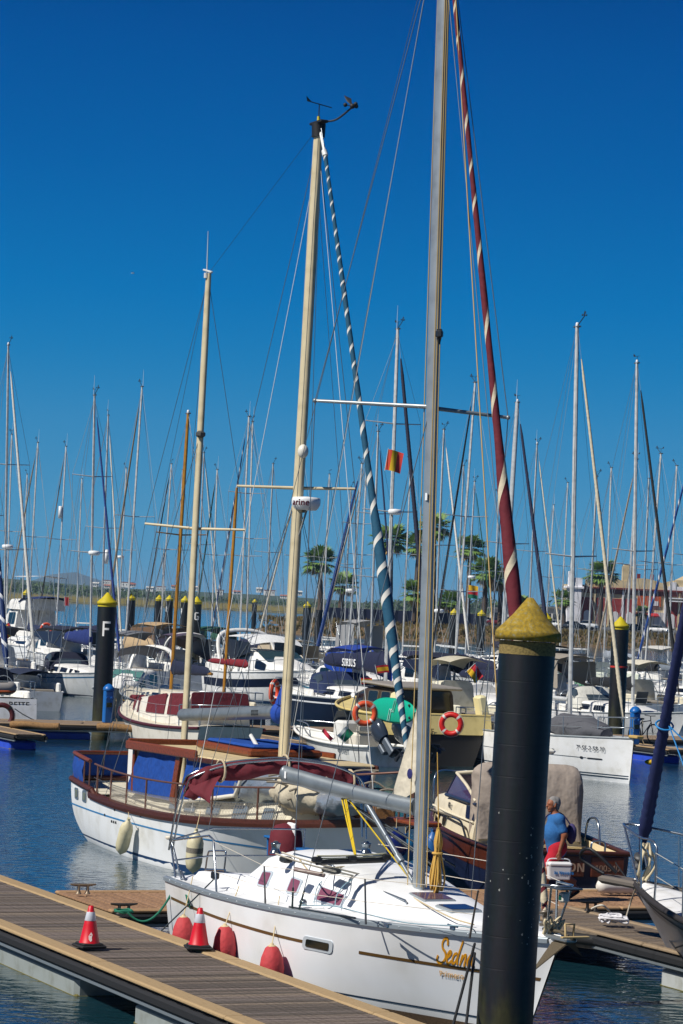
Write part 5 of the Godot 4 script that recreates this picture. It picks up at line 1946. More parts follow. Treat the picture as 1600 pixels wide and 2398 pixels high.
	box(s, at_side(o, 470, 1017, 0.05), Vector3(0.16, 0.14, 0.2), Basis.IDENTITY, 0.04)
	part("mizzen_light", s, M("#4b4a45", 0.5), o)
	# radar on the main mast, with its lettering and bracket
	var rp := at_side(o, 717, 1178, -0.12)
	var rd := S()
	lathe(rd, [[0.19, -0.13], [0.22, -0.10], [0.262, -0.03], [0.265, 0.06], [0.25, 0.10], [0.01, 0.12]], Transform3D(Basis.IDENTITY, rp), 28)
	var dome := part("radar_dome", rd, M("#dfe2e2", 0.3), o)
	var tm := TextMesh.new()
	var f := SystemFont.new()
	f.font_names = PackedStringArray(["Droid Sans"])
	f.font_weight = 700
	tm.font = f
	tm.text = "arine"
	tm.font_size = 64
	tm.pixel_size = 0.105 / 46.0
	tm.depth = 0.003
	var lt := part_mesh("dome_lettering", bend(tm, 0.266), M("#4d1420", 0.5), dome)
	lt.position = rp + Vector3(0, 0.0, 0)
	lt.rotation.y = PI - o.rotation.y + PI - 0.42
	s = S()
	var mm := mf.lerp(mt, (rp.y - 0.6 - mf.y) / (mt.y - mf.y))
	tube(s, mm + Vector3(0, 0, -0.12), rp + Vector3(0, -0.14, -0.04), 0.02, 0.02, 6)
	tube(s, mf.lerp(mt, (rp.y - 0.16 - mf.y) / (mt.y - mf.y)), rp + Vector3(0, -0.15, 0.0), 0.03, 0.03, 6)
	part("radar_bracket", s, M("#8a8c86", 0.4, 0.4), o)
	# the main boom, its blue bag, the mizzen boom
	var g := mf.lerp(mt, (2.95 - mf.y) / (mt.y - mf.y)) + Vector3(0, 0, 0.2)
	var be := at_side(o, 428, 1674, 0.2)
	s = S()
	tube(s, g, be, 0.125, 0.12, 16)
	var boom := part("main_boom", s, M("#7d868c", 0.4, 0.3, "metal", 0.5), o)
	s = S()
	for k in 6: box(s, g.lerp(be, 0.17 + 0.012 * k) + Vector3(0.122, 0.0, 0), Vector3(0.012, 0.10, 0.018))
	part("boom_slot", s, M("#2b2f33", 0.6), boom)
	s = S()
	ball(s, g + Vector3(0.02, -0.02, 0.05), Vector3(0.17, 0.2, 0.17), 14, 10)
	path(s, [g + Vector3(0.02, 0.15, 0.0), g + Vector3(0, 0.5, -0.1), g + Vector3(0, 0.75, -0.12)], [0.11, 0.06, 0.02], 8)
	part("blue_sail_bag", s, M("#0d45a8", 0.8, 0.0, "cloth", 1.2), boom)
	s = S()
	tube(s, at_side(o, 588, 1722, 0.1), at_side(o, 618, 1776, 0.1), 0.04, 0.045, 8)
	part("boom_gallows", s, M("#cfd0cc", 0.4), o)
	# sails and tarpaulins stowed on the foredeck
	for q in [[[572, 1852], [690, 1838], "foil", "#9aa4ad", 0.36, "silver_tarpaulin"], [[662, 1850], [790, 1868], "cloth", "#c6bca4", 0.34, "canvas_bundle"], [[745, 1884], [865, 1872], "foil", "#a9b0b6", 0.24, "silver_sheet"]]:
		var a := at_side(o, q[0][0], q[0][1], 0.75)
		var b := at_side(o, q[1][0], q[1][1], 0.75)
		var rings := []
		for i in 17:
			var t := i / 16.0
			var e: float = pow(sin(PI * clampf(t * 0.94 + 0.03, 0.0, 1.0)), 0.45)
			var ring := PackedVector3Array()
			for j in 16:
				var w := TAU * j / 16
				var k := 1.0 + 0.09 * sin(t * 19.0 + w * 3.0) + 0.06 * sin(w * 5.0 - t * 31.0)
				ring.append(a.lerp(b, t) + Vector3(cos(w) * q[4] * 1.5 * e * k, sin(w) * q[4] * e * k, 0))
			rings.append(ring)
		s = S()
		loft(s, rings)
		part(q[5], s, M(q[3], 0.28 if q[2] == "foil" else 0.9, 0.55 if q[2] == "foil" else 0.0, q[2], 1.5), o)
	s = S()
	var dr := RandomNumberGenerator.new()
	dr.seed = 3
	for k in 26:
		var p := Vector3(dr.randf_range(-0.5, 0.9), 1.5 + dr.randf() * 0.35, -h.L * dr.randf_range(0.76, 0.92))
		var d := Vector3(dr.randfn(), dr.randf_range(-0.2, 0.6), dr.randfn()) * 0.3
		path(s, curve([p, p + d + Vector3(0, 0.1, 0), p + d * 1.8], 3), 0.02, 5)
	part("foredeck_gear", s, M("#7c7568", 0.7, 0.2), o)
	s = S()
	for k in 3:
		var p := Vector3(0.5 - 0.4 * k, 1.45, -h.L * (0.80 + 0.03 * k))
		box(s, p, Vector3(0.35, 0.3, 0.4), Basis(Vector3.UP, k * 0.7), 0.04)
	part("deck_locker", s, M("#8a6238", 0.7, 0.0, "wood", 2.0), o)
	# bowsprit rail and the teal striped headsail
	s = S()
	var bow := hp(h, 0.985, sheer_at(h, 0.985), 0.0)
	path(s, [hp(h, 0.9, sheer_at(h, 0.9), 1.0) + Vector3(0, 0.8, 0), bow + Vector3(0.2, 0.85, -0.4), bow + Vector3(-0.2, 0.85, -0.4), hp(h, 0.9, sheer_at(h, 0.9), -1.0) + Vector3(0, 0.8, 0)], 0.022, 6)
	tube(s, bow + Vector3(0.2, 0.85, -0.4), bow + Vector3(0.05, 0, 0), 0.02, 0.02, 6)
	part("pulpit", s, bronze, o)
	s = S()
	box(s, bow + Vector3(0, 0.02, -0.25), Vector3(0.5, 0.07, 1.1), Basis.IDENTITY, 0.02)
	part("bowsprit_platform", s, varn, o)
	var f0 := at_side(o, 955, 1765, 0.0)
	var f1 := at_side(o, 762, 365, 0.0)
	wire(o, bow, f0, 0.012, steel, "forestay")
	wire(o, f1, mt + Vector3(0, -0.05, -0.1), 0.012, steel, "forestay")
	furled_teal(o, f0, f1)
	s = S()
	tube(s, f1, f1.lerp(mt, 0.16), 0.055, 0.055, 8)
	tube(s, f1.lerp(mt, 0.14), f1.lerp(mt, 0.75), 0.03, 0.03, 8)
	part("furling_swivel", s, M("#d6d6d0", 0.4), o)
	wire(o, bow + Vector3(0.3, 0.1, 0.6), at_side(o, 752, 400, 0.0), 0.006, M("#c9cccb", 0.6), "inner_forestay")
	hulls[o] = h

func furled_teal(o: Node3D, a: Vector3, b: Vector3) -> void:
	var s := S()
	var s2 := S()
	var len := (b - a).length()
	var f := frame_of(b - a)
	var n := 20
	var steps := 420
	var rings := []
	var tw := 0.0
	for i in steps + 1:
		var t := float(i) / steps
		var z := t * len
		var pitch := lerpf(lerpf(0.2, 0.58, smoothstep(0.6, 3.2, z)), 0.27, smoothstep(3.6, 9.5, z)) * (1.0 + 0.14 * sin(z * 3.3) + 0.08 * sin(z * 7.7))
		tw -= TAU * (len / steps) / pitch
		var rr := lerpf(0.046, 0.098, smoothstep(0.2, 2.5, z)) * lerpf(lerpf(1.0, 0.5, smoothstep(2.6, 6.0, z)), 0.36, smoothstep(6.0, len, z))
		rr *= 1.0 + 0.06 * sin(z * 2.3) + 0.04 * sin(z * 6.7)
		var ring := PackedVector3Array()
		for j in n:
			var q := TAU * j / n + tw
			ring.append(a.lerp(b, t) + (f.x * cos(q) + f.z * sin(q)) * rr * (1.0 + 0.05 * (1.0 - float(j) / n)))
		rings.append(ring)
	soft(s); soft(s2)
	for i in steps:
		var z := float(i) / steps * len
		var cut := int(lerpf(9.0, 4.0, smoothstep(0.3, 3.0, z)))
		for j in n:
			var k := (j + 1) % n
			quad(s2 if j < cut else s, rings[i][j], rings[i][k], rings[i + 1][k], rings[i + 1][j])
	var p := part("furled_sail", s, M("#0b4d69", 0.85, 0.0, "cloth", 0.9), o)
	part("sail_edge_strip", s2, M("#c9c8c0", 0.85), p)

func masthead_big(o: Node3D, top: Vector3) -> void:     # wind vane, anemometer arm and plate
	var dark := M("#15171b", 0.6)
	var s := S()
	box(s, top + Vector3(0, 0.02, 0), Vector3(0.16, 0.05, 0.5), Basis.IDENTITY, 0.01)
	tube(s, top + Vector3(0, -0.25, 0), top, 0.12, 0.13, 10)
	part("masthead_fitting", s, dark, o)
	s = S()
	tube(s, top + Vector3(0, 0.04, 0.02), top + Vector3(0, 0.36, 0.02), 0.010, 0.010, 6)
	tube(s, top + Vector3(0.25, 0.40, 0.02), top + Vector3(-0.25, 0.33, 0.02), 0.010, 0.010, 5)
	flat(s)
	quad(s, top + Vector3(0.14, 0.38, 0.02), top + Vector3(0.25, 0.40, 0.02), top + Vector3(0.27, 0.49, 0.02), top + Vector3(0.22, 0.43, 0.025))
	part("wind_vane", s, dark, o)
	s = S()
	tube(s, top + Vector3(0, 0.05, 0.02), top + Vector3(0, 0.14, 0.02), 0.03, 0.03, 8)
	part("masthead_light", s, M("#c9b72c", 0.4), o)
	s = S()
	path(s, curve([top + Vector3(-0.05, 0.02, -0.2), top + Vector3(-0.2, 0.06, -0.35), top + Vector3(-0.36, 0.25, -0.6)], 4), 0.018, 6)
	var c := top + Vector3(-0.37, 0.28, -0.62)
	ball(s, c, Vector3(0.05, 0.05, 0.05), 8, 6)
	for a in 3:
		var q := TAU * a / 3.0 + 0.5
		var e := c + Vector3(cos(q) * 0.13, 0.02, sin(q) * 0.13)
		tube(s, c, e, 0.008, 0.008, 4)
		ball(s, e, Vector3.ONE * 0.04, 8, 6)
	flat(s)
	quad(s, c, c + Vector3(0.06, 0.10, 0.12), c + Vector3(0.09, 0.22, 0.20), c + Vector3(0.02, 0.14, 0.02))
	part("wind_sensor", s, dark, o)

# ---------- the cream and brown motor launch behind the walkway ----------
func build_launch() -> void:
	var o := thing("motor_launch", "cream cabin launch with varnished brown hull band and beige cockpit cover", "motorboat", Vector3(3.95, 0, -45.45), heading_turn(Vector2(-0.22, -0.975)))
	var h := {"L": 6.9, "B": 2.45, "f0": 1.02, "f1": 1.08, "f2": 1.35, "tw": 0.92, "br": 0.9, "sr": 0.08, "wf": 0.9, "full": 2.3, "flare": 0.5, "bowf": 0.4}
	hulls[o] = h
	var cream := M("#d8ceb4", 0.45, 0.0, "stain", 0.4)
	var navy := M("#141d38", 0.4)
	var varn := M("#5a2a17", 0.35, 0.0, "wood", 1.6)
	var brown := M("#43221a", 0.4)
	var steel := M("#a9b1b6", 0.2, 0.9)
	part("hull", hull_mesh(h, 30, 10), navy, o)
	part("deck", deck_mesh(h, 0.10, 0.03, 0.30, 1.0), cream, o)
	part("cockpit_sole", deck_mesh(h, 0.55, 0.0, 0.01, 0.31), cream, o)
	var s := S()
	band(s, h, 0.03, 0.36, 0.0, 0.98, 0.008, true)
	part("varnished_band", s, varn, o)
	for side in [-1.0, 1.0]:
		s = S()
		path(s, rail_line(h, side, 0.0, 0.99, 0.02, -0.01, 24), 0.045, 6)
		part("rubbing_strake", s, brown, o)
	s = S()
	path(s, [Vector3(-1.13, 1.04, 0.0), Vector3(0, 1.06, 0.03), Vector3(1.13, 1.04, 0.0)], 0.04, 6)
	part("transom_cap", s, brown, o)
	# transom: varnished boards either side of a navy strip
	for x in [[-1.05, 0.36], [0.48, 1.05]]:
		s = S()
		box(s, Vector3((x[0] + x[1]) * 0.5, 0.82, -0.012), Vector3(x[1] - x[0], 0.34, 0.05), Basis(Vector3.RIGHT, 0.03), 0.01)
		part("transom_board", s, varn, o)
	var lm := M("#927a68", 0.6)
	lettering("painted_word", "DRAGON", 0.14, lm, o, Transform3D(Basis.IDENTITY, Vector3(-0.04, 0.80, 0.018)), "Droid Sans", 700, true)
	lettering("painted_number", "100340", 0.095, lm, o, Transform3D(Basis.IDENTITY, Vector3(0.76, 0.80, 0.018)), "Droid Sans", 400, true)
	s = S()
	path(s, [Vector3(-1.1, 0.46, 0.03), Vector3(-0.1, 0.44, 0.05), Vector3(0.1, 0.44, 0.05), Vector3(1.1, 0.46, 0.03)], 0.018, 5)
	part("transom_line", s, M("#cfc7b4", 0.9), o)
	s = S()
	path(s, curve([Vector3(0.2, 0.3, 0.05), Vector3(0.25, 0.3, 0.35), Vector3(0.75, 0.3, 0.38), Vector3(0.85, 0.3, 0.05)], 4), 0.028, 6)
	part("swim_step", s, steel, o)
	# inner bulwark, cream
	s = S()
	for side in [-1.0, 1.0]:
		var rings := []
		for i in 9:
			var t := lerpf(0.01, 0.42, i / 8.0)
			var p := hp(h, t, sheer_at(h, t), side) + Vector3(-side * 0.10, 0, 0)
			rings.append(PackedVector3Array([p + Vector3(0, 0.02, 0), p + Vector3(0, -0.54, 0)]))
		loft(s, rings, false, false)
	part("inner_bulwark", s, M("#dcc9a0", 0.6), o)
	# cabin: low trunk forward, wheelhouse behind it
	var c := [[0.31, 1.0, 0.92, 1.60], [0.45, 1.0, 0.92, 1.62], [0.60, 0.97, 0.95, 1.63], [0.645, 0.94, 0.96, 1.62], [0.76, 0.86, 0.98, 1.60], [0.86, 0.72, 1.02, 1.55], [0.91, 0.60, 1.06, 1.38], [0.935, 0.5, 1.1, 1.18]]
	part("cabin", cab_mesh(h, c, 0.10), cream, o)
	for w in [[0.58, 0.635], [0.755, 0.81]]:
		cab_window(o, h, c, w[0], w[1], 0.20, 0.52, -1.0, steel, M("#2a2a28", 0.1), 0.04, 0.10, 0.0, 0.5)
	cab_window(o, h, c, 0.32, 0.40, 0.62, 0.95, -1.0, M("#3a3f48", 0.4), M("#18223a", 0.1), 0.03, 0.10, 0.01, 0.1)
	s = S()
	path(s, [cab_wall(h, c, 0.32, 0.58, -1.0, 0.1) + Vector3(-0.02, 0, 0), cab_wall(h, c, 0.6, 0.58, -1.0, 0.1) + Vector3(-0.02, 0, 0), cab_wall(h, c, 0.86, 0.58, -1.0, 0.1) + Vector3(-0.02, 0, 0)], 0.02, 5)
	part("cabin_moulding", s, M("#ddd5bd", 0.5), o)
	var dir := (cab_wall(h, c, 0.58, 0.7, -1.0, 0.1) - cab_wall(h, c, 0.68, 0.7, -1.0, 0.1)).normalized()
	lettering("cabin_mark", "402", 0.1, M("#3a3a3a", 0.6), o, Transform3D(Basis(dir, Vector3.UP, dir.cross(Vector3.UP)).orthonormalized(), cab_wall(h, c, 0.57, 0.78, -1.0, 0.1) + Vector3(-0.03, 0, 0)), "Droid Sans", 700)
	# windscreen: violet panes in a cream frame, cream hard top
	var vio := M("#4c3a5c", 0.1)
	var zz: float = -h.L
	for sd in [-1.0, 1.0]:
		s = S()
		patch(s, Vector3(sd * 0.84, 1.62, zz * 0.645), Vector3(sd * 0.92, 1.62, zz * 0.32), Vector3(sd * 0.88, 1.86, zz * 0.40), Vector3(sd * 0.80, 2.02, zz * 0.575), 0.01, 0.03, 1.2)
		part("side_screen", s, vio, o)
		s = S()
		path(s, [Vector3(sd * 0.84, 1.63, zz * 0.65), Vector3(sd * 0.80, 2.04, zz * 0.578)], 0.022, 5)
		path(s, [Vector3(sd * 0.85, 1.63, zz * 0.65), Vector3(sd * 0.93, 1.63, zz * 0.31)], 0.035, 5)
		part("screen_frame_lower", s, M("#22304a", 0.5), o)
		s = S()
		path(s, curve([Vector3(sd * 0.79, 2.05, zz * 0.585), Vector3(sd * 0.84, 2.0, zz * 0.52), Vector3(sd * 0.89, 1.88, zz * 0.42), Vector3(sd * 0.93, 1.68, zz * 0.32)], 4), 0.03, 6)
		part("screen_frame_upper", s, cream, o)
	s = S()
	patch(s, Vector3(-0.82, 1.63, zz * 0.655), Vector3(0.82, 1.63, zz * 0.655), Vector3(0.77, 2.02, zz * 0.585), Vector3(-0.77, 2.02, zz * 0.585), 0.01, 0.04, 1.5)
	part("front_screen", s, glass("#6a5578", 0.55), o)
	s = S()
	path(s, [Vector3(-0.79, 2.05, zz * 0.585), Vector3(-0.3, 2.10, zz * 0.578), Vector3(0.3, 2.10, zz * 0.578), Vector3(0.79, 2.05, zz * 0.585)], 0.035, 6)
	part("screen_top_bar", s, cream, o)
	# cockpit cover
	var taupe := M("#a2968a", 0.85, 0.0, "cloth", 0.45)
	s = S()
	var outline := [[0.352, 0.97, 1.0, 2.2], [0.347, 0.98, 1.0, 2.34], [0.34, 0.98, 1.0, 2.37], [0.325, 0.97, 1.0, 2.33], [0.305, 0.95, 1.0, 2.24], [0.30, 0.94, 1.0, 1.6], [0.295, 0.93, 1.0, 1.06]]
	var rg := []
	for e in outline:
		var ring := PackedVector3Array()
		for j in 15:
			var q := PI * j / 14.0
			var x := -cos(q)
			x = signf(x) * pow(absf(x), 0.22)
			var yy: float = lerpf(e[2], e[3], pow(sin(q), 0.2))
			var wr := 0.035 * sin(yy * 5.0 + e[0] * 40.0 + j * 0.8)
			ring.append(Vector3(x * (e[1] + wr), yy, zz * e[0] + wr))
		rg.append(ring)
	loft(s, rg, false, false)
	part("cockpit_cover", s, taupe, o)
	s = S()
	box(s, Vector3(0.3, 2.58, zz * 0.36), Vector3(0.5, 0.1, 0.12), Basis.IDENTITY, 0.04)
	tube(s, Vector3(0.3, 2.3, zz * 0.36), Vector3(0.3, 2.58, zz * 0.36), 0.04, 0.04, 8)
	part("radar_antenna", s, M("#dcdcd2", 0.4), o)
	s = S()
	lathe(s, [[0.05, 0.0], [0.05, 0.1], [0.12, 0.12], [0.13, 0.18], [0.08, 0.23], [0.01, 0.24]], Transform3D(Basis.IDENTITY, Vector3(-0.35, 2.34, zz * 0.36)), 12)
	part("satellite_antenna", s, M("#ddd6c4", 0.4), o)
	# rails
	s = S()
	path(s, curve([at_side(o, 985, 1888, -0.62), at_side(o, 1010, 1896, -0.8), at_side(o, 1045, 1908, -1.0), at_side(o, 1075, 1920, -1.08), at_side(o, 1083, 1932, -1.08)], 4), 0.02, 6)
	tube(s, at_side(o, 1083, 1932, -1.08), at_side(o, 1092, 1965, -1.1), 0.02, 0.02, 6)
	tube(s, at_side(o, 1030, 1905, -0.9), at_side(o, 1020, 1940, -0.9), 0.02, 0.02, 6)
	part("side_rail", s, M("#39424e", 0.25, 0.7), o)
	s = S()
	path(s, curve([Vector3(1.10, 1.04, -2.3), Vector3(1.12, 1.42, -2.2), Vector3(1.12, 1.45, -1.7), Vector3(1.12, 1.02, -1.5)], 5), 0.02, 6)
	for x in [-0.85, 0.62]: path(s, curve([Vector3(x - 0.12, 1.05, -0.1), Vector3(x - 0.10, 1.22, -0.1), Vector3(x + 0.10, 1.22, -0.1), Vector3(x + 0.12, 1.05, -0.1)], 4), 0.018, 6)
	part("aft_rail", s, steel, o)
	s = S()
	path(s, curve([Vector3(-0.5, 1.25, zz * 0.97), Vector3(-0.45, 1.85, zz * 0.98), Vector3(0, 1.9, zz * 1.02), Vector3(0.45, 1.85, zz * 0.98), Vector3(0.5, 1.25, zz * 0.97)], 5), 0.02, 6)
	part("bow_rail", s, steel, o)

# ---------- the grey yacht whose bow enters at the lower right ----------
func build_bow_yacht() -> void:
	var hd := Vector2(-0.50, -0.866)
	var bow := on(1483, 2066, 1.30)
	var o := thing("sailing_yacht", "grey hulled yacht pointing its bow over the side finger at lower right", "yacht", Vector3(bow.x - hd.x * 9.0, 0, bow.z - hd.y * 9.0), heading_turn(hd), "sailing yachts moored in the marina")
	var h := {"L": 9.0, "B": 2.9, "f0": 1.0, "f1": 0.98, "f2": 1.32, "tw": 0.72, "br": 1.35, "sr": -0.2, "wf": 0.86, "full": 2.0, "flare": 0.7, "bowf": 0.25}
	hulls[o] = h
	var hm := M("#6a6d76", 0.3, 0.0, "stain", 0.3)
	var dk := M("#dfe0e0", 0.6, 0.0, "stain", 0.5)
	var steel := M("#a9b1b6", 0.2, 0.9)
	part("hull", hull_mesh(h, 36, 12), hm, o)
	part("deck", deck_mesh(h, 0.02, 0.06), dk, o)
	var s := S()
	for side in [-1.0, 1.0]: path(s, rail_line(h, side, 0.0, 0.99, 0.0, 0.0, 30), 0.045, 6)
	part("toe_rail", s, M("#2e2a28", 0.6), o)
	s = S()
	band(s, h, 0.15, 0.18, 0.0, 0.97, 0.006, true)
	part("cove_stripe", s, M("#3c3c42", 0.5), o)
	var c := [[0.30, 0.9, 0.97, 1.45], [0.55, 0.85, 0.97, 1.42], [0.70, 0.6, 1.0, 1.3], [0.76, 0.4, 1.05, 1.12]]
	part("cabin", cab_mesh(h, c, 0.16), dk, o)
	for w in [[0.36, 0.46], [0.52, 0.62]]: cab_window(o, h, c, w[0], w[1], 0.3, 0.75, -1.0, steel, M("#14181c", 0.1), 0.03)
	var tip := hp(h, 0.985, sheer_at(h, 0.985), 0.0)
	s = S()
	var up := 0.72
	for side in [1.0, -1.0]:
		var a := hp(h, 0.86, sheer_at(h, 0.86), side) + Vector3(-side * 0.05, 0, 0)
		path(s, curve([a, a + Vector3(0, up, 0), a.lerp(tip, 0.5) + Vector3(side * 0.16, up + 0.03, 0), tip + Vector3(side * 0.12, up + 0.06, -0.25), tip + Vector3(0, up + 0.06, -0.36)], 4), 0.017, 6)
		path(s, [tip + Vector3(side * 0.10, 0, 0.12), tip + Vector3(side * 0.13, up + 0.05, -0.22)], 0.017, 6)
		path(s, [hp(h, 0.93, sheer_at(h, 0.93), side), hp(h, 0.93, sheer_at(h, 0.93), side) + Vector3(0, up + 0.02, -0.05)], 0.017, 6)
	part("pulpit", s, steel, o)
	stanchions(o, h, [0.30, 0.45, 0.60, 0.73, 0.86], 0.64, steel, M("#b8b4a8", 0.7), 0.005)
	s = S()
	box(s, tip + Vector3(0, -0.02, -0.28), Vector3(0.34, 0.10, 0.95), Basis.IDENTITY, 0.03)
	box(s, tip + Vector3(0, -0.03, -0.6), Vector3(0.24, 0.12, 0.5), Basis.IDENTITY, 0.04)
	part("bowsprit", s, M("#6d665e", 0.6, 0.2), o)
	s = S()
	path(s, curve([tip + Vector3(-0.1, 0.05, -0.7), tip + Vector3(-0.3, 0.25, -1.0), tip + Vector3(-0.35, 0.40, -0.7), tip + Vector3(-0.1, 0.1, -0.4)], 4), 0.025, 6)
	part("anchor", s, M("#2a2c30", 0.5, 0.5), o)
	var fb := px(1500, 2000, -(bow.z) + 0.2)
	var ft := px(1640, 1250, -(bow.z) - 2.6)
	var inv := o.transform.affine_inverse()
	furled(o, inv * fb, inv * ft, 0.105, M("#152354", 0.85, 0.0, "cloth", 0.8), null)
	wire(o, tip, inv * fb, 0.014, steel, "forestay")
	var mf := Vector3(0, 1.35, -h.L * 0.56)
	var mt := mf + (inv * ft - inv * fb) * 1.0
	mt = Vector3(0, (inv * ft).y + 3.5, -h.L * 0.54)
	mast_part(o, mf, mt, 0.15, M("#b9bcba", 0.38, 0.35, "metal", 0.7), 14)
	s = S()
	lathe(s, [[0.03, -0.1], [0.10, -0.09], [0.10, -0.05], [0.04, -0.04], [0.04, 0.04], [0.10, 0.05], [0.10, 0.09], [0.03, 0.1]], Transform3D(frame_of(inv * ft - inv * fb), (inv * fb) - Vector3(0, 0.1, 0)), 14)
	part("furling_drum", s, M("#3b3d3f", 0.5), o)
	s = S()
	for k in 5:
		var q := k * 1.25
		path(s, curve([tip + Vector3(0.05 + 0.06 * sin(q), 0.55, 0.05), tip + Vector3(0.14 * cos(q), 0.30 + 0.05 * sin(q), 0.18), tip + Vector3(-0.04, 0.05, 0.1 + 0.1 * cos(q))], 4), 0.022, 5)
	part("mooring_line_bundle", s, M("#c6b998", 0.9), o)
	var bl := M("#1a7fc0", 0.6)
	s = S()
	for e in [[0.60, 1.0, 1.2], [0.70, 1.0, 0.6]]:
		path(s, [inv * fb + (inv * ft - inv * fb) * 0.42 + Vector3(0, 0, 0.1), hp(h, e[0], sheer_at(h, e[0]), 1.0 if e[0] < 0.65 else -0.2)], 0.011, 5)
	torus(s, Transform3D(frame_of(inv * ft - inv * fb) * Basis(Vector3.RIGHT, PI * 0.5), (inv * fb).lerp(inv * ft, 0.42)), 0.12, 0.014, 14, 5)
	part("blue_cord", s, bl, o)
	s = S()
	sheet(s, 4, 4, func(u: float, v: float) -> Vector3: return Vector3(lerpf(-0.5, 0.35, v), 1.42 + 0.15 * sin(PI * v), -h.L * lerpf(0.66, 0.76, u)))
	part("blue_hatch_cover", s, M("#1c3f8c", 0.85, 0.0, "cloth", 1.0), o)

# ---------- the man on the walkway ----------
func sdf_mesh(st: SurfaceTool, bones: Array, cell: float, blend: float) -> void:
	# bones: [a, b, ra, rb, flatten axis, amount]; a smooth union of tapered capsules, meshed as surface nets
	var lo := Vector3(1e9, 1e9, 1e9)
	var hi := -lo
	for b in bones:
		for k in 2:
			var r: float = b[2 + k] + blend + cell * 2.0
			lo = lo.min(b[k] - Vector3.ONE * r)
			hi = hi.max(b[k] + Vector3.ONE * r)
	var n := Vector3i(((hi - lo) / cell).ceil()) + Vector3i.ONE
	var field := PackedFloat32Array()
	field.resize(n.x * n.y * n.z)
	field.fill(1.0)
	for b in bones:
		var a: Vector3 = b[0]
		var d: Vector3 = b[1] - a
		var dd: float = max(d.length_squared(), 1e-9)
		var reach: float = max(b[2], b[3]) + blend + cell * 2.0
		var l: Vector3i = Vector3i(((a.min(b[1]) - Vector3.ONE * reach - lo) / cell).floor()).clamp(Vector3i.ZERO, n - Vector3i.ONE)
		var u: Vector3i = Vector3i(((a.max(b[1]) + Vector3.ONE * reach - lo) / cell).ceil()).clamp(Vector3i.ZERO, n - Vector3i.ONE)
		var ax: Vector3 = b[4] if b.size() > 4 else Vector3.ZERO
		var am: float = b[5] if b.size() > 5 else 0.0
		for z in range(l.z, u.z + 1):
			for y in range(l.y, u.y + 1):
				for x in range(l.x, u.x + 1):
					var p := lo + Vector3(x, y, z) * cell
					var t := clampf((p - a).dot(d) / dd, 0.0, 1.0)
					var v := p - a - d * t
					if am != 0.0: v += ax * v.dot(ax) * am
					var q: float = v.length() - lerpf(b[2], b[3], t)
					var i := (z * n.y + y) * n.x + x
					var o: float = field[i]
					var hh := maxf(blend - absf(o - q), 0.0) / blend
					field[i] = minf(o, q) - hh * hh * blend * 0.25
	var idx := PackedInt32Array()
	idx.resize(field.size())
	idx.fill(-1)
	var pts := PackedVector3Array()
	for z in n.z - 1:
		for y in n.y - 1:
			for x in n.x - 1:
				var m := Vector3.ZERO
				var c := 0
				var i0 := (z * n.y + y) * n.x + x
				for e in [[0, 1], [2, 3], [4, 5], [6, 7], [0, 2], [1, 3], [4, 6], [5, 7], [0, 4], [1, 5], [2, 6], [3, 7]]:
					var ia: int = i0 + (e[0] & 1) + (n.x if e[0] & 2 else 0) + (n.x * n.y if e[0] & 4 else 0)
					var ib: int = i0 + (e[1] & 1) + (n.x if e[1] & 2 else 0) + (n.x * n.y if e[1] & 4 else 0)
					var fa := field[ia]
					var fb := field[ib]
					if (fa < 0.0) != (fb < 0.0):
						var t := fa / (fa - fb)
						m += Vector3(lerpf(e[0] & 1, e[1] & 1, t), lerpf((e[0] >> 1) & 1, (e[1] >> 1) & 1, t), lerpf((e[0] >> 2) & 1, (e[1] >> 2) & 1, t))
						c += 1
				if c > 0:
					idx[i0] = pts.size()
					pts.append(lo + (Vector3(x, y, z) + m / c) * cell)
	soft(st)
	var sx := 1
	var sy := n.x
	var sz := n.x * n.y
	for z in range(1, n.z - 1):
		for y in range(1, n.y - 1):
			for x in range(1, n.x - 1):
				var i := z * sz + y * sy + x
				var inside := field[i] < 0.0
				for e in [[sx, sy, sz], [sy, sz, sx], [sz, sx, sy]]:
					if inside != (field[i + e[0]] < 0.0):
						var a := idx[i - e[1] - e[2]]
						var b := idx[i - e[2]]
						var c := idx[i]
						var d := idx[i - e[1]]
						if a < 0 or b < 0 or c < 0 or d < 0: continue
						if inside: quad(st, pts[a], pts[d], pts[c], pts[b])
						else: quad(st, pts[a], pts[b], pts[c], pts[d])

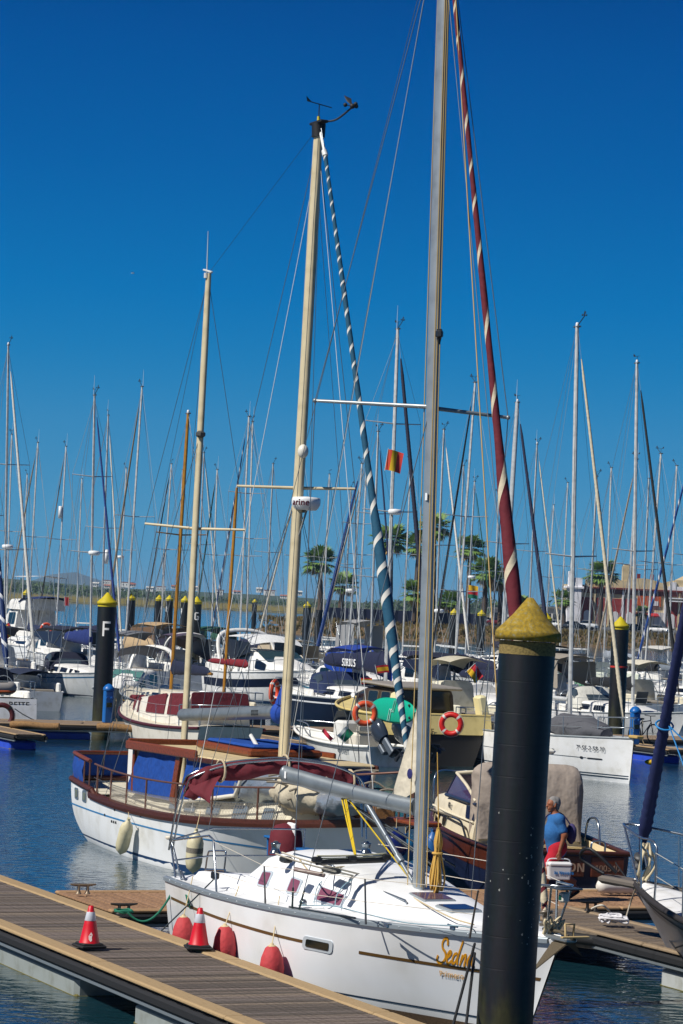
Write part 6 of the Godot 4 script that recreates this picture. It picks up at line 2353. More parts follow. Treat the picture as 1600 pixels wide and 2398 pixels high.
func build_person() -> void:
	# local: he faces +Z, +Y up, his left hand towards +X
	var foot := on(1298, 2103, 0.53)
	var face := Vector3(-0.94, 0, 0.34)
	var o := thing("person", "man in a blue t-shirt and red shorts walking left along the tan walkway", "person", Vector3(foot.x, 0.53, foot.z), atan2(face.x, face.z))
	var V := func(x: float, y: float, z: float) -> Vector3: return Vector3(x, y, z) * 0.89
	var skin := M("#8a5236", 0.6)
	var st := S()
	var fwd := Vector3(0, 0, 1)
	# joints: left foot forward (hidden), right foot trailing at the toe
	var hipL: Vector3 = V.call(0.09, 0.90, 0.0); var hipR: Vector3 = V.call(-0.09, 0.90, -0.02)
	var kneeL: Vector3 = V.call(0.10, 0.50, 0.22); var ankL: Vector3 = V.call(0.10, 0.09, 0.26)
	var kneeR: Vector3 = V.call(-0.10, 0.48, -0.10); var ankR: Vector3 = V.call(-0.10, 0.16, -0.46)
	var shL: Vector3 = V.call(0.20, 1.40, 0.05); var shR: Vector3 = V.call(-0.20, 1.40, 0.0)
	var elL: Vector3 = V.call(0.26, 1.14, -0.03); var wrL: Vector3 = V.call(0.25, 0.85, 0.05)
	var elR: Vector3 = V.call(-0.27, 1.12, 0.05); var wrR: Vector3 = V.call(-0.26, 0.88, 0.18)
	var neck: Vector3 = V.call(0, 1.44, 0.04)
	var bones := [
		[V.call(0, 0.93, 0.0), V.call(0, 1.15, 0.04), 0.13, 0.145], [V.call(0, 1.15, 0.04), V.call(0, 1.36, 0.03), 0.145, 0.12],
		[shL, shR, 0.07, 0.07], [neck - Vector3(0, 0.04, 0), V.call(0, 1.54, 0.07), 0.062, 0.058],
		[shL, elL, 0.056, 0.043], [elL, wrL, 0.043, 0.028], [shR, elR, 0.056, 0.043], [elR, wrR, 0.043, 0.028],
		[hipL, kneeL, 0.09, 0.06], [kneeL, ankL, 0.058, 0.036], [hipR, kneeR, 0.09, 0.06], [kneeR, ankR, 0.058, 0.036],
		[kneeL + Vector3(0, -0.10, -0.02), ankL + Vector3(0, 0.16, -0.02), 0.052, 0.038], [kneeR + Vector3(0, -0.07, -0.07), ankR + Vector3(0, 0.12, 0.03), 0.052, 0.036],
		[ankL, V.call(0.10, 0.05, 0.42), 0.036, 0.03], [ankR, V.call(-0.10, 0.05, -0.34), 0.036, 0.03],
	]
	sdf_mesh(st, bones, 0.014, 0.05)
	var hd := S()
	var hc: Vector3 = V.call(0, 1.645, 0.10)
	sdf_mesh(st, [
		[hc + Vector3(0, 0.03, -0.025), hc + Vector3(0, 0.02, 0.01), 0.088, 0.085, Vector3.RIGHT, 0.16], [hc + Vector3(0, -0.05, 0.035), hc + Vector3(0, -0.09, 0.05), 0.06, 0.036],
		[hc + Vector3(0, 0.0, 0.085), hc + Vector3(0, -0.028, 0.108), 0.012, 0.016], [hc + Vector3(-0.03, 0.015, 0.078), hc + Vector3(0.03, 0.015, 0.078), 0.015, 0.015],
		[hc + Vector3(-0.022, -0.062, 0.085), hc + Vector3(0.022, -0.062, 0.085), 0.009, 0.009],
		[hc + Vector3(0.078, 0.012, -0.01), hc + Vector3(0.080, -0.03, 0.0), 0.014, 0.011], [hc + Vector3(-0.078, 0.012, -0.01), hc + Vector3(-0.080, -0.03, 0.0), 0.014, 0.011],
		[hc + Vector3(0, -0.05, -0.02), hc + Vector3(0, -0.13, -0.04), 0.06, 0.058]], 0.006, 0.02)
	for e in [[wrL, 1.0], [wrR, -1.0]]:
		var w: Vector3 = e[0]
		var sgn: float = e[1]
		var hb := [[w, w + Vector3(0, -0.05, 0.005), 0.026, 0.03, Vector3.RIGHT, 0.5], [w + Vector3(0, -0.05, 0.0), w + Vector3(0, -0.085, 0.0), 0.034, 0.032, Vector3.RIGHT, 0.7]]
		for k in 4:
			var z := 0.028 - 0.019 * k
			var ln: float = [0.026, 0.03, 0.028, 0.022][k]
			var p0 := w + Vector3(0, -0.095, z)
			var p1 := p0 + Vector3(-sgn * 0.006, -ln, 0)
			var p2 := p1 + Vector3(-sgn * 0.018, -ln * 0.5, 0)
			var p3 := p2 + Vector3(-sgn * 0.018, ln * 0.35, 0)
			hb.append([p0, p1, 0.0092, 0.0088]); hb.append([p1, p2, 0.0088, 0.0082]); hb.append([p2, p3, 0.0082, 0.0075])
		hb.append([w + Vector3(0, -0.045, 0.03), w + Vector3(-sgn * 0.012, -0.085, 0.048), 0.012, 0.0095])
		hb.append([w + Vector3(-sgn * 0.012, -0.085, 0.048), w + Vector3(-sgn * 0.022, -0.115, 0.04), 0.0095, 0.008])
		sdf_mesh(st, hb, 0.005, 0.006)
	part("body", st, skin, o)
	st = S()
	for sx in [-0.03, 0.03]: ball(st, hc + Vector3(sx, 0.008, 0.084), Vector3(0.011, 0.008, 0.008), 8, 6)
	part("eye", st, M("#241a16", 0.2), o)
	st = S()
	sdf_mesh(st, [[hc + Vector3(0, 0.045, -0.04), hc + Vector3(0, 0.055, -0.005), 0.084, 0.078, Vector3.RIGHT, 0.14], [hc + Vector3(0, 0.0, -0.055), hc + Vector3(0, -0.05, -0.055), 0.062, 0.05, Vector3.RIGHT, -0.15], [hc + Vector3(0.055, 0.03, 0.0), hc + Vector3(0.06, 0.0, 0.012), 0.03, 0.018], [hc + Vector3(-0.055, 0.03, 0.0), hc + Vector3(-0.06, 0.0, 0.012), 0.03, 0.018]], 0.006, 0.025)
	part("grey_hair", st, M("#9a9794", 0.9, 0.0, "mottle", 9.0), o)
	st = S()
	sdf_mesh(st, [[V.call(0, 0.86, -0.01), V.call(0, 1.15, 0.045), 0.158, 0.172], [V.call(0, 1.15, 0.045), V.call(0, 1.34, 0.03), 0.172, 0.14], [shL, shR, 0.078, 0.078], [shL, shL.lerp(elL, 0.72), 0.07, 0.068], [shR, shR.lerp(elR, 0.72), 0.07, 0.068], [neck - Vector3(0, 0.05, 0), neck - Vector3(0, 0.02, 0), 0.085, 0.08]], 0.013, 0.05)
	part("blue_shirt", st, M("#2868a6", 0.9, 0.0, "cloth", 2.0), o)
	st = S()
	sdf_mesh(st, [[V.call(0.05, 0.90, 0), V.call(-0.05, 0.90, 0), 0.15, 0.15], [hipL, hipL.lerp(kneeL, 0.72), 0.115, 0.105], [hipR, hipR.lerp(kneeR, 0.72), 0.115, 0.105]], 0.013, 0.05)
	part("red_shorts", st, M("#b3122a", 0.9, 0.0, "cloth", 2.0), o)
	for e in [[ankL, Vector3(0.10, 0.0, 0.34) * 0.89, 0.0], [ankR, Vector3(-0.10, 0.02, -0.40) * 0.89, 0.55]]:
		st = S()
		box(st, e[1] + Vector3(0, 0.018, 0), Vector3(0.10, 0.035, 0.27), Basis(Vector3.RIGHT, e[2]), 0.015)
		torus(st, Transform3D(Basis(Vector3.RIGHT, e[2] + 0.4), e[1] + Vector3(0, 0.05, 0.06)), 0.05, 0.014, 12, 6)
		part("sandal", st, M("#17181c", 0.8), o)
	# shoulder bag and cool box: things of their own
	var bag := thing("shoulder_bag", "purple bag slung behind the man in the blue t-shirt", "bag", o.position, o.rotation.y)
	st = S()
	var rings := []
	for q in [[0.0, 0.03], [0.05, 0.10], [0.14, 0.13], [0.24, 0.12], [0.30, 0.07], [0.32, 0.02]]:
		var ring := PackedVector3Array()
		for j in 12:
			var a := TAU * j / 12
			ring.append(Vector3(0.10 + cos(a) * q[1] * 0.9, 0.86 + q[0], -0.20 + sin(a) * q[1] * 0.6))
		rings.append(ring)
	loft(st, rings)
	part("pouch", st, M("#3f3768", 0.9, 0.0, "cloth", 2.0), bag)
	st = S()
	path(st, curve([Vector3(0.10, 1.16, -0.18), Vector3(0.03, 1.335, -0.03), Vector3(-0.10, 1.27, 0.15), Vector3(-0.15, 1.0, 0.17)], 5), 0.012, 5)
	part("strap", st, M("#2d2950", 0.9), bag)
	var hand: Vector3 = o.transform * (wrL + Vector3(-0.01, -0.13, 0.0))
	var box_turn := o.rotation.y - 0.12
	var cb := thing("cool_box", "white cool box with blue lettering carried by the walking man", "cool box", hand, box_turn)
	st = S()
	rings = []
	for q in [[-0.31, 0.86], [-0.295, 0.9], [-0.11, 1.0]]:
		var ring := PackedVector3Array()
		for e in [[0.95, 1], [1, 0.9], [1, -0.9], [0.95, -1], [-0.95, -1], [-1, -0.9], [-1, 0.9], [-0.95, 1]]: ring.append(Vector3(e[0] * 0.10 * q[1], q[0], e[1] * 0.185 * q[1]))
		rings.append(ring)
	loft(st, rings, true, true, true)
	part("tub", st, M("#dcdcdc", 0.4), cb)
	st = S()
	box(st, Vector3(0, -0.07, 0), Vector3(0.22, 0.07, 0.39), Basis.IDENTITY, 0.025)
	part("lid", st, M("#e4e4e2", 0.4), cb)
	st = S()
	path(st, curve([Vector3(0, -0.10, 0.2), Vector3(0, 0.0, 0.16), Vector3(0, 0.012, 0.0), Vector3(0, 0.0, -0.16), Vector3(0, -0.10, -0.2)], 5), 0.010, 6)
	part("handle", st, M("#d9d9d9", 0.4), cb)
	lettering("lettering", "la Nevera", 0.05, M("#1c74b8", 0.5), cb, Transform3D(Basis(Vector3.UP, PI * 0.5), Vector3(0.101, -0.20, -0.06)), "Droid Sans", 700, true)

# ---------- a motor cruiser seen at some distance ----------
func cruiser(label: String, c: Dictionary) -> Node3D:
	# c: at (x of the stern's middle), p there, dir, L
	var d: float = FOCAL / c.p
	var stern := base_x(c.x, 0.0, d)
	var dir: float = c.get("dir", 1.0)
	var hv := (-AX * dir).rotated(Vector3.UP, c.get("yaw", 0.0))
	var L: float = c.L
	var o := thing("motor_cruiser", label, "motorboat", Vector3(stern.x, 0, stern.z), atan2(-hv.x, -hv.z), "motor cruisers moored in the marina")
	var B: float = c.get("B", L * 0.34)
	var f: float = c.get("f", 1.0)
	var h := {"L": L, "B": B, "f0": f, "f1": f * 1.02, "f2": f * 1.35, "tw": 0.9, "br": 1.1, "sr": 0.0, "wf": 0.88, "full": 2.4, "flare": 0.7, "bowf": 0.35}
	hulls[o] = h
	var hm := M(c.get("hull", "#e3e5e5"), 0.28, 0.0, "stain", 0.4)
	var dm := M(c.get("deck", "#e2e2de"), 0.5, 0.0, "stain", 0.5)
	var dark := M(c.get("pane", "#12161d"), 0.1)
	var steel := M("#aeb6ba", 0.25, 0.8)
	part("hull", hull_mesh(h, 20, 6), hm, o)
	part("deck", deck_mesh(h, 0.05), dm, o)
	var s := S()
	band(s, h, -0.06, 0.10, 0, 0.98, 0.006)
	part("boot_stripe", s, M(c.get("boot", "#1c2b45"), 0.4), o)
	if c.get("stripe", "") != "":
		s = S()
		band(s, h, c.get("s0", 0.25), c.get("s1", 0.5), 0.03, 0.96, 0.008, true)
		part("side_stripe", s, M(c.stripe, 0.3), o)
	s = S()
	for side in [-1.0, 1.0]: path(s, rail_line(h, side, 0.0, 0.99, 0.0, -0.01, 18), 0.035, 5)
	part("rub_rail", s, M(c.get("rail", "#c9cccc"), 0.5), o)
	var bw := B * 0.5
	var up: float = c.get("up", 1.0)
	var k0: float = c.get("c0", 0.34)
	var k1: float = c.get("c1", 0.80)
	var st := [[k0, bw * 0.74, f - 0.05, f + up], [lerpf(k0, k1, 0.35), bw * 0.74, f - 0.05, f + up * 0.95], [lerpf(k0, k1, 0.62), bw * 0.66, f, f + up * 0.52], [lerpf(k0, k1, 0.9), bw * 0.4, f + 0.08, f + up * 0.36], [k1, bw * 0.2, f + 0.1, f + 0.2]]
	part("cabin", cab_mesh(h, st, 0.12), dm, o)
	for side in [-1.0, 1.0]:
		cab_window(o, h, st, lerpf(k0, k1, 0.04), lerpf(k0, k1, 0.30), 0.42, 0.88, side, steel, dark, 0.03, 0.12)
		cab_window(o, h, st, lerpf(k0, k1, 0.42), lerpf(k0, k1, 0.60), 0.30, 0.8, side, steel, dark, 0.03, 0.12)
	# windscreen
	var zt: float = -L * lerpf(k0, k1, 0.36)
	var zb: float = -L * lerpf(k0, k1, 0.60)
	s = S()
	patch(s, Vector3(-bw * 0.58, f + up * 0.56, zb), Vector3(bw * 0.58, f + up * 0.56, zb), Vector3(bw * 0.56, f + up * 0.98, zt), Vector3(-bw * 0.56, f + up * 0.98, zt), 0.02, 0.08, 1.5)
	part("windscreen", s, M(c.get("screen", "#28404a"), 0.08), o)
	s = S()
	box(s, Vector3(0, f - 0.02, -L * k0 * 0.5), Vector3(B * 0.62, 0.2, L * k0 * 0.8), Basis.IDENTITY, 0.03)
	part("cockpit_floor", s, M("#8c857a", 0.8), o)
	for side in [-1.0, 1.0]:
		s = S()
		box(s, Vector3(side * bw * 0.80, f + 0.16, -L * k0 * 0.52), Vector3(0.16, 0.4, L * k0 * 0.9), Basis.IDENTITY, 0.05)
		part("coaming", s, dm, o)
	if c.get("top", "") != "":
		var ty: float = f + up + c.get("lift", 0.75)
		var t0: float = c.get("t0", 0.10)
		var t1: float = c.get("t1", 0.46)
		s = S()
		sheet(s, 8, 8, func(u: float, v: float) -> Vector3: return Vector3(lerpf(-bw * 0.74, bw * 0.74, v), ty + 0.18 * sin(PI * v) + 0.05 * sin(PI * u) - (0.3 * pow(maxf(0.0, u - 0.7) / 0.3, 2)), -L * lerpf(t0, t1, u)))
		part("canopy", s, M(c.top, 0.8, 0.0, "cloth", 0.5), o)
		if c.get("sides", true):
			for side in [-1.0, 1.0]:
				s = S()
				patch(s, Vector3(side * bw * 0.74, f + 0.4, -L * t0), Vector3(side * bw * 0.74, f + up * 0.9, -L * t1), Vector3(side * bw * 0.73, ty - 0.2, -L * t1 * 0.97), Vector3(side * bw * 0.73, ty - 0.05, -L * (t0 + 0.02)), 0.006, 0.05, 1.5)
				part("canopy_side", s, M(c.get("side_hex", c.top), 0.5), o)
		for side in [-1.0, 1.0]:
			s = S()
			for t in [t0, lerpf(t0, t1, 0.5), t1]: tube(s, Vector3(side * bw * 0.76, f + 0.2, -L * lerpf(t0, t1, 0.4)), Vector3(side * bw * 0.75, ty, -L * t), 0.017, 0.017, 5)
			part("canopy_frame", s, steel, o)
	if c.get("arch", false):
		s = S()
		path(s, curve([Vector3(-bw * 0.85, f + 0.1, -L * 0.22), Vector3(-bw * 0.78, f + up * 0.9 + 0.5, -L * 0.14), Vector3(-bw * 0.4, f + up + 0.85, -L * 0.12), Vector3(bw * 0.4, f + up + 0.85, -L * 0.12), Vector3(bw * 0.78, f + up * 0.9 + 0.5, -L * 0.14), Vector3(bw * 0.85, f + 0.1, -L * 0.22)], 4), 0.11, 6, true, 0.5)
		part("radar_arch", s, dm, o)
	if c.get("fly", false):
		var fs := [[0.2, bw * 0.7, f + up - 0.05, f + up + 0.75], [0.45, bw * 0.72, f + up - 0.05, f + up + 0.7], [0.56, bw * 0.6, f + up - 0.02, f + up + 0.3]]
		s = cab_mesh(h, fs, 0.05)
		var fl := part("flybridge", s, dm, o)
		s = S()
		sheet(s, 4, 6, func(u: float, v: float) -> Vector3: return Vector3(lerpf(-bw * 0.7, bw * 0.7, v), f + up + 2.3 + 0.12 * sin(PI * v), -L * lerpf(0.18, 0.42, u)))
		part("flybridge_canopy", s, M("#d8d9d6", 0.6), fl)
		s = S()
		for side in [-1.0, 1.0]:
			for t in [0.2, 0.40]:
				s = S()
				tube(s, Vector3(side * bw * 0.66, f + up + 0.6, -L * t), Vector3(side * bw * 0.68, f + up + 2.3, -L * t), 0.03, 0.03, 5)
				part("canopy_post", s, steel, fl)
	s = S()
	for side in [-1.0, 1.0]:
		path(s, rail_line(h, side, 0.45, 0.97, 0.55, 0.08, 10), 0.016, 5)
		for t in [0.45, 0.6, 0.75, 0.88]:
			var p := hp(h, t, sheer_at(h, t), side) + Vector3(-side * 0.08, 0, 0)
			tube(s, p, p + Vector3(0, 0.55, 0), 0.014, 0.014, 5)
	part("bow_rail", s, steel, o)
	if c.get("engine", false): outboard(o, Vector3(0, f * 0.55, 0.25), 0.0)
	return o

func outboard(o: Node3D, at: Vector3, tilt: float, k := 1.0, hex := "#3d4654") -> MeshInstance3D:
	var s := S()
	var b := Basis(Vector3.RIGHT, -tilt) * k
	var rings := []
	for q in [[0.0, 0.13, 0.20, 0.0], [0.12, 0.17, 0.26, -0.01], [0.34, 0.18, 0.29, 0.0], [0.52, 0.16, 0.25, 0.03], [0.60, 0.10, 0.16, 0.05], [0.62, 0.02, 0.03, 0.06]]:
		var ring := PackedVector3Array()
		for j in 16:
			var a := TAU * j / 16
			ring.append(at + b * Vector3(cos(a) * q[1], q[0], sin(a) * q[2] + q[3]))
		rings.append(ring)
	loft(s, rings)
	var p := part("outboard_motor", s, M(hex, 0.18, 0.3), o)
	s = S()
	box(s, at + b * Vector3(0, -0.32, 0.02), Vector3(0.13, 0.66, 0.22) * k, b.orthonormalized(), 0.04)
	box(s, at + b * Vector3(0, -0.2, -0.2), Vector3(0.22, 0.34, 0.14) * k, b.orthonormalized(), 0.03)
	part("leg", s, M("#59626c", 0.4, 0.3), p)
	s = S()
	box(s, at + b * Vector3(0, -0.62, 0.14), Vector3(0.30, 0.03, 0.34) * k, b.orthonormalized(), 0.01)
	for q in 3:
		var a := TAU * q / 3.0
		box(s, at + b * Vector3(cos(a) * 0.09, -0.78 + sin(a) * 0.09, 0.30), Vector3(0.13, 0.07, 0.02) * k, b.orthonormalized() * Basis(Vector3.BACK, a) * Basis(Vector3.RIGHT, 0.4), 0.005)
	tube(s, at + b * Vector3(0, -0.78, 0.0), at + b * Vector3(0, -0.78, 0.32), 0.06 * k, 0.04 * k, 8)
	part("propeller", s, M("#2d3138", 0.4, 0.4), p)
	return p

func build_middle_boats() -> void:
	# row moored at the walkway marked F
	var o := yacht("navy hulled yacht with SIRIUS lettered boom cover and blue sprayhood", {"top": [932, 770], "via": [905, 1540], "p": 58.0, "dir": 1.0, "L": 13.0, "hull": "#12182a", "boot": "#0c0f18", "stripe": "#cfd3d6", "cover": "#0f1a3c", "cover_text": "SIRIUS", "cover_r": 0.27, "boom": 0.47, "boom_h": 2.45, "f0": 1.1, "f1": 1.1, "hood": "#12264f", "furl": "#0d1632", "furl_r": 0.12, "stay": [1012, 1640], "spread": [0.50, 0.74], "radar": 0.50, "mw": 0.17, "head": 7})
	yacht("white yacht with plumb bow, grey deck cover and registration lettering", {"top": [1352, 765], "via": [1335, 1660], "p": 75.0, "dir": 1.0, "L": 9.6, "mt": 0.60, "br": 0.15, "f0": 1.15, "f1": 1.18, "f2": 1.35, "boot": "#d9dcdd", "furl": "#c8bfa6", "furl_r": 0.075, "stay": [1462, 1700], "spread": [0.43], "mw": 0.15, "head": 10})
	yacht("white yacht with folding grey chair and black furled sail, right of the bicycle", {"top": [1492, 850], "via": [1482, 1660], "p": 57.0, "dir": 1.0, "L": 10.5, "hull": "#d5d8da", "furl": "#11151a", "furl_r": 0.085, "stay": [1592, 1640], "spread": [0.45], "mw": 0.15, "head": 12, "hood": "#cfcfc6", "cover": "#11151b"})
	yacht("white yacht showing its lettered transom at the left edge", {"top": [-60, 800], "via": [-78, 1500], "p": 61.0, "dir": -1.0, "L": 9.0, "boot": "#e0e0e0", "cover": "#17233f", "hood": "#17233f", "head": 0})
	yacht("white yacht with twin blue side lines and navy sprayhood, left of the pile marked F", {"top": [222, 925], "via": [212, 1490], "p": 49.0, "dir": 1.0, "L": 10.5, "hull": "#dfe3e5", "boot": "#1e2f52", "stripe": "#2b6d98", "hood": "#151b33", "cover": "#10296b", "cover_r": 0.24, "furl": "#0e3277", "stay": [283, 1560], "radar": 0.42, "spread": [0.42, 0.7], "boom_h": 2.6})
	yacht("tall silver masted yacht with white roller sail at the far left", {"top": [20, 808], "via": [10, 1503], "p": 47.0, "dir": 1.0, "L": 13.0, "furl": "#c9cac4", "furl_r": 0.1, "stay": [84, 1575], "spread": [0.35, 0.62], "radar": 0.36, "cover": "#141d38", "head": 10})
	yacht("white yacht whose broad blue furled sail stands at the left edge", {"top": [-40, 880], "via": [-46, 1500], "p": 52.0, "dir": 1.0, "furl": "#12336b", "furl_edge": "#d5d8da", "furl_r": 0.16, "stay": [18, 1590], "head": 0, "hood": "#17233f"})
	# the wooden ketch with two yellow spars
	var k := yacht("dark hulled ketch with two varnished yellow masts and a red boom cover", {"top": [441, 968], "via": [398, 1655], "p": 61.0, "dir": -1.0, "L": 11.0, "mt": 0.56, "hull": "#20262c", "deck": "#cfc8b4", "mast": "#a8761c", "mw": 0.16, "cover": "#0e1a38", "spread": [0.56], "head": 8, "boot": "#5a1f1c", "stripe": "#b8923c"})
	var inv: Transform3D = k.transform.affine_inverse()
	var zt := inv * px(555, 1142, 97.0)
	var zb := inv * base_x(523, 1.3, 97.0)
	mast_part(k, zb, zt, 0.13, M("#a8761c", 0.38, 0.0, "metal", 0.7), 10)
	var g := zb.lerp(zt, 0.18)
	sail_cover(k, g + Vector3(0, 0, 2.0), g + Vector3(0, 0.02, -1.6), 0.09, M("#7a1420", 0.8, 0.0, "cloth", 0.6), "red_boom_cover")
	burgundy_yacht()
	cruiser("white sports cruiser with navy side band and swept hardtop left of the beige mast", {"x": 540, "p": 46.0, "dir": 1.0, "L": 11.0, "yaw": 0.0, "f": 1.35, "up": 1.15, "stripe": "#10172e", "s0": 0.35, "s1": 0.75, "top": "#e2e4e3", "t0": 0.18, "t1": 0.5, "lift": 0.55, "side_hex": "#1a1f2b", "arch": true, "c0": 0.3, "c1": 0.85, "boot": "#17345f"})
	fishing_boat()
	cream_boat()
	cruiser("white cabin cruiser with greenish windscreen tied right of the blue pedestal", {"x": 372, "p": 56.0, "dir": 1.0, "L": 6.8, "yaw": -0.75, "f": 0.95, "up": 0.95, "screen": "#4f7a74", "pane": "#2c4f50", "arch": true, "boot": "#d9dcdd", "top": "#15181f", "t0": 0.2, "t1": 0.42, "sides": false})
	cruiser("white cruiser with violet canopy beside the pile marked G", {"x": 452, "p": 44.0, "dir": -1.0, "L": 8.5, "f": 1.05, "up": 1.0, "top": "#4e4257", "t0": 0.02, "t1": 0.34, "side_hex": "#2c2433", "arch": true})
	cruiser("white flybridge motor yacht moored far left behind the tall silver mast", {"x": 128, "p": 33.0, "dir": -1.0, "L": 13.0, "f": 1.6, "up": 1.9, "fly": true, "stripe": "#1b2a4a", "s0": 0.3, "s1": 0.55, "top": "#1a2f66", "t0": 0.02, "t1": 0.3, "sides": false})
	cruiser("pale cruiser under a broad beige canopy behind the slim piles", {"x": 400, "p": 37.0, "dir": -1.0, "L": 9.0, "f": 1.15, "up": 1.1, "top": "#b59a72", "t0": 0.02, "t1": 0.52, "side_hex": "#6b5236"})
	cruiser("white cruiser with a dark green canvas canopy left of the mast pair", {"x": 520, "p": 36.0, "dir": -1.0, "L": 8.5, "f": 1.1, "up": 1.0, "top": "#0f4a34", "t0": 0.02, "t1": 0.42, "side_hex": "#153a2c"})
	cruiser("white motorboat with a big pale grey tarpaulin tent near the brown bank", {"x": 862, "p": 38.0, "dir": -1.0, "L": 8.0, "f": 1.1, "up": 1.1, "top": "#9b9c9c", "t0": 0.02, "t1": 0.36, "lift": 1.6, "side_hex": "#8f9192", "stripe": "#1b4f50", "s0": 0.2, "s1": 0.28})
	cruiser("small white cruiser behind the cream boat with a cream cabin top", {"x": 1128, "p": 62.0, "dir": -1.0, "L": 6.5, "f": 1.0, "up": 1.2, "deck": "#d6d2bc", "top": "#c3bda6", "t0": 0.2, "t1": 0.5, "sides": false, "pane": "#1e2b3d"})
	cruiser("green trimmed workboat right of the pile with a red ring", {"x": 1462, "p": 40.0, "dir": -1.0, "L": 8.0, "f": 1.3, "up": 0.9, "hull": "#3f8a5c", "boot": "#14181c", "deck": "#c9d1c4", "rail": "#9c2a20", "stripe": "#7cb08c"})
	cruiser("white motorboat with twin engines and pale cuddy behind the black furled sail", {"x": 1560, "p": 50.0, "dir": -1.0, "L": 7.5, "f": 1.0, "up": 1.0, "deck": "#d9d3bd", "top": "#d4cfbb", "t0": 0.15, "t1": 0.5, "engine": true, "sides": false, "pane": "#2f3a42"})
	cruiser("low white day boat with a navy cover at the left edge behind the lettered transom", {"x": 92, "p": 57.0, "dir": -1.0, "L": 6.5, "f": 0.8, "up": 0.55, "top": "#1c2740", "t0": 0.05, "t1": 0.5, "lift": 0.1, "sides": false, "stripe": "#1f6a9c", "s0": 0.1, "s1": 0.16})
	cruiser("white cruiser with a navy canopy at left, just behind the lettered transom", {"x": 30, "p": 50.0, "dir": -1.0, "L": 8.0, "f": 1.2, "up": 1.0, "top": "#1a2238", "t0": 0.05, "t1": 0.4, "sides": false})
	cruiser("white boat under a long navy tarpaulin left of the pile marked F", {"x": 188, "p": 40.0, "dir": -1.0, "L": 9.0, "f": 1.2, "up": 1.1, "top": "#131c33", "t0": 0.02, "t1": 0.6, "lift": 0.35, "side_hex": "#1a2338"})
	cruiser("grey topped cruiser between the slim I pile and the yellow mast", {"x": 345, "p": 46.0, "dir": -1.0, "L": 8.5, "f": 1.1, "up": 1.0, "top": "#6a6d72", "t0": 0.05, "t1": 0.4, "sides": false, "stripe": "#20385c", "s0": 0.2, "s1": 0.3})
	cruiser("white cruiser with tan cockpit cover behind the royal blue furled sail", {"x": 705, "p": 42.0, "dir": -1.0, "L": 9.0, "f": 1.15, "up": 1.05, "top": "#b7a88f", "t0": 0.02, "t1": 0.42, "lift": 0.4, "stripe": "#1b3b5a", "s0": 0.25, "s1": 0.33})
	cruiser("white cruiser with blue hooped canopy behind the orange lifebuoy", {"x": 872, "p": 52.0, "dir": -1.0, "L": 8.0, "f": 1.15, "up": 1.0, "top": "#163a94", "t0": 0.02, "t1": 0.4, "stripe": "#1d6a86", "s0": 0.15, "s1": 0.24})
	cruiser("white cruiser with navy covers right of the tall silver mast", {"x": 1075, "p": 48.0, "dir": -1.0, "L": 8.5, "f": 1.1, "up": 1.0, "top": "#10172c", "t0": 0.02, "t1": 0.5, "lift": 0.45, "side_hex": "#1a2036"})
	cruiser("white cruiser with a taupe canopy left of the pile with a red ring", {"x": 1352, "p": 52.0, "dir": -1.0, "L": 8.0, "f": 1.2, "up": 1.0, "top": "#9a9284", "t0": 0.02, "t1": 0.42, "stripe": "#33424f", "s0": 0.2, "s1": 0.26})
	cruiser("white cruiser with a black cockpit tent behind the plumb bowed yacht", {"x": 1300, "p": 44.0, "dir": -1.0, "L": 9.0, "f": 1.25, "up": 1.1, "top": "#0f1218", "t0": 0.02, "t1": 0.5, "side_hex": "#15181e"})
	cruiser("pale blue lined cruiser at the right edge under the white canopy of the building", {"x": 1590, "p": 38.0, "dir": -1.0, "L": 9.0, "f": 1.2, "up": 1.1, "top": "#c9c9c2", "t0": 0.05, "t1": 0.45, "stripe": "#3a6fa0", "s0": 0.2, "s1": 0.3, "sides": false})
	# markings and covers of single boats
	for n in get_children():
		if not n.has_meta("label"): continue
		var lb: String = n.get_meta("label")
		if not (n is Node3D and hulls.has(n)): continue
		var h: Dictionary = hulls[n]
		if lb.begins_with("white yacht with plumb bow"):
			var a := hp(h, 0.80, 0.98, 1.0)
			var b := hp(h, 0.90, 0.98, 1.0)
			var al := (b - a).normalized()
			lettering("registration_lettering", "7ª-SE-2-58-10", 0.13, M("#20242c", 0.5), n, Transform3D(Basis(al, Vector3.UP, al.cross(Vector3.UP)), hp(h, 0.86, 0.97, 1.0) + al.cross(Vector3.UP) * 0.02))
			var s := S()
			band(s, h, 0.66, 0.675, 0.1, 0.80, 0.008, false, [1.0])
			band(s, h, 0.12, 0.16, 0.0, 0.99, 0.008)
			band(s, h, 0.20, 0.23, 0.0, 0.99, 0.008)
			part("side_lines", s, M("#1c3345", 0.4), n)
			s = S()
			hull_panel(s, h, 0.845, 0.90, 0.64, 0.68, 0.01, 1.0, 0.2, 1.0)
			hull_panel(s, h, 0.818, 0.830, 0.625, 0.70, 0.01, 1.0, 0.4, 1.0)
			part("side_mark", s, M("#1b222c", 0.4), n)
			s = S()
			var rings := []
			for i in 15:
				var t := i / 14.0
				var e: float = pow(sin(PI * clampf(t * 0.92 + 0.04, 0.0, 1.0)), 0.5)
				var ring := PackedVector3Array()
				for j in 14:
					var q := TAU * j / 14
					var kk := 1.0 + 0.10 * sin(t * 15.0 + q * 3.0) + 0.06 * sin(q * 5.0 - t * 21.0)
					ring.append(Vector3(0.35 + cos(q) * 0.62 * e * kk, 1.55 + sin(q) * 0.42 * e * kk - 0.12 * t, lerpf(-5.3, -8.6, t)))
				rings.append(ring)
			loft(s, rings)
			part("grey_deck_cover", s, M("#55575d", 0.9, 0.0, "cloth", 1.2), n)
			s = S()
			box(s, hp(h, 1.0, 1.42, 0.0) + Vector3(0, 0, -0.1), Vector3(0.25, 0.09, 0.5), Basis.IDENTITY, 0.02)
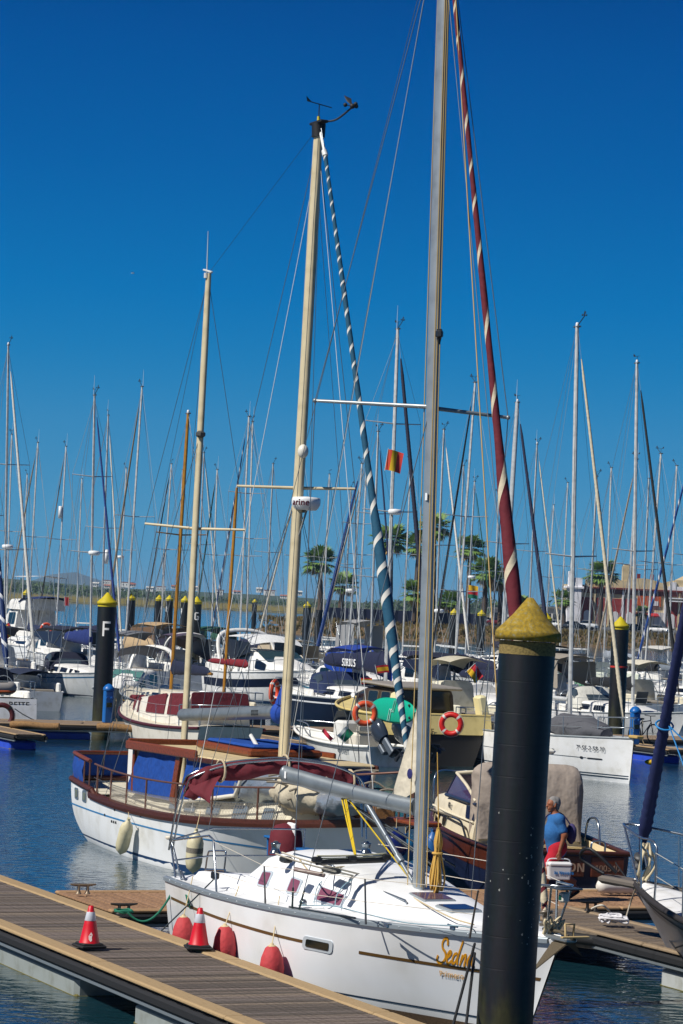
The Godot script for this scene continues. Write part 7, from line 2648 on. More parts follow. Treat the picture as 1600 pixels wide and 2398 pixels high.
			part("bow_fitting", s, M("#b99a5a", 0.6), n)
		elif lb.begins_with("white yacht showing its lettered"):
			lettering("transom_lettering", "REITE", 0.22, M("#3c4046", 0.6), n, Transform3D(Basis.IDENTITY, Vector3(0.35, 0.72, 0.06)), "Droid Sans", 700)
			var s := S()
			for x in [0.62, 0.98]: box(s, Vector3(x, 0.66, 0.03), Vector3(0.08, 0.22, 0.05), Basis.IDENTITY, 0.02)
			part("rudder_fitting", s, M("#4d443c", 0.6), n)
		elif lb.begins_with("white yacht with folding"):
			lettering("registration_lettering", "10-1", 0.2, M("#33373d", 0.5), n, Transform3D(Basis(Vector3.UP, PI * 0.5), hp(h, 0.62, 0.8, 1.0) + Vector3(0.03, 0, 0)))
			var s := S()
			box(s, Vector3(0.5, 1.75, -h.L * 0.74), Vector3(0.55, 0.5, 0.05), Basis(Vector3.RIGHT, -0.3), 0.02)
			box(s, Vector3(0.5, 1.48, -h.L * 0.76), Vector3(0.55, 0.05, 0.45), Basis.IDENTITY, 0.02)
			part("deck_chair", s, M("#3a4044", 0.6), n)

func burgundy_yacht() -> void:
	var bow := on(297, 1640, 1.35)
	var o := thing("motor_sailer", "white motor sailer with burgundy cabin covers and burgundy rub rail", "yacht", Vector3(bow.x, 0, bow.z) - AX * 9.2, atan2(-AX.x, -AX.z))
	var h := {"L": 9.2, "B": 3.1, "f0": 1.0, "f1": 0.92, "f2": 1.35, "tw": 0.7, "br": 1.0, "sr": 0.5, "wf": 0.86, "full": 2.2, "flare": 0.6}
	hulls[o] = h
	var white := M("#dcd8cc", 0.4, 0.0, "stain", 0.4)
	var bur := M("#651423", 0.85, 0.0, "cloth", 0.6)
	var steel := M("#aeb6ba", 0.25, 0.8)
	part("hull", hull_mesh(h, 26, 8), white, o)
	part("deck", deck_mesh(h), M("#d8d2bf", 0.6, 0.0, "stain", 0.6), o)
	var s := S()
	for side in [-1.0, 1.0]: path(s, rail_line(h, side, 0.0, 0.99, -0.06, -0.02, 24), 0.055, 6)
	part("rub_rail", s, M("#4a1a22", 0.5), o)
	s = S()
	band(s, h, -0.05, 0.35, 0.0, 0.98, 0.006)
	part("lower_band", s, M("#97a2ab", 0.5), o)
	var c := [[0.12, 1.1, 0.95, 2.0], [0.34, 1.1, 0.93, 1.9], [0.50, 1.05, 0.95, 1.72], [0.66, 0.9, 1.0, 1.62], [0.80, 0.5, 1.1, 1.4]]
	part("cabin", cab_mesh(h, c, 0.12), white, o)
	for w in [[0.13, 0.30], [0.33, 0.52], [0.62, 0.76]]:
		for side in [-1.0, 1.0]:
			s = S()
			var k0 := 0.28 if w[0] < 0.6 else 0.2
			patch(s, cab_wall(h, c, w[1], k0, side, 0.12), cab_wall(h, c, w[0], k0, side, 0.12), cab_wall(h, c, w[0], 0.97, side, 0.12), cab_wall(h, c, w[1], 0.97, side, 0.12), 0.03 if side < 0.0 else -0.03, 0.04, 1.5)
			part("burgundy_window_cover", s, bur, o)
	s = S()
	patch(s, Vector3(-1.0, 1.2, -h.L * 0.10), Vector3(1.0, 1.2, -h.L * 0.10), Vector3(0.95, 2.0, -h.L * 0.12), Vector3(-0.95, 2.0, -h.L * 0.12), 0.04, 0.05, 1.5)
	part("burgundy_aft_cover", s, bur, o)
	s = S()
	box(s, Vector3(0, 1.5, -h.L * 0.88), Vector3(0.5, 0.18, 0.5), Basis.IDENTITY, 0.05)
	part("fore_hatch", s, bur, o)
	pulpit(o, h, 0.86, 0.66, steel, 0.018)
	pushpit(o, h, 0.14, 0.66, steel, 0.018)
	stanchions(o, h, [0.14, 0.3, 0.45, 0.6, 0.74, 0.86], 0.62, steel, M("#8f9699", 0.5), 0.005)
	s = S()
	ball(s, Vector3(-0.7, 1.15, -h.L * 0.33), Vector3(0.32, 0.3, 0.4), 12, 8)
	part("foil_cover", s, M("#aab2ba", 0.25, 0.6, "foil", 2.0), o)

func fishing_boat() -> void:
	var bow := on(690, 1700, 0.95)
	var hv := AX.rotated(Vector3.UP, 0.25)
	var L := 4.9
	var o := thing("fishing_boat", "small open white fishing boat with two raised grey outboards", "motorboat", Vector3(bow.x, 0, bow.z) - hv * L, atan2(-hv.x, -hv.z))
	var h := {"L": L, "B": 2.1, "f0": 0.62, "f1": 0.62, "f2": 0.95, "tw": 0.92, "br": 0.8, "sr": 0.0, "wf": 0.85, "full": 2.2, "flare": 0.7}
	hulls[o] = h
	var white := M("#d9dad6", 0.35, 0.0, "stain", 0.5)
	part("hull", hull_mesh(h, 22, 7), white, o)
	part("deck", deck_mesh(h, 0.22, 0.0), M("#cfcfc8", 0.6, 0.0, "stain", 0.8), o)
	var s := S()
	for side in [-1.0, 1.0]: path(s, rail_line(h, side, 0.0, 0.99, 0.0, -0.01, 18), 0.05, 6)
	part("gunwale", s, M("#dfe0db", 0.5), o)
	for side in [-1.0, 1.0]:
		s = S()
		band(s, h, 0.10, 0.13, 0.0, 0.97, 0.02, true, [side])
		part("grey_rub_strip", s, M("#5f666b", 0.6), o)
	s = S()
	box(s, Vector3(0, 0.85, -2.2), Vector3(0.8, 0.9, 0.6), Basis.IDENTITY, 0.08)
	part("console", s, white, o)
	s = S()
	patch(s, Vector3(-0.38, 1.25, -2.5), Vector3(0.38, 1.25, -2.5), Vector3(0.34, 1.6, -2.38), Vector3(-0.34, 1.6, -2.38), 0.01, 0.1, 1.2)
	part("console_screen", s, M("#2c3740", 0.1), o)
	s = S()
	box(s, Vector3(0, 0.72, -1.3), Vector3(1.1, 0.5, 0.5), Basis.IDENTITY, 0.08)
	box(s, Vector3(0, 1.1, -1.1), Vector3(1.1, 0.24, 0.12), Basis.IDENTITY, 0.05)
	part("helm_seat", s, M("#cfc9ba", 0.7), o)
	s = S()
	path(s, curve([Vector3(-0.85, 0.7, -3.0), Vector3(-0.75, 1.1, -3.3), Vector3(0, 1.15, -4.7), Vector3(0.75, 1.1, -3.3), Vector3(0.85, 0.7, -3.0)], 5), 0.02, 6)
	part("bow_rail", s, M("#aeb6ba", 0.25, 0.8), o)
	var e := S()
	lettering("hull_lettering", "QUEST", 0.12, M("#4d5964", 0.5), o, Transform3D(Basis(Vector3.UP, -PI * 0.5), hp(h, 0.25, 0.42, -1.0) + Vector3(-0.03, 0, 0)), "Droid Sans", 700, true)
	outboard(o, Vector3(0.42, 0.92, 0.42), 1.0, 1.55, "#6d7989")
	outboard(o, Vector3(-0.55, 0.86, 0.2), 0.8, 1.1, "#39424f")
	var du := thing("dinghy", "upturned cream dinghy lying behind the two raised outboards", "dinghy", on(925, 1772, 0.0), 0.5)
	var dh := {"L": 2.6, "B": 1.3, "f0": 0.4, "f1": 0.4, "f2": 0.5, "tw": 0.85, "br": 0.4, "sr": 0.0}
	var dm := part("hull", hull_mesh(dh, 14, 6), M("#d5cdb8", 0.5, 0.0, "stain", 1.0), du)
	dm.position.y = 0.15
	part("cover", deck_mesh(dh, -0.15, 0.25), M("#d5cdb8", 0.6, 0.0, "cloth", 1.0), du)

func cream_boat() -> void:
	var at := base_x(1030, 0.0, 87.0)
	var hv := AX.rotated(Vector3.UP, -0.05)
	var o := thing("cabin_boat", "broad cream and black cabin boat with a red lifebuoy on its stern", "motorboat", Vector3(at.x, 0, at.z), atan2(-hv.x, -hv.z))
	var h := {"L": 7.5, "B": 3.5, "f0": 1.55, "f1": 1.5, "f2": 1.8, "tw": 0.95, "br": 0.9, "sr": -0.5, "wf": 0.55, "full": 2.6, "flare": 0.9}
	hulls[o] = h
	var cream := M("#d8c684", 0.5, 0.0, "stain", 0.4)
	var black := M("#15130f", 0.5, 0.0, "mottle", 1.0)
	part("hull", hull_mesh(h, 22, 8), black, o)
	part("deck", deck_mesh(h, 0.04, 0.03), cream, o)
	var s := S()
	band(s, h, 0.0, 0.62, 0.0, 0.98, 0.015, true)
	part("cream_topside", s, cream, o)
	s = S()
	patch(s, Vector3(-1.66, 0.98, 0.20), Vector3(1.66, 0.98, 0.20), Vector3(1.68, 1.58, 0.03), Vector3(-1.68, 1.58, 0.03), 0.06, 0.02, 1.5)
	part("cream_transom", s, cream, o)
	lettering("registration_lettering", "OL0018MF", 0.17, M("#5a4d2c", 0.6), o, Transform3D(Basis(Vector3.RIGHT, -0.27), Vector3(-0.95, 1.08, 0.28)), "Droid Sans", 700)
	s = S()
	path(s, [Vector3(-1.68, 1.60, 0.05), Vector3(1.68, 1.60, 0.05)], 0.05, 6)
	for side in [-1.0, 1.0]: path(s, rail_line(h, side, 0.0, 0.99, 0.02, 0.0, 16), 0.05, 6)
	part("gunwale", s, M("#cdb977", 0.5), o)
	var c := [[0.20, 1.12, 1.5, 2.35], [0.50, 1.12, 1.5, 2.32], [0.66, 0.95, 1.55, 2.1], [0.74, 0.7, 1.6, 1.75]]
	part("cabin", cab_mesh(h, c, 0.08), M("#4a3b28", 0.5, 0.0, "wood", 1.0), o)
	for w in [[0.23, 0.33], [0.36, 0.47], [0.52, 0.62]]:
		cab_window(o, h, c, w[0], w[1], 0.4, 0.85, -1.0, M("#6e6551", 0.4), M("#15120e", 0.1), 0.04, 0.08)
	s = S()
	box(s, Vector3(0, 2.42, -h.L * 0.33), Vector3(2.35, 0.10, 3.0), Basis(Vector3.RIGHT, 0.02), 0.04)
	part("cabin_roof", s, M("#8d8880", 0.7, 0.0, "stain", 0.8), o)
	s = S()
	patch(s, Vector3(-0.95, 1.62, -h.L * 0.196), Vector3(0.95, 1.62, -h.L * 0.196), Vector3(0.92, 2.28, -h.L * 0.196), Vector3(-0.92, 2.28, -h.L * 0.196), 0.02, 0.04, 1.5)
	part("aft_window", s, M("#17130e", 0.12), o)
	s = S()
	for x in [-1.5, 1.5]:
		s = S()
		box(s, Vector3(x, 1.9, -0.3), Vector3(0.3, 0.7, 0.5), Basis(Vector3.BACK, x * 0.15), 0.06)
		part("stern_post", s, M("#d9cfa0", 0.5), o)

func build_far_boats() -> void:
	var T := [
		["far yacht with thin tan mast, leftmost behind the tall silver one", {"top": [28, 1017], "via": [16, 1400], "p": 32.0, "dir": -1.0}],
		["far yacht with a tan furled sail sloping left, second mast group from the left edge", {"top": [89, 1036], "via": [68, 1420], "p": 33.0, "dir": -1.0, "furl": "#9b8e78", "stay": [18, 1420], "cover": "#1a2748"}],
		["far yacht with white mast and cylindrical white reflector, in front of the marsh", {"top": [155, 1045], "via": [133, 1450], "p": 33.0, "dir": -1.0, "furl": "#7d6b58", "furl_r": 0.06, "stay": [88, 1460], "mast": "#c9cdd0", "cover": "#11296a", "reflector": 0.66}],
		["yacht with white furled sail crossing behind the pile marked F", {"top": [254, 972], "via": [240, 1380], "p": 38.0, "dir": 1.0, "mast": "#ccd2d4", "furl": "#cfccc0", "stay": [288, 1560], "cover": "#10193a", "boom_h": 2.5, "head": 5, "reflector": 0.4}],
		["yacht with a tan furled sail sloping left above the slim I pile", {"top": [333, 905], "via": [301, 1400], "p": 42.0, "dir": -1.0, "furl": "#8a7c66", "stay": [246, 1470], "cover": "#b39b78", "cover_r": 0.3}],
		["short masted yacht carrying a radar, left of the slim I pile", {"top": [296, 1096], "via": [281, 1400], "p": 30.0, "dir": -1.0, "radar": 0.48, "head": 2}],
		["yacht with a black furled sail sloping left, beside the left yellow mast", {"top": [402, 1086], "via": [381, 1400], "p": 31.0, "dir": -1.0, "furl": "#1b2027", "stay": [340, 1440], "head": 4, "cover": "#232a3a"}],
		["yacht with a dark green furled sail right of the mizzen mast", {"top": [509, 1099], "via": [496, 1470], "p": 33.0, "dir": -1.0, "furl": "#0e3d36", "stay": [452, 1490], "cover": "#0f4a34"}],
		["yacht with twin spreaders, left one of the close mast pair", {"top": [583, 975], "via": [563, 1460], "p": 38.0, "dir": -1.0, "furl": "#1d3a6c", "furl_edge": "#c9ccd0", "furl_r": 0.07, "stay": [495, 1490], "cover": "#121c3c", "spread": [0.42, 0.68]}],
		["yacht with a white rolled mainsail, right one of the close mast pair", {"top": [592, 987], "via": [577, 1490], "p": 37.0, "dir": -1.0, "cover": "#c7c9c8", "spread": [0.5]}],
		["yacht with a white furled sail sloping left just left of the beige main mast", {"top": [712, 1080], "via": [692, 1450], "p": 38.0, "dir": -1.0, "furl": "#c4bfae", "stay": [603, 1500], "hood": "#b9b1a0"}],
		["yacht with a thick royal blue furled sail sloping left behind the palms", {"top": [848, 1085], "via": [817, 1510], "p": 40.0, "dir": -1.0, "furl": "#123f86", "furl_r": 0.13, "stay": [728, 1580], "radar": 0.37, "cover": "#1641a8", "spread": [0.48, 0.7]}],
		["yacht with a tan furled sail sloping left beside the royal blue one", {"top": [860, 1070], "via": [838, 1500], "p": 37.0, "dir": -1.0, "furl": "#a39a88", "stay": [753, 1490], "cover": "#14204a"}],
		["yacht with a navy furled sail just left of the Spanish flag", {"top": [886, 1010], "via": [868, 1530], "p": 45.0, "dir": 1.0, "furl": "#10244e", "stay": [930, 1560], "cover": "#1743a4", "spread": [0.4, 0.66]}],
		["yacht with a white furled sail, right of the tall silver mast", {"top": [1040, 1005], "via": [1020, 1480], "p": 41.0, "dir": 1.0, "furl": "#d6d6d0", "stay": [1099, 1530], "radar": 0.25, "cover": "#10183a", "head": 6, "furl_r": 0.09}],
		["yacht with a black furled sail sloping left, before the tall palms", {"top": [1113, 895], "via": [1070, 1500], "p": 47.0, "dir": -1.0, "furl": "#141922", "stay": [1012, 1530], "cover": "#0f1838", "cover_r": 0.28, "spread": [0.3, 0.55], "head": 6}],
		["short white masted yacht with a green furled sail and radar", {"top": [1112, 1127], "via": [1093, 1480], "p": 32.0, "dir": 1.0, "mast": "#c9cfd2", "furl": "#0f4c45", "furl_r": 0.06, "stay": [1152, 1450], "radar": 0.46}],
		["short far yacht between the burgundy furled sail and the palms", {"top": [1168, 1157], "via": [1155, 1480], "p": 29.0, "dir": -1.0, "head": 2, "cover": "#223"}],
		["yacht with a thick white mast and navy furled sail above the big pile's cap", {"top": [1212, 942], "via": [1181, 1450], "p": 56.0, "dir": 1.0, "mast": "#b7bdc0", "mw": 0.22, "furl": "#121d3f", "furl_r": 0.1, "stay": [1292, 1560], "cover": "#101b3c", "head": 13}],
		["yacht with a crowded masthead and cream furled sail right of the big cap", {"top": [1258, 1040], "via": [1240, 1430], "p": 36.0, "dir": 1.0, "furl": "#c9c2ac", "furl_r": 0.07, "stay": [1314, 1510], "cover": "#a9a79f", "head": 15}],
		["thin masted far yacht in front of the low white sheds", {"top": [1297, 1182], "via": [1282, 1420], "p": 28.0, "dir": -1.0, "head": 1}],
		["yacht with a dark blue furled sail before the red building's left end", {"top": [1398, 1115], "via": [1378, 1520], "p": 37.0, "dir": 1.0, "furl": "#1a2a52", "furl_r": 0.05, "stay": [1442, 1530], "cover": "#0f141c", "head": 6}],
		["yacht with a tan furled sail sloping left across the red building", {"top": [1492, 1075], "via": [1468, 1480], "p": 41.0, "dir": -1.0, "furl": "#a89a86", "stay": [1383, 1590], "cover": "#11151c", "cover_r": 0.25}],
		["yacht with slim grey mast and a wind vane near the right edge", {"top": [1548, 1062], "via": [1512, 1550], "p": 41.0, "dir": -1.0, "cover": "#6b7683", "head": 6}],
		["yacht off the right edge whose royal blue furled sail slopes left", {"top": [1632, 1020], "via": [1606, 1500], "p": 43.0, "dir": -1.0, "furl": "#17458f", "furl_edge": "#d5d8da", "furl_r": 0.09, "stay": [1487, 1570], "head": 0}],
		["far yacht with a plain pale mast, third from the left edge among the short ones", {"top": [64, 1110], "via": [52, 1420], "p": 27.0, "dir": -1.0, "head": 2}],
		["far yacht with a short pale mast left of the pile marked F", {"top": [192, 1120], "via": [180, 1420], "p": 26.0, "dir": -1.0, "head": 1}],
		["far yacht with a short pale mast behind the yellow mast", {"top": [428, 1100], "via": [414, 1420], "p": 27.0, "dir": 1.0, "head": 2}],
		["far yacht with a white antenna pole mast between slim I pile and yellow mast", {"top": [384, 1290], "via": [380, 1400], "p": 24.0, "dir": 1.0, "L": 8.0, "head": 1}],
		["far yacht with a pale mast between the two yellow masts", {"top": [478, 1060], "via": [463, 1440], "p": 31.0, "dir": 1.0, "furl": "#c4c2b6", "furl_r": 0.06, "head": 3}],
		["far yacht with a pale mast right of the mast pair", {"top": [640, 1085], "via": [624, 1450], "p": 32.0, "dir": 1.0, "head": 2}],
		["far yacht with a pale mast behind the royal blue furled sail", {"top": [772, 1110], "via": [757, 1450], "p": 30.0, "dir": -1.0, "head": 4}],
		["far yacht with a pale mast between royal blue and teal striped sails", {"top": [822, 1140], "via": [808, 1450], "p": 29.0, "dir": 1.0, "head": 2}],
		["far yacht with a pale mast just left of the tall silver mast", {"top": [962, 1080], "via": [946, 1450], "p": 32.0, "dir": -1.0, "furl": "#2a2f3a", "furl_r": 0.05, "head": 2}],
		["far yacht with a thin mast between the black furled sail and the burgundy one", {"top": [1086, 1090], "via": [1070, 1450], "p": 31.0, "dir": 1.0, "head": 3}],
		["far yacht with a pale mast left of the plumb bowed yacht's mast", {"top": [1330, 1130], "via": [1315, 1440], "p": 28.0, "dir": -1.0, "head": 2}],
		["far yacht with a pale mast between red building and tan furled sail", {"top": [1432, 1095], "via": [1417, 1470], "p": 33.0, "dir": -1.0, "cover": "#8d96a0", "head": 2}],
		["far yacht with a pale mast beside the black furled sail at right", {"top": [1520, 1120], "via": [1505, 1480], "p": 33.0, "dir": 1.0, "head": 1}],
		["far yacht with a pale mast at the right edge", {"top": [1585, 1090], "via": [1567, 1490], "p": 35.0, "dir": -1.0, "head": 2}],
	]
	for t in T:
		t[1]["far"] = true
		if not t[1].has("head"): t[1]["head"] = 7 if int(t[1].top[0]) % 2 == 0 else 3
		yacht(t[0], t[1])

# ---------- the bank, the quay road, palms and the building ----------
func build_shore() -> void:
	var s := S()
	var nz := FastNoiseLite.new()
	nz.seed = 9
	nz.frequency = 0.03
	sheet(s, 110, 14, func(u: float, v: float) -> Vector3:
		var x := lerpf(-40.0, 190.0, u)
		var front := -405.0 - 0.20 * x + 8.0 * sin(x * 0.09)
		var rise := clampf((x + 13.0 + 4.0 * sin(v * 9.0)) / 11.0, 0.0, 1.0)
		var y := -0.4 + (2.1 + 0.3 * nz.get_noise_2d(x * 2.0, v * 80.0)) * smoothstep(0.0, 0.22, v) * rise
		if v > 0.3: y = lerpf(y, 2.1 * rise - 0.4 * (1.0 - rise), smoothstep(0.3, 0.4, v))
		return Vector3(x, y, front - 260.0 * v * v - 20.0 * v))
	setting("earth_bank", s, M("#7c6543", 0.95, 0.0, "mottle", 0.12), "dry brown earth bank below the quay road")
	var tr := RandomNumberGenerator.new()
	tr.seed = 21
	var tu := S()
	flat(tu)
	for k in 2600:
		var x := tr.randf_range(-12.0, 75.0)
		var front := -405.0 - 0.20 * x + 8.0 * sin(x * 0.09)
		var v := tr.randf_range(0.05, 0.36)
		var c := Vector3(x, -0.2 + 2.1 * smoothstep(0.0, 0.22, v), front - 260.0 * v * v - 20.0 * v + 0.3)
		var sz := tr.randf_range(0.25, 0.8)
		for b in 4: tri(tu, c + Vector3(tr.randf_range(-0.4, 0.2), 0, tr.randf_range(-0.2, 0.2)) * sz, c + Vector3(tr.randf_range(-0.6, 0.6), tr.randf_range(0.7, 1.3), tr.randf_range(0.0, 0.4)) * sz, c + Vector3(tr.randf_range(0.2, 0.5), 0, tr.randf_range(-0.2, 0.2)) * sz)
	var bg := part("bank_grass", tu, M("#6e6238", 0.95), self)
	bg.set_meta("kind", "stuff")
	tag(bg, "dry tufts of grass on the brown bank", "grass")
	s = S()
	flat(s)
	quad(s, Vector3(-6, 2.18, -472), Vector3(190, 2.18, -510), Vector3(190, 2.18, -700), Vector3(-6, 2.18, -700))
	setting("road", s, M("#55534f", 0.9), "grey quay road behind the bank")
	# navy screen fence
	for k in 5:
		var f := thing("screen_fence", ["navy screen fence panel, first from the bare black pile", "navy screen fence panel, second from the bare black pile", "navy screen fence panel right behind the teal striped sail", "navy screen fence panel just left of the tall silver mast", "navy screen fence panel right of the tall silver mast"][k], "fence", Vector3(-1.5 + k * 5.2, 1.9, -446 - k * 1.4), 0.26, "navy screen fences on the bank")
		s = S()
		sheet(s, 10, 2, func(u: float, v: float) -> Vector3: return Vector3(5.0 * u, 0.1 + 2.2 * v, 0.10 * sin(u * 19.0)))
		part("screen", s, M("#131d3d", 0.9), f)
		for x in [0.0, 2.5, 5.0]:
			s = S()
			tube(s, Vector3(x, -0.2, 0), Vector3(x, 2.4, 0), 0.05, 0.05, 6)
			part("post", s, M("#3c4048", 0.6), f)
	# parked cars
	var tones := ["#20262e", "#c9cdd0", "#d8dadb", "#1f2c4a", "#8e9499", "#14171c", "#cfd2d4", "#2b3c66", "#c4c8cb", "#5e1b1f", "#22272e", "#d5d8da", "#303741", "#b9bec2", "#1b2740", "#d9dbdb"]
	var words := {"#20262e": "charcoal", "#c9cdd0": "silver", "#d8dadb": "white", "#1f2c4a": "navy", "#8e9499": "grey", "#14171c": "black", "#cfd2d4": "pale silver", "#2b3c66": "blue", "#c4c8cb": "light grey", "#5e1b1f": "dark red", "#22272e": "dark grey", "#d5d8da": "off white", "#303741": "slate grey", "#b9bec2": "mid silver", "#1b2740": "dark navy", "#d9dbdb": "bright white"}
	var places := [845, 900, 935, 968, 1018, 1042, 1080, 1105, 1138, 1165, 1205, 1300, 1345, 1380, 1485, 1545]
	var near := ["behind the navy fence", "right of the teal striped sail", "left of the tall silver mast", "close to the tall silver mast", "right of the tall silver mast", "left of the first of two alike piles", "between the two alike piles", "left of the second of two alike piles", "right of the second of two alike piles", "left of the burgundy furled sail's foot", "behind the big pile's cap", "before the white corner pier of the red building", "before the arched windows", "left of the pile with a red ring", "in front of the red building's white posters", "nearest the right edge"]
	for i in places.size():
		var p := base_x(places[i], 2.2, 500.0 + (i % 3) * 6.0)
		car(p, (0.25 if i % 2 == 0 else -1.2) + i * 0.03, tones[i], "%s car parked %s" % [words[tones[i]], near[i]], i % 3 == 1)
	# low sheds
	for q in [[1185, 1262, 3.4, "low white shed with a grey roof behind the burgundy sail"], [1150, 1182, 2.6, "small white kiosk left of the low white shed"], [1275, 1322, 3.2, "pale low shed left of the red and white building"]]:
		var a := base_x(q[0], 2.7, 545.0)
		var b := base_x(q[1], 2.7, 545.0)
		var n := thing("shed", q[3], "shed", a)
		s = S()
		box(s, Vector3((b.x - a.x) * 0.5, q[2] * 0.5, -2.5), Vector3(b.x - a.x, q[2], 5.0))
		part("wall", s, M("#d3d3cd", 0.8), n)
		s = S()
		box(s, Vector3((b.x - a.x) * 0.5, q[2] + 0.15, -2.5), Vector3(b.x - a.x + 1.0, 0.3, 6.0))
		part("roof", s, M("#6e7070", 0.8), n)
		for k in 3:
			s = S()
			box(s, Vector3((b.x - a.x) * (0.2 + 0.3 * k), q[2] * 0.5, 0.03), Vector3(0.8, 1.1, 0.06))
			part("window", s, M("#2a2f36", 0.2), n)
	red_building()
	# palms
	var palms := [[755, 1292, 470.0, 3.6, "tallest and leftmost palm, with a thick green crown behind the beige mast"], [800, 1345, 455.0, 3.0, "bushy shorter palm right of the leftmost palm"], [920, 1240, 480.0, 4.2, "tall palm behind the teal striped sail"], [978, 1253, 490.0, 3.4, "tall palm crossed by the navy furled sail, left of the silver mast"], [1022, 1210, 485.0, 3.8, "highest palm, close to the right of the silver mast"], [972, 1362, 450.0, 3.0, "low bushy palm left of the silver mast's foot"], [1102, 1258, 480.0, 3.4, "tall palm with a small crown above the two alike piles"], [1055, 1385, 460.0, 2.6, "low bushy palm above the left one of two alike piles"], [1138, 1315, 470.0, 3.6, "palm with drooping fronds left of the burgundy sail"], [1176, 1335, 475.0, 3.2, "palm half hidden behind the burgundy sail"], [1223, 1390, 480.0, 2.2, "small palm right of the burgundy sail"], [1322, 1378, 500.0, 2.6, "small palm at the left corner of the red building"], [1410, 1318, 505.0, 4.0, "big shaggy palm in front of the red building"], [1502, 1408, 512.0, 1.8, "small potted palm before the orange poster"]]
	var i := 0
	for p in palms:
		i += 1
		var top := px(p[0], p[1] + 26.0, p[2])
		palm(Vector3(top.x, 2.6, top.z), top.y - 2.6, p[3], i, p[4])
	# white houses of the far town
	var hs := [225, 243, 262, 283, 296, 318, 345, 380, 412, 452, 520, 556, 606, 634, 665, 700, 905, 1010, 1165, 1210]
	var hw := [9.0, 13.0, 10.0, 8.0, 18.0, 9.0, 11.0, 14.0, 9.0, 12.0, 10.0, 14.0, 9.0, 16.0, 11.0, 9.0, 12.0, 10.0, 13.0, 9.0]
	var where := ["leftmost house of the far town", "second house of the far town, wide and flat roofed", "far house just left of the pile marked F", "small far house above the pile marked F", "widest white far house, right of the pile marked F", "far house above the slim I pile", "far house right of the slim I pile", "far house left of the yellow mast", "far house between yellow mast and beige mizzen", "far house right of the beige mizzen mast", "far house left of the shorter yellow mast", "far house between the shorter yellow mast and the mast pair", "far house right of the mast pair", "wide far house left of the beige main mast", "far house touching the beige main mast", "far house just right of the beige main mast", "far house behind the teal striped sail", "far house right of the silver mast", "far house left of the burgundy sail", "far house right of the burgundy sail"]
	for k in hs.size():
		var p := base_x(hs[k], 11.0, 2300.0)
		var n := thing("town_house", "white " + where[k], "house", Vector3(p.x, 8.5 + 2.0 * sin(k * 1.7), -2300.0 - 40.0 * sin(k * 2.3)), 0.2 * sin(k * 3.1), "white houses on the far hills")
		var hh := 3.2 + 1.2 * sin(k * 2.1)
		hw[k] *= 0.55
		s = S()
		box(s, Vector3(0, hh * 0.5, 0), Vector3(hw[k], hh, 8))
		part("wall", s, M("#dcdcd8", 0.8), n)
		s = S()
		if k % 3 == 1: box(s, Vector3(0, hh + 0.2, 0), Vector3(hw[k] + 0.4, 0.5, 8.4))
		else: loft(s, [PackedVector3Array([Vector3(-hw[k] * 0.55, hh, 4.5), Vector3(-hw[k] * 0.55, hh + 1.1, 0), Vector3(-hw[k] * 0.55, hh, -4.5)]), PackedVector3Array([Vector3(hw[k] * 0.55, hh, 4.5), Vector3(hw[k] * 0.55, hh + 1.1, 0), Vector3(hw[k] * 0.55, hh, -4.5)])], true, true, true)
		part("roof", s, M("#9b5a42" if k % 3 else "#c9c7c0", 0.9), n)
		for w in 3:
			s = S()
			box(s, Vector3(hw[k] * (w - 1) * 0.3, hh * 0.55, 4.02), Vector3(0.7, 1.0, 0.1))
			part("window", s, M("#3a4048", 0.3), n)

func car(at: Vector3, turn: float, hex: String, label: String, tall: bool) -> void:
	var o := thing("parked_car", label, "car", at, turn, "cars parked along the quay road")
	var k := 1.18 if tall else 1.0
	var s := S()
	var rings := []
	for q in [[-2.15, 0.5, 0.72], [-2.05, 0.32, 0.92], [-1.3, 0.28, 0.98], [1.0, 0.28, 1.0], [1.9, 0.3, 0.9], [2.15, 0.45, 0.72]]:
		rings.append(PackedVector3Array([Vector3(q[0], q[1], -0.8), Vector3(q[0], q[2] * k * 0.8, -0.86), Vector3(q[0], q[2] * k, -0.74), Vector3(q[0], q[2] * k, 0.74), Vector3(q[0], q[2] * k * 0.8, 0.86), Vector3(q[0], q[1], 0.8)]))
	loft(s, rings)
	part("body", s, M(hex, 0.2, 0.1), o)
	s = S()
	rings = []
	for q in [[-1.9, 0.9, 0.0], [-1.35, 1.42, 0.02], [0.2, 1.45, 0.02], [1.05, 0.95, 0.0]]:
		rings.append(PackedVector3Array([Vector3(q[0], 0.9 * k, -0.72), Vector3(q[0], q[1] * k, -0.56), Vector3(q[0], q[1] * k, 0.56), Vector3(q[0], 0.9 * k, 0.72)]))
	loft(s, rings)
	var gh := part("window_band", s, M("#11161c", 0.08), o)
	s = S()
	box(s, Vector3(-0.55, 1.455 * k, 0), Vector3(1.5, 0.04, 1.1), Basis.IDENTITY, 0.015)
	part("roof", s, M(hex, 0.2, 0.1), gh)
	for x in [-1.35, 1.35]:
		for z in [-0.76, 0.76]:
			s = S()
			tube(s, Vector3(x, 0.32, z - 0.1), Vector3(x, 0.32, z + 0.1), 0.32, 0.32, 12)
			part("wheel", s, M("#17181a", 0.7), o)

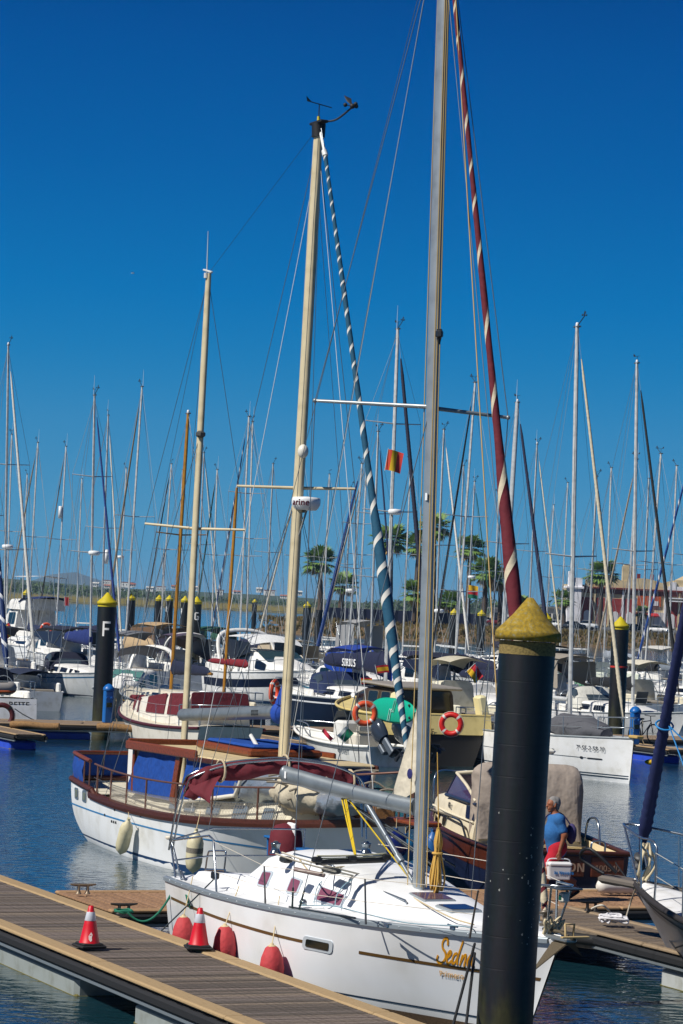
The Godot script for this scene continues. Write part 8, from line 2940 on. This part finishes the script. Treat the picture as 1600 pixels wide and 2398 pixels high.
func palm(at: Vector3, tall: float, r: float, seed: int, label: String) -> void:
	var o := thing("palm_tree", label, "palm", at, 0.0, "palms along the quay")
	var pr := RandomNumberGenerator.new()
	pr.seed = 100 + seed
	var s := S()
	var lean := Vector3(pr.randf_range(-0.4, 0.4), 0, 0)
	var pts := []
	var rad := []
	for i in 9:
		var t := i / 8.0
		pts.append(lean * t * t + Vector3(0, tall * t, 0))
		rad.append(lerpf(0.52, 0.36, t) * (1.0 + 0.06 * sin(i * 2.4)))
	path(s, pts, rad, 9)
	part("trunk", s, M("#5e5044", 0.95, 0.0, "mottle", 0.9), o)
	var top: Vector3 = pts[-1]
	s = S()
	var d := S()
	flat(s); flat(d)
	for k in 92:
		var up := pr.randf_range(-0.75, 1.0)
		var q := pr.randf() * TAU
		var dead := up < -0.45
		var st: SurfaceTool = d if dead else s
		var dir := Vector3(cos(q) * cos(up * 1.2), sin(up * 1.2), sin(q) * cos(up * 1.2)).normalized()
		var len := r * 1.12 * pr.randf_range(0.6, 1.0) * (0.75 if dead else 1.0)
		var side := dir.cross(Vector3.UP).normalized()
		# a fan palm leaf: a stalk and a fan of narrow blades
		var hub := top + dir * len * 0.45
		var nrm := side.cross(dir).normalized()
		tri(st, top, hub + side * 0.03, hub - side * 0.03)
		for b in 11:
			var a := lerpf(-1.35, 1.35, b / 10.0) + pr.randf_range(-0.06, 0.06)
			var bd := (dir * cos(a) + side * sin(a)).normalized()
			var l := len * 0.58 * (0.75 + 0.25 * cos(a)) * pr.randf_range(0.85, 1.1)
			var drop := Vector3(0, -0.30 * l * (0.7 if not dead else 1.6), 0)
			var w := bd.cross(nrm).normalized() * l * 0.105
			var m := hub + bd * l * 0.55 + drop * 0.25
			tri(st, hub, m + w, m - w)
			tri(st, m + w, hub + bd * l + drop, m - w)
	if not mats.has("palm_leaf"):
		var lm := StandardMaterial3D.new()
		lm.albedo_color = Color.html("#66843c")
		lm.roughness = 0.6
		lm.cull_mode = BaseMaterial3D.CULL_DISABLED
		lm.backlight_enabled = true
		lm.backlight = Color(0.25, 0.32, 0.08)
		mats["palm_leaf"] = lm
	part("crown", s, mats["palm_leaf"], o)
	part("dead_fronds", d, M("#a58854", 0.95), o)

func red_building() -> void:
	var a := base_x(1326, 2.75, 528.0)
	var o := thing("building", "red and white building with arched windows, cream parapet and white corner piers", "building", a, 0.06)
	var white := M("#e6e6ea", 0.85, 0.0, "stain", 0.1)
	var cream := M("#cdbb93", 0.85, 0.0, "stain", 0.1)
	var red := M("#8c3230", 0.85, 0.0, "stain", 0.1)
	var s := S()
	box(s, Vector3(14.5, 4.0, -6.0), Vector3(28.0, 8.0, 11.0))
	part("wall", s, cream, o)
	# white corner pier with stepped top
	s = S()
	box(s, Vector3(1.2, 3.6, 0.0), Vector3(2.6, 7.2, 2.6))
	box(s, Vector3(1.2, 7.35, 0.0), Vector3(3.6, 0.5, 3.2), Basis.IDENTITY, 0.1)
	box(s, Vector3(0.5, 9.0, 0.2), Vector3(0.9, 2.9, 1.6))
	box(s, Vector3(2.0, 8.4, 0.2), Vector3(1.3, 1.7, 1.6))
	part("corner_pier", s, white, o)
	# red bays with white arched windows and red posts
	for i in 9:
		var x := 4.0 + i * 2.75
		var orange: bool = i == 4 or i == 5
		s = S()
		box(s, Vector3(x, 3.1 if not orange else 2.0, -0.46), Vector3(2.3, 5.0 if not orange else 2.6, 0.10))
		part("red_bay", s, red if not orange else M("#b8b4b4", 0.8), o)
		s = S()
		var w := 0.62
		var ring := PackedVector3Array()
		ring.append(Vector3(x - w, 0.3, -0.40)); ring.append(Vector3(x + w, 0.3, -0.40))
		for k in 9:
			var q := PI * k / 8.0
			ring.append(Vector3(x + cos(q) * w, 2.5 + sin(q) * w, -0.40))
		var r2 := PackedVector3Array()
		for p in ring: r2.append(p + Vector3(0, 0, 0.08))
		loft(s, [ring, r2], true, true, true)
		part("arched_window", s, M("#d3d0cf", 0.5), o)
		if i < 8:
			s = S()
			box(s, Vector3(x + 1.38, 3.7, -0.36), Vector3(0.34, 7.0, 0.30))
			part("pilaster", s, white if i % 3 == 2 else cream, o)
	s = S()
	box(s, Vector3(14.5, 6.9, -0.4), Vector3(26.0, 0.9, 0.24))
	part("dark_frieze", s, M("#6d3633", 0.9), o)
	s = S()
	box(s, Vector3(14.5, 7.55, -0.2), Vector3(27.0, 0.3, 0.9))
	part("cornice", s, M("#6d2723", 0.85), o)
	# parapet with waves and a stepped gable
	s = S()
	var top := PackedVector3Array()
	var poly := []
	for i in 55:
		var x := 3.4 + 24.0 * i / 54.0
		var y := 9.0 + 0.75 * absf(sin((x - 3.4) * 0.42))
		poly.append([x, y])
	for i in poly.size() - 1:
		flat(s)
		for z in [-0.5, -0.15]: quad(s, Vector3(poly[i][0], 7.68, z), Vector3(poly[i + 1][0], 7.68, z), Vector3(poly[i + 1][0], poly[i + 1][1], z), Vector3(poly[i][0], poly[i][1], z))
		quad(s, Vector3(poly[i][0], poly[i][1], -0.5), Vector3(poly[i + 1][0], poly[i + 1][1], -0.5), Vector3(poly[i + 1][0], poly[i + 1][1], -0.15), Vector3(poly[i][0], poly[i][1], -0.15))
	part("parapet", s, cream, o)
	s = S()
	box(s, Vector3(11.6, 9.8, -0.8), Vector3(2.0, 4.4, 1.0))
	box(s, Vector3(11.6, 11.9, -0.8), Vector3(1.5, 1.0, 0.9))
	part("stepped_gable", s, cream, o)
	s = S()
	for x in [13.8, 16.4]: box(s, Vector3(x, 10.0, -0.6), Vector3(0.6, 1.2, 0.6))
	part("red_chimney", s, M("#7c2320", 0.85), o)
	s = S()
	box(s, Vector3(16.0, 5.4, -0.25), Vector3(4.6, 2.0, 0.1))
	part("orange_poster", s, M("#b4501c", 0.7), o)
	s = S()
	box(s, Vector3(13.2, 4.9, -0.2), Vector3(0.6, 2.0, 0.1))
	part("blue_poster", s, M("#23559a", 0.7), o)
	s = S()
	box(s, Vector3(17.2, 5.0, -0.17), Vector3(1.2, 0.9, 0.08))
	part("white_poster", s, M("#d4d4d4", 0.7), o)
	s = S()
	box(s, Vector3(15.6, 2.75, 0.5), Vector3(4.4, 0.25, 2.0), Basis(Vector3.RIGHT, 0.25))
	part("red_awning", s, M("#a81f28", 0.8), o)
	s = S()
	for k in 2: box(s, Vector3(23.0, 5.6 + 0.55 * k, 0.2), Vector3(8.0, 0.22, 1.2))
	part("white_canopy", s, white, o)
	s = S()
	for x in [20.5, 23.5, 26.5]: box(s, Vector3(x, 8.4, -0.1), Vector3(1.2, 1.8, 0.5))
	box(s, Vector3(23.5, 8.0, -0.12), Vector3(8.0, 0.9, 0.4))
	part("white_parapet", s, white, o)
	s = S()
	loft(s, [PackedVector3Array([Vector3(19, 7.6, -3), Vector3(33, 15.0, -3), Vector3(33, 7.6, -3)]), PackedVector3Array([Vector3(19, 7.6, -14), Vector3(33, 15.0, -14), Vector3(33, 7.6, -14)])], true, true, true)
	part("sloping_roof", s, M("#b8a581", 0.9, 0.0, "stain", 0.1), o)

# ---------- small things ----------
func fender(called: String, label: String, top: Vector3, bottom: Vector3, r: float, m: Material, rope_to: Vector3, group: String, collar: Material, rounded := true, band_m: Material = null) -> void:
	var o := thing(called, label, "fender", top, 0.0, group)
	var d := bottom - top
	var f := frame_of(d)
	var len := d.length()
	var s := S()
	var prof := [[0.012, 0.0], [0.03, 0.02], [r * 0.45, len * 0.10], [r * 0.80, len * 0.17], [r, len * 0.30], [r, len * 0.74], [r * 0.82, len * 0.88], [r * 0.4, len * 0.955], [0.03, len * 0.97], [0.02, len]] if rounded else [[r * 0.28, 0.0], [r * 0.55, len * 0.07], [r * 0.86, len * 0.3], [r, len * 0.58], [r * 0.93, len * 0.8], [r * 0.6, len * 0.94], [0.02, len]]
	var rings := []
	for p in prof:
		var ring := PackedVector3Array()
		for j in 20:
			var q := TAU * j / 20.0
			var k: float = p[0] * (1.0 if rounded else 1.0 + 0.035 * cos(7.0 * q + p[1] * 6.0) * clampf(1.0 - p[1] / len * 1.6, 0.0, 1.0))
			ring.append((f.x * cos(q) + f.z * sin(q)) * k + f.y * p[1])
		rings.append(ring)
	loft(s, rings)
	part("body", s, m, o)
	s = S()
	if rounded: tube(s, f.y * -0.02, f.y * 0.06, 0.035, 0.03, 8)
	else:
		torus(s, Transform3D(Basis(f.x, f.z, f.y), f.y * 0.01), r * 0.27, 0.014, 14, 6)
		tube(s, f.y * -0.03, f.y * 0.01, r * 0.12, r * 0.24, 8)
	part("collar", s, collar, o)
	s = S()
	path(s, [Vector3(0, 0, 0), rope_to - top], 0.007, 5)
	part("rope", s, M("#c6b48c", 0.9), o)
	if band_m:
		s = S()
		lathe(s, [[r * 1.004, len * 0.4], [r * 1.006, len * 0.42], [r * 1.006, len * 0.5], [r * 1.004, len * 0.52]], Transform3D(f, Vector3.ZERO), 20, false)
		part("scuff_mark", s, band_m, o)

func flag(label: String, at: Vector3, w: float, hgt: float, turn: float, colours: Array, tilt := 0.0, upright := false) -> void:
	var o := thing("flag", label, "flag", at, turn)
	o.rotation.z = tilt
	var n := colours.size()
	for i in n:
		var s := S()
		var a: float = colours[i][1]
		var b: float = colours[i][2]
		sheet(s, 8, 3, func(u: float, v: float) -> Vector3:
			var t := lerpf(a, b, v)
			var p := Vector3(u, -t, 0) if not upright else Vector3(t, -u, 0)
			return Vector3(p.x * w, p.y * hgt - 0.10 * w * p.x * p.x, 0.09 * w * sin(p.x * 6.5 + p.y * 1.5)))
		part("flag_band", s, M(colours[i][0], 0.8), o)
	var s2 := S()
	tube(s2, Vector3(-0.01, 0.05, 0), Vector3(-0.01, -hgt - 0.05, 0), 0.012, 0.012, 5)
	part("hoist_cord", s2, M("#cfd2d2", 0.7), o)

func lifebuoy(label: String, at: Vector3, turn: float, m: Material, R := 0.30, bands := "#c9c3bd") -> void:
	var o := thing("lifebuoy", label, "lifebuoy", at, turn, "lifebuoys hung on boats")
	var s := S()
	torus(s, Transform3D.IDENTITY, R, 0.085, 32, 12)
	part("ring", s, m, o)
	for k in 4:
		s = S()
		var a := PI * 0.25 + k * PI * 0.5
		torus(s, Transform3D.IDENTITY, R, 0.0885, 5, 12, a - 0.11, a + 0.11)
		part("reflective_band", s, M(bands, 0.5), o)
	s = S()
	torus(s, Transform3D.IDENTITY, R + 0.10, 0.008, 24, 5)
	part("grab_line", s, M("#cfc8b8", 0.9), o)

func pedestal(label: String, at: Vector3) -> void:
	var o := thing("power_pedestal", label, "pedestal", at, 0.43, "blue power pedestals on the walkways")
	var blue := M("#1660a8", 0.4)
	var s := S()
	box(s, Vector3(0, 0.55, 0), Vector3(0.30, 1.1, 0.26), Basis.IDENTITY, 0.03)
	part("column", s, blue, o)
	s = S()
	lathe(s, [[0.21, 1.10], [0.22, 1.13], [0.21, 1.2], [0.12, 1.30], [0.03, 1.34]], Transform3D(Basis(Vector3.UP, PI * 0.25), Vector3.ZERO), 4)
	part("hood", s, blue, o)
	s = S()
	box(s, Vector3(0.0, 0.62, 0.135), Vector3(0.2, 0.16, 0.03), Basis.IDENTITY, 0.01)
	part("meter_box", s, M("#26301f", 0.4), o)
	s = S()
	for x in [-0.08, 0.08]: tube(s, Vector3(x, 0.86, 0.12), Vector3(x, 0.86, 0.19), 0.045, 0.045, 10)
	part("socket", s, M("#1a4f96", 0.4), o)
	s = S()
	path(s, curve([Vector3(0.15, 0.86, 0.1), Vector3(0.25, 0.8, 0.12), Vector3(0.24, 0.3, 0.1), Vector3(0.34, 0.02, 0.12)], 5), 0.015, 5)
	part("cable", s, M("#c9b58c", 0.8), o)

func cone(label: String, at: Vector3, turn: float, torn: bool) -> void:
	var o := thing("traffic_cone", label, "traffic cone", at, turn, "traffic cones on the pontoon")
	var red := M("#c5061e", 0.45)
	var s := S()
	box(s, Vector3(0, 0.018, 0), Vector3(0.34, 0.036, 0.34), Basis.IDENTITY, 0.012)
	box(s, Vector3(0, 0.045, 0), Vector3(0.28, 0.03, 0.28), Basis.IDENTITY, 0.012)
	part("base", s, M("#17181a", 0.7), o)
	s = S()
	lathe(s, [[0.135, 0.045], [0.13, 0.07], [0.122, 0.08], [0.083, 0.28], [0.046, 0.455], [0.040, 0.462], [0.040, 0.485], [0.034, 0.49], [0.033, 0.515], [0.02, 0.52]], Transform3D.IDENTITY, 28)
	part("body", s, red, o)
	s = S()
	lathe(s, [[0.0735, 0.335], [0.0745, 0.337], [0.0515, 0.443], [0.0505, 0.445]], Transform3D.IDENTITY, 28, false)
	part("reflective_sleeve", s, M("#c3c6ce", 0.35), o)
	if torn:
		s = S()
		soft(s)
		var pts := [[-0.35, 0.15], [-0.05, 0.20], [0.12, 0.17], [0.02, 0.13], [0.06, 0.10], [-0.10, 0.08], [-0.3, 0.11]]
		var v := []
		for p in pts:
			var r: float = lerpf(0.122, 0.083, (p[1] - 0.08) / 0.2) + 0.002
			v.append(Vector3(sin(p[0] - 0.2) * r, p[1], cos(p[0] - 0.2) * r))
		for i in range(1, v.size() - 1): tri(s, v[0], v[i], v[i + 1])
		part("torn_sticker", s, M("#e5d5cf", 0.6), o)

func rope_line(label: String, pts: Array, r: float, m: Material, cat := "rope") -> void:
	var s := S()
	path(s, pts, r, 6)
	solo("mooring_rope", s, m, label, cat)

func build_small_things() -> void:
	cone("red cone with a torn pale sticker, left one of the two on the pontoon", on(209, 2218, 0.53), 0.5, true)
	cone("red cone in front of the red fender, right one of the two", on(465, 2222, 0.53), 0.2, false)
	# fenders of the near yacht
	var y: Node3D = null
	var ketch: Node3D = null
	for n in get_children():
		if n.has_meta("label"):
			if String(n.get_meta("label")).begins_with("white sloop"): y = n
			if n.get_meta("category", "") == "ketch": ketch = n
	var t := y.transform
	var red := M("#bf3d42", 0.75, 0.0, "cloth", 1.5)
	var rag := M("#cdbb96", 0.9)
	for f in [[430, 2146, 452, 2052, 1.46, "red bag fender partly hidden behind the right cone"], [527, 2168, 560, 2075, 1.53, "red bag fender nearest the middle of the white sloop, between cone and third fender"], [637, 2214, 655, 2098, 1.55, "red bag fender furthest right on the white sloop's side"]]:
		var top := t * at_side(y, f[0], f[1], f[4])
		fender("bag_fender", f[5], top, top + Vector3(0.02, -0.48, 0.0), 0.155, red, t * at_side(y, f[2], f[3], 1.2), "red bag fenders on the white sloop", rag, false)
	t = ketch.transform
	var ivory := M("#cfc7a4", 0.45, 0.0, "stain", 1.5)
	var scuff := M("#8d8778", 0.7, 0.0, "mottle", 3.0)
	var a := t * at_side(ketch, 302, 1918, 2.05)
	fender("long_fender", "cream fender hanging nearest the white ketch's stern", a, t * at_side(ketch, 282, 2000, 2.05), 0.13, ivory, t * at_side(ketch, 300, 1885, 1.75), "cream fenders on the white ketch", ivory, true)
	a = t * at_side(ketch, 460, 1943, 2.1)
	fender("long_fender", "scuffed cream fender amidships on the white ketch, above the sloop's rail", a, t * at_side(ketch, 452, 2045, 2.1), 0.15, ivory, t * at_side(ketch, 470, 1900, 1.85), "cream fenders on the white ketch", ivory, true, scuff)
	var l: Node3D = null
	var bowy: Node3D = null
	for n in get_children():
		if n.has_meta("label"):
			if String(n.get_meta("label")).begins_with("cream cabin launch"): l = n
			if String(n.get_meta("label")).begins_with("grey hulled"): bowy = n
	t = l.transform
	var blue := M("#225a99", 0.4)
	a = t * at_side(l, 1014, 1945, -1.32)
	fender("blue_fender", "blue fender with a pale label beside the tan rope coil", a, t * at_side(l, 1010, 2032, -1.32), 0.125, blue, t * at_side(l, 1020, 1905, -1.1), "blue fenders on the launch", blue, true)
	a = px(928, 1942, 44.6)
	fender("blue_fender", "round dark blue fender behind the silver boom strut", a, px(928, 2010, 44.6), 0.17, M("#101c58", 0.25), px(930, 1915, 44.6), "blue fenders on the launch", blue, true)
	a = px(950, 1955, 45.0)
	fender("blue_fender", "light blue fender half hidden left of the silver mast", a, px(952, 2020, 45.0), 0.17, M("#1f6a98", 0.4), px(950, 1925, 45.0), "blue fenders on the launch", blue, true)
	var wf := on(1415, 2092, 0.53)
	var s := S()
	var fo := thing("ribbed_fender", "white ribbed fender lying on the walkway behind the grey bow", "fender", wf + Vector3(0.22, 0.11, -0.1), 0.3)
	lathe(s, [[0.04, -0.36], [0.10, -0.33], [0.125, -0.25], [0.11, -0.2], [0.125, -0.15], [0.11, -0.08], [0.125, -0.03], [0.11, 0.05], [0.125, 0.1], [0.11, 0.18], [0.125, 0.25], [0.09, 0.33], [0.04, 0.36]], Transform3D(Basis(Vector3.BACK, PI * 0.5), Vector3.ZERO), 16)
	part("body", s, M("#d5d1c9", 0.6), fo)
	# ropes
	var green := M("#0e6a52", 0.8)
	t = y.transform
	var st1 := t * at_side(y, 412, 2072, 1.0)
	rope_line("green mooring rope slack between the sloop's stern and the walkway cleat", sag(st1, on(300, 2137, 0.62), 0.28, 14), 0.017, green)
	rope_line("green mooring rope dropping from the sloop's stern behind the right cone", [t * at_side(y, 432, 2075, 1.02), t * at_side(y, 440, 2110, 1.35), on(462, 2165, 0.55)], 0.017, green)
	s = S()
	rope_coil(s, on(290, 2138, 0.58), 0.13, 3, 0.017)
	solo("rope_coil", s, green, "small green rope coil round the dark walkway cleat", "rope")
	rope_line("dark mooring line crossing the sloop's quarter down to the finger pontoon", [t * at_side(y, 500, 2060, 1.15), t * at_side(y, 455, 2105, 1.4), on(378, 2180, 0.53)], 0.01, M("#23313a", 0.8))
	for q in [[1112, 2210, 1062, 2398, "left one of two dark mooring lines beside the big pile"], [1112, 2232, 1092, 2398, "right one of two dark mooring lines beside the big pile"]]:
		rope_line(q[4], [px(q[0], q[1], 30.2), px(q[2], q[3], 28.9), px(q[2] - 12, q[3] + 60, 28.5)], 0.016, M("#191b1d", 0.8))
	s = S()
	var rc := on(1437, 2166, 0.53)
	var rr := RandomNumberGenerator.new()
	rr.seed = 12
	var pts := []
	for k in 46: pts.append(rc + Vector3(rr.randf_range(-0.2, 0.2), 0.03 + rr.randf() * 0.12, rr.randf_range(-0.16, 0.16)))
	path(s, curve(pts, 4), 0.018, 5)
	solo("rope_heap", s, M("#d5d5d8", 0.9), "tangled white rope heap on the side finger", "rope")
	rope_line("white line curving from the black cleat to the side finger's edge", curve([on(1386, 2128, 0.62), on(1410, 2120, 0.75), on(1428, 2135, 0.6), on(1438, 2150, 0.50)], 5), 0.016, M("#cfcbbd", 0.9))
	rope_line("grey mooring line from the grey bow down to the side finger", curve([bowy.transform * (hp(hulls[bowy], 0.97, 1.28, -1.0)), on(1478, 2110, 0.7), on(1463, 2160, 0.5)], 5), 0.013, M("#a99f8c", 0.9))
	rope_line("black mooring line slanting across the grey bow", [l.transform * Vector3(0.9, 0.9, 0.0), bowy.transform * (hp(hulls[bowy], 0.88, 0.62, -1.0) + Vector3(-0.1, 0, 0)), px(1640, 2200, 35.6)], 0.013, M("#141518", 0.8))
	rope_line("mooring chain line from the lettered transom to the far walkway", sag(px(35, 1660, 99.0), on(195, 1693, 0.52), 0.3, 8), 0.02, M("#1d2228", 0.8))
	# lifebuoys and the paddle board
	lifebuoy("orange lifebuoy overlapping the teal paddle board", px(855, 1671, 82.5), 0.15, M("#cf4d22", 0.6))
	lifebuoy("red lifebuoy on the cream boat's stern right of the silver mast", px(1057, 1696, 85.6), -0.2, M("#c4150f", 0.5))
	lifebuoy("orange lifebuoy seen almost edge on at the beige main mast", px(643, 1620, 96.0), 1.25, M("#cf4320", 0.6), 0.36)
	lifebuoy("small orange lifebuoy on the boat under the far white mast", px(109, 1473, 180.0), 0.3, M("#c9452c", 0.6), 0.34)
	lifebuoy("dark red ring with black spokes at the left edge", px(4, 1676, 92.0), 0.2, M("#4a1016", 0.6), 0.36, "#15161a")
	var pb := thing("paddle_board", "teal paddle board with a pale zigzag leaning on the cream boat", "paddle board", px(921, 1664, 84.0), atan2(-AX.x, -AX.z))
	s = S()
	var rings := []
	for i in 25:
		var z := lerpf(-1.55, 1.55, i / 24.0)
		var w: float = 0.385 * pow(maxf(0.0, 1.0 - pow(absf(z) / 1.56, 2.6)), 0.5) + 0.002
		var ring := PackedVector3Array()
		for j in 10:
			var q := TAU * j / 10.0
			ring.append(Vector3(sin(q) * 0.06, cos(q) * w, z))
		rings.append(ring)
	loft(s, rings)
	part("board", s, M("#12a585", 0.4), pb)
	s = S()
	for off in [0.0, 0.12]:
		path(s, [Vector3(-0.066, -0.33, -0.25 + off), Vector3(-0.07, 0.05, -0.1 + off), Vector3(-0.07, -0.05, 0.05 + off), Vector3(-0.066, 0.33, 0.2 + off)], 0.014, 4)
	part("zigzag_print", s, M("#a9cfc6", 0.5), pb)
	s = S()
	for e in [[-0.15, 1.25], [0.22, 1.2]]: ball(s, Vector3(-0.07, e[0], e[1]), Vector3(0.03, 0.045, 0.045), 8, 6)
	part("board_handle", s, M("#14181c", 0.6), pb)
	# flags
	var esr := [["#b5202a", 0.0, 0.25], ["#d6a916", 0.25, 0.75], ["#b5202a", 0.75, 1.0]]
	flag("Spanish flag flying high beside the silver mast of the SIRIUS yacht", px(910, 1052, 106.0), 0.62, 0.80, 0.15, [["#c8452a", 0.0, 0.25], ["#dcb21c", 0.25, 0.62], ["#cc3a30", 0.62, 1.0]], -0.12, true)
	flag("Spanish flag above the paddle board, upper one of the hoist", px(880, 1560, 92.0), 0.42, 0.26, 0.2, esr, 0.25)
	flag("Spanish flag left of the orange lifebuoy, lower one of the hoist", px(845, 1588, 92.0), 0.38, 0.2, 0.1, esr, 0.15)
	flag("red and white pennant on the navy yacht's stern", px(888, 1600, 90.0), 0.30, 0.18, 0.0, [["#d8d8d8", 0.0, 0.5], ["#b5202a", 0.5, 1.0]], 0.1)
	flag("green and white flag with a red tail behind the beige main mast", px(790, 1722, 84.0), 0.40, 0.34, 0.3, [["#d5d8d5", 0.0, 0.3], ["#0f7a57", 0.3, 1.0]], 0.9)
	flag("red tail flag below the green flag on the small fishing boat", px(775, 1736, 84.0), 0.42, 0.12, 0.0, [["#b8233c", 0.0, 1.0]], PI * 0.78)
	flag("Spanish flag at the stern of the boat left of the white reflector mast", px(20, 1458, 150.0), 0.7, 0.5, 0.3, esr, -0.9)
	flag("red and yellow flag right of the silver mast on a dark boom", px(1112, 1555, 110.0), 0.6, 0.45, 0.2, [["#b5202a", 0.0, 0.5], ["#d6a916", 0.5, 1.0]], -0.8)
	flag("small striped flag hanging among the palms", px(1097, 1370, 190.0), 0.7, 0.9, 0.1, [["#d6a916", 0.0, 0.4], ["#b5202a", 0.4, 0.7], ["#146a4d", 0.7, 1.0]], 0.0)
	flag("tiny red flag left of the pile marked F, over the marsh", px(152, 1398, 160.0), 0.25, 0.5, 0.0, [["#a61c22", 0.0, 1.0]], 0.0)
	# pedestals, bicycle, floats and other dock things
	pedestal("blue power pedestal at the foot of the pile marked F", on(251, 1693, 0.53))
	pedestal("blue power pedestal with a bicycle leaning on it", on(1485, 1743, 0.53))
	var pf := on(308, 1545, 0.5)
	pedestal("small distant blue pedestal right of the slim I pile", base_x(312, 0.53, 148.0))
	var bp := on(1507, 1740, 0.53)
	var bi := thing("bicycle", "dark bicycle leaning behind the blue pedestal on the right", "bicycle", bp, 0.75)
	for x in [-0.5, 0.5]:
		s = S()
		torus(s, Transform3D(Basis.IDENTITY, Vector3(x, 0.34, 0)), 0.32, 0.025, 24, 6)
		for k in 8: tube(s, Vector3(x, 0.34, 0), Vector3(x + cos(k * PI / 4) * 0.31, 0.34 + sin(k * PI / 4) * 0.31, 0), 0.004, 0.004, 3)
		part("wheel", s, M("#15171a", 0.6), bi)
	s = S()
	for e in [[-0.5, 0.34, -0.15, 0.75], [-0.15, 0.75, 0.35, 0.80], [0.35, 0.80, 0.5, 0.34], [-0.15, 0.75, -0.05, 0.30], [-0.05, 0.30, 0.37, 0.72], [-0.05, 0.30, -0.5, 0.34], [0.35, 0.80, 0.33, 0.95]]: tube(s, Vector3(e[0], e[1], 0), Vector3(e[2], e[3], 0), 0.018, 0.018, 6)
	part("frame", s, M("#2a3038", 0.4), bi)
	s = S()
	path(s, [Vector3(0.30, 0.98, -0.25), Vector3(0.34, 0.96, 0), Vector3(0.30, 0.98, 0.25)], 0.015, 5)
	part("handlebar", s, M("#1b1d20", 0.5), bi)
	s = S()
	box(s, Vector3(-0.18, 0.86, 0), Vector3(0.25, 0.06, 0.13), Basis.IDENTITY, 0.02)
	part("saddle", s, M("#17181a", 0.6), bi)
	s = S()
	ball(s, Vector3.ZERO, Vector3(0.28, 0.10, 0.12), 12, 8)
	var yb := solo("yellow_buoy", s, M("#d0a90c", 0.5), "yellow float on the walkway edge right of the plumb bow", "buoy")
	yb.position = on(1530, 1785, 0.42)
	var yb2: MeshInstance3D = yb.duplicate()
	yb2.name = numbered("yellow_buoy", self)
	add_child(yb2)
	yb2.position = on(1008, 1768, 0.25)
	yb2.set_meta("label", "yellow float in the water right of the silver mast")
	for q in [[82, 1700, 0.62, "tan log fender lying on the far walkway at left"], [285, 1705, 0.62, "tan log fender lying on the far walkway right of the pedestal"]]:
		s = S()
		path(s, curve([Vector3(-0.8, 0, 0), Vector3(-0.3, 0.03, 0.04), Vector3(0.3, 0, 0), Vector3(0.8, 0.02, -0.03)], 5), 0.12, 9)
		var lg := solo("log_fender", s, M("#a07b4e", 0.9, 0.0, "mottle", 1.0), q[3], "fender")
		lg.position = on(q[0], q[1], q[2])
		lg.rotation.y = -0.2
	var di := thing("inflatable_dinghy", "grey and black inflatable dinghy with orange trim at the left edge", "dinghy", px(-14, 1612, 96.0), 0.44)
	for k in 2:
		s = S()
		path(s, curve([Vector3(-1.6, -0.05 - 1.35 * k, 0), Vector3(0.3, -1.35 * k, 0), Vector3(0.62, 0.02 - 1.35 * k, -0.1), Vector3(0.75, 0.03 - 1.35 * k, -0.4)], 5), 0.22, 10)
		part("tube", s, M("#8d8a86", 0.6) if k == 0 else M("#1d1f23", 0.6), di)
		s = S()
		path(s, curve([Vector3(-1.6, -0.15 - 1.35 * k, 0.19), Vector3(0.3, -0.1 - 1.35 * k, 0.2), Vector3(0.74, -0.08 - 1.35 * k, 0.05)], 5), 0.05, 6)
		part("orange_trim", s, M("#b4582c", 0.7), di)
	# a gull, small and high on the left
	var gull := thing("gull", "tiny white gull gliding high in the left of the sky", "bird", px(311, 640, 300.0), 0.3)
	s = S()
	lathe(s, [[0.005, -0.2], [0.04, -0.12], [0.055, 0.0], [0.04, 0.1], [0.03, 0.16], [0.004, 0.22]], Transform3D(Basis(Vector3.BACK, PI * 0.5), Vector3.ZERO), 10)
	part("body", s, M("#e2e4e6", 0.6), gull)
	for z in [-1.0, 1.0]:
		s = S()
		flat(s)
		for e in [0.0, -0.012]: 
			quad(s, Vector3(0.07, 0.02 + e, z * 0.03), Vector3(-0.08, 0.02 + e, z * 0.03), Vector3(-0.05, 0.10 + e, z * 0.28), Vector3(0.09, 0.10 + e, z * 0.26))
			tri(s, Vector3(0.09, 0.10 + e, z * 0.26), Vector3(-0.05, 0.10 + e, z * 0.28), Vector3(-0.12, 0.05 + e, z * 0.6))
		part("wing", s, M("#aeb2b8", 0.7), gull)
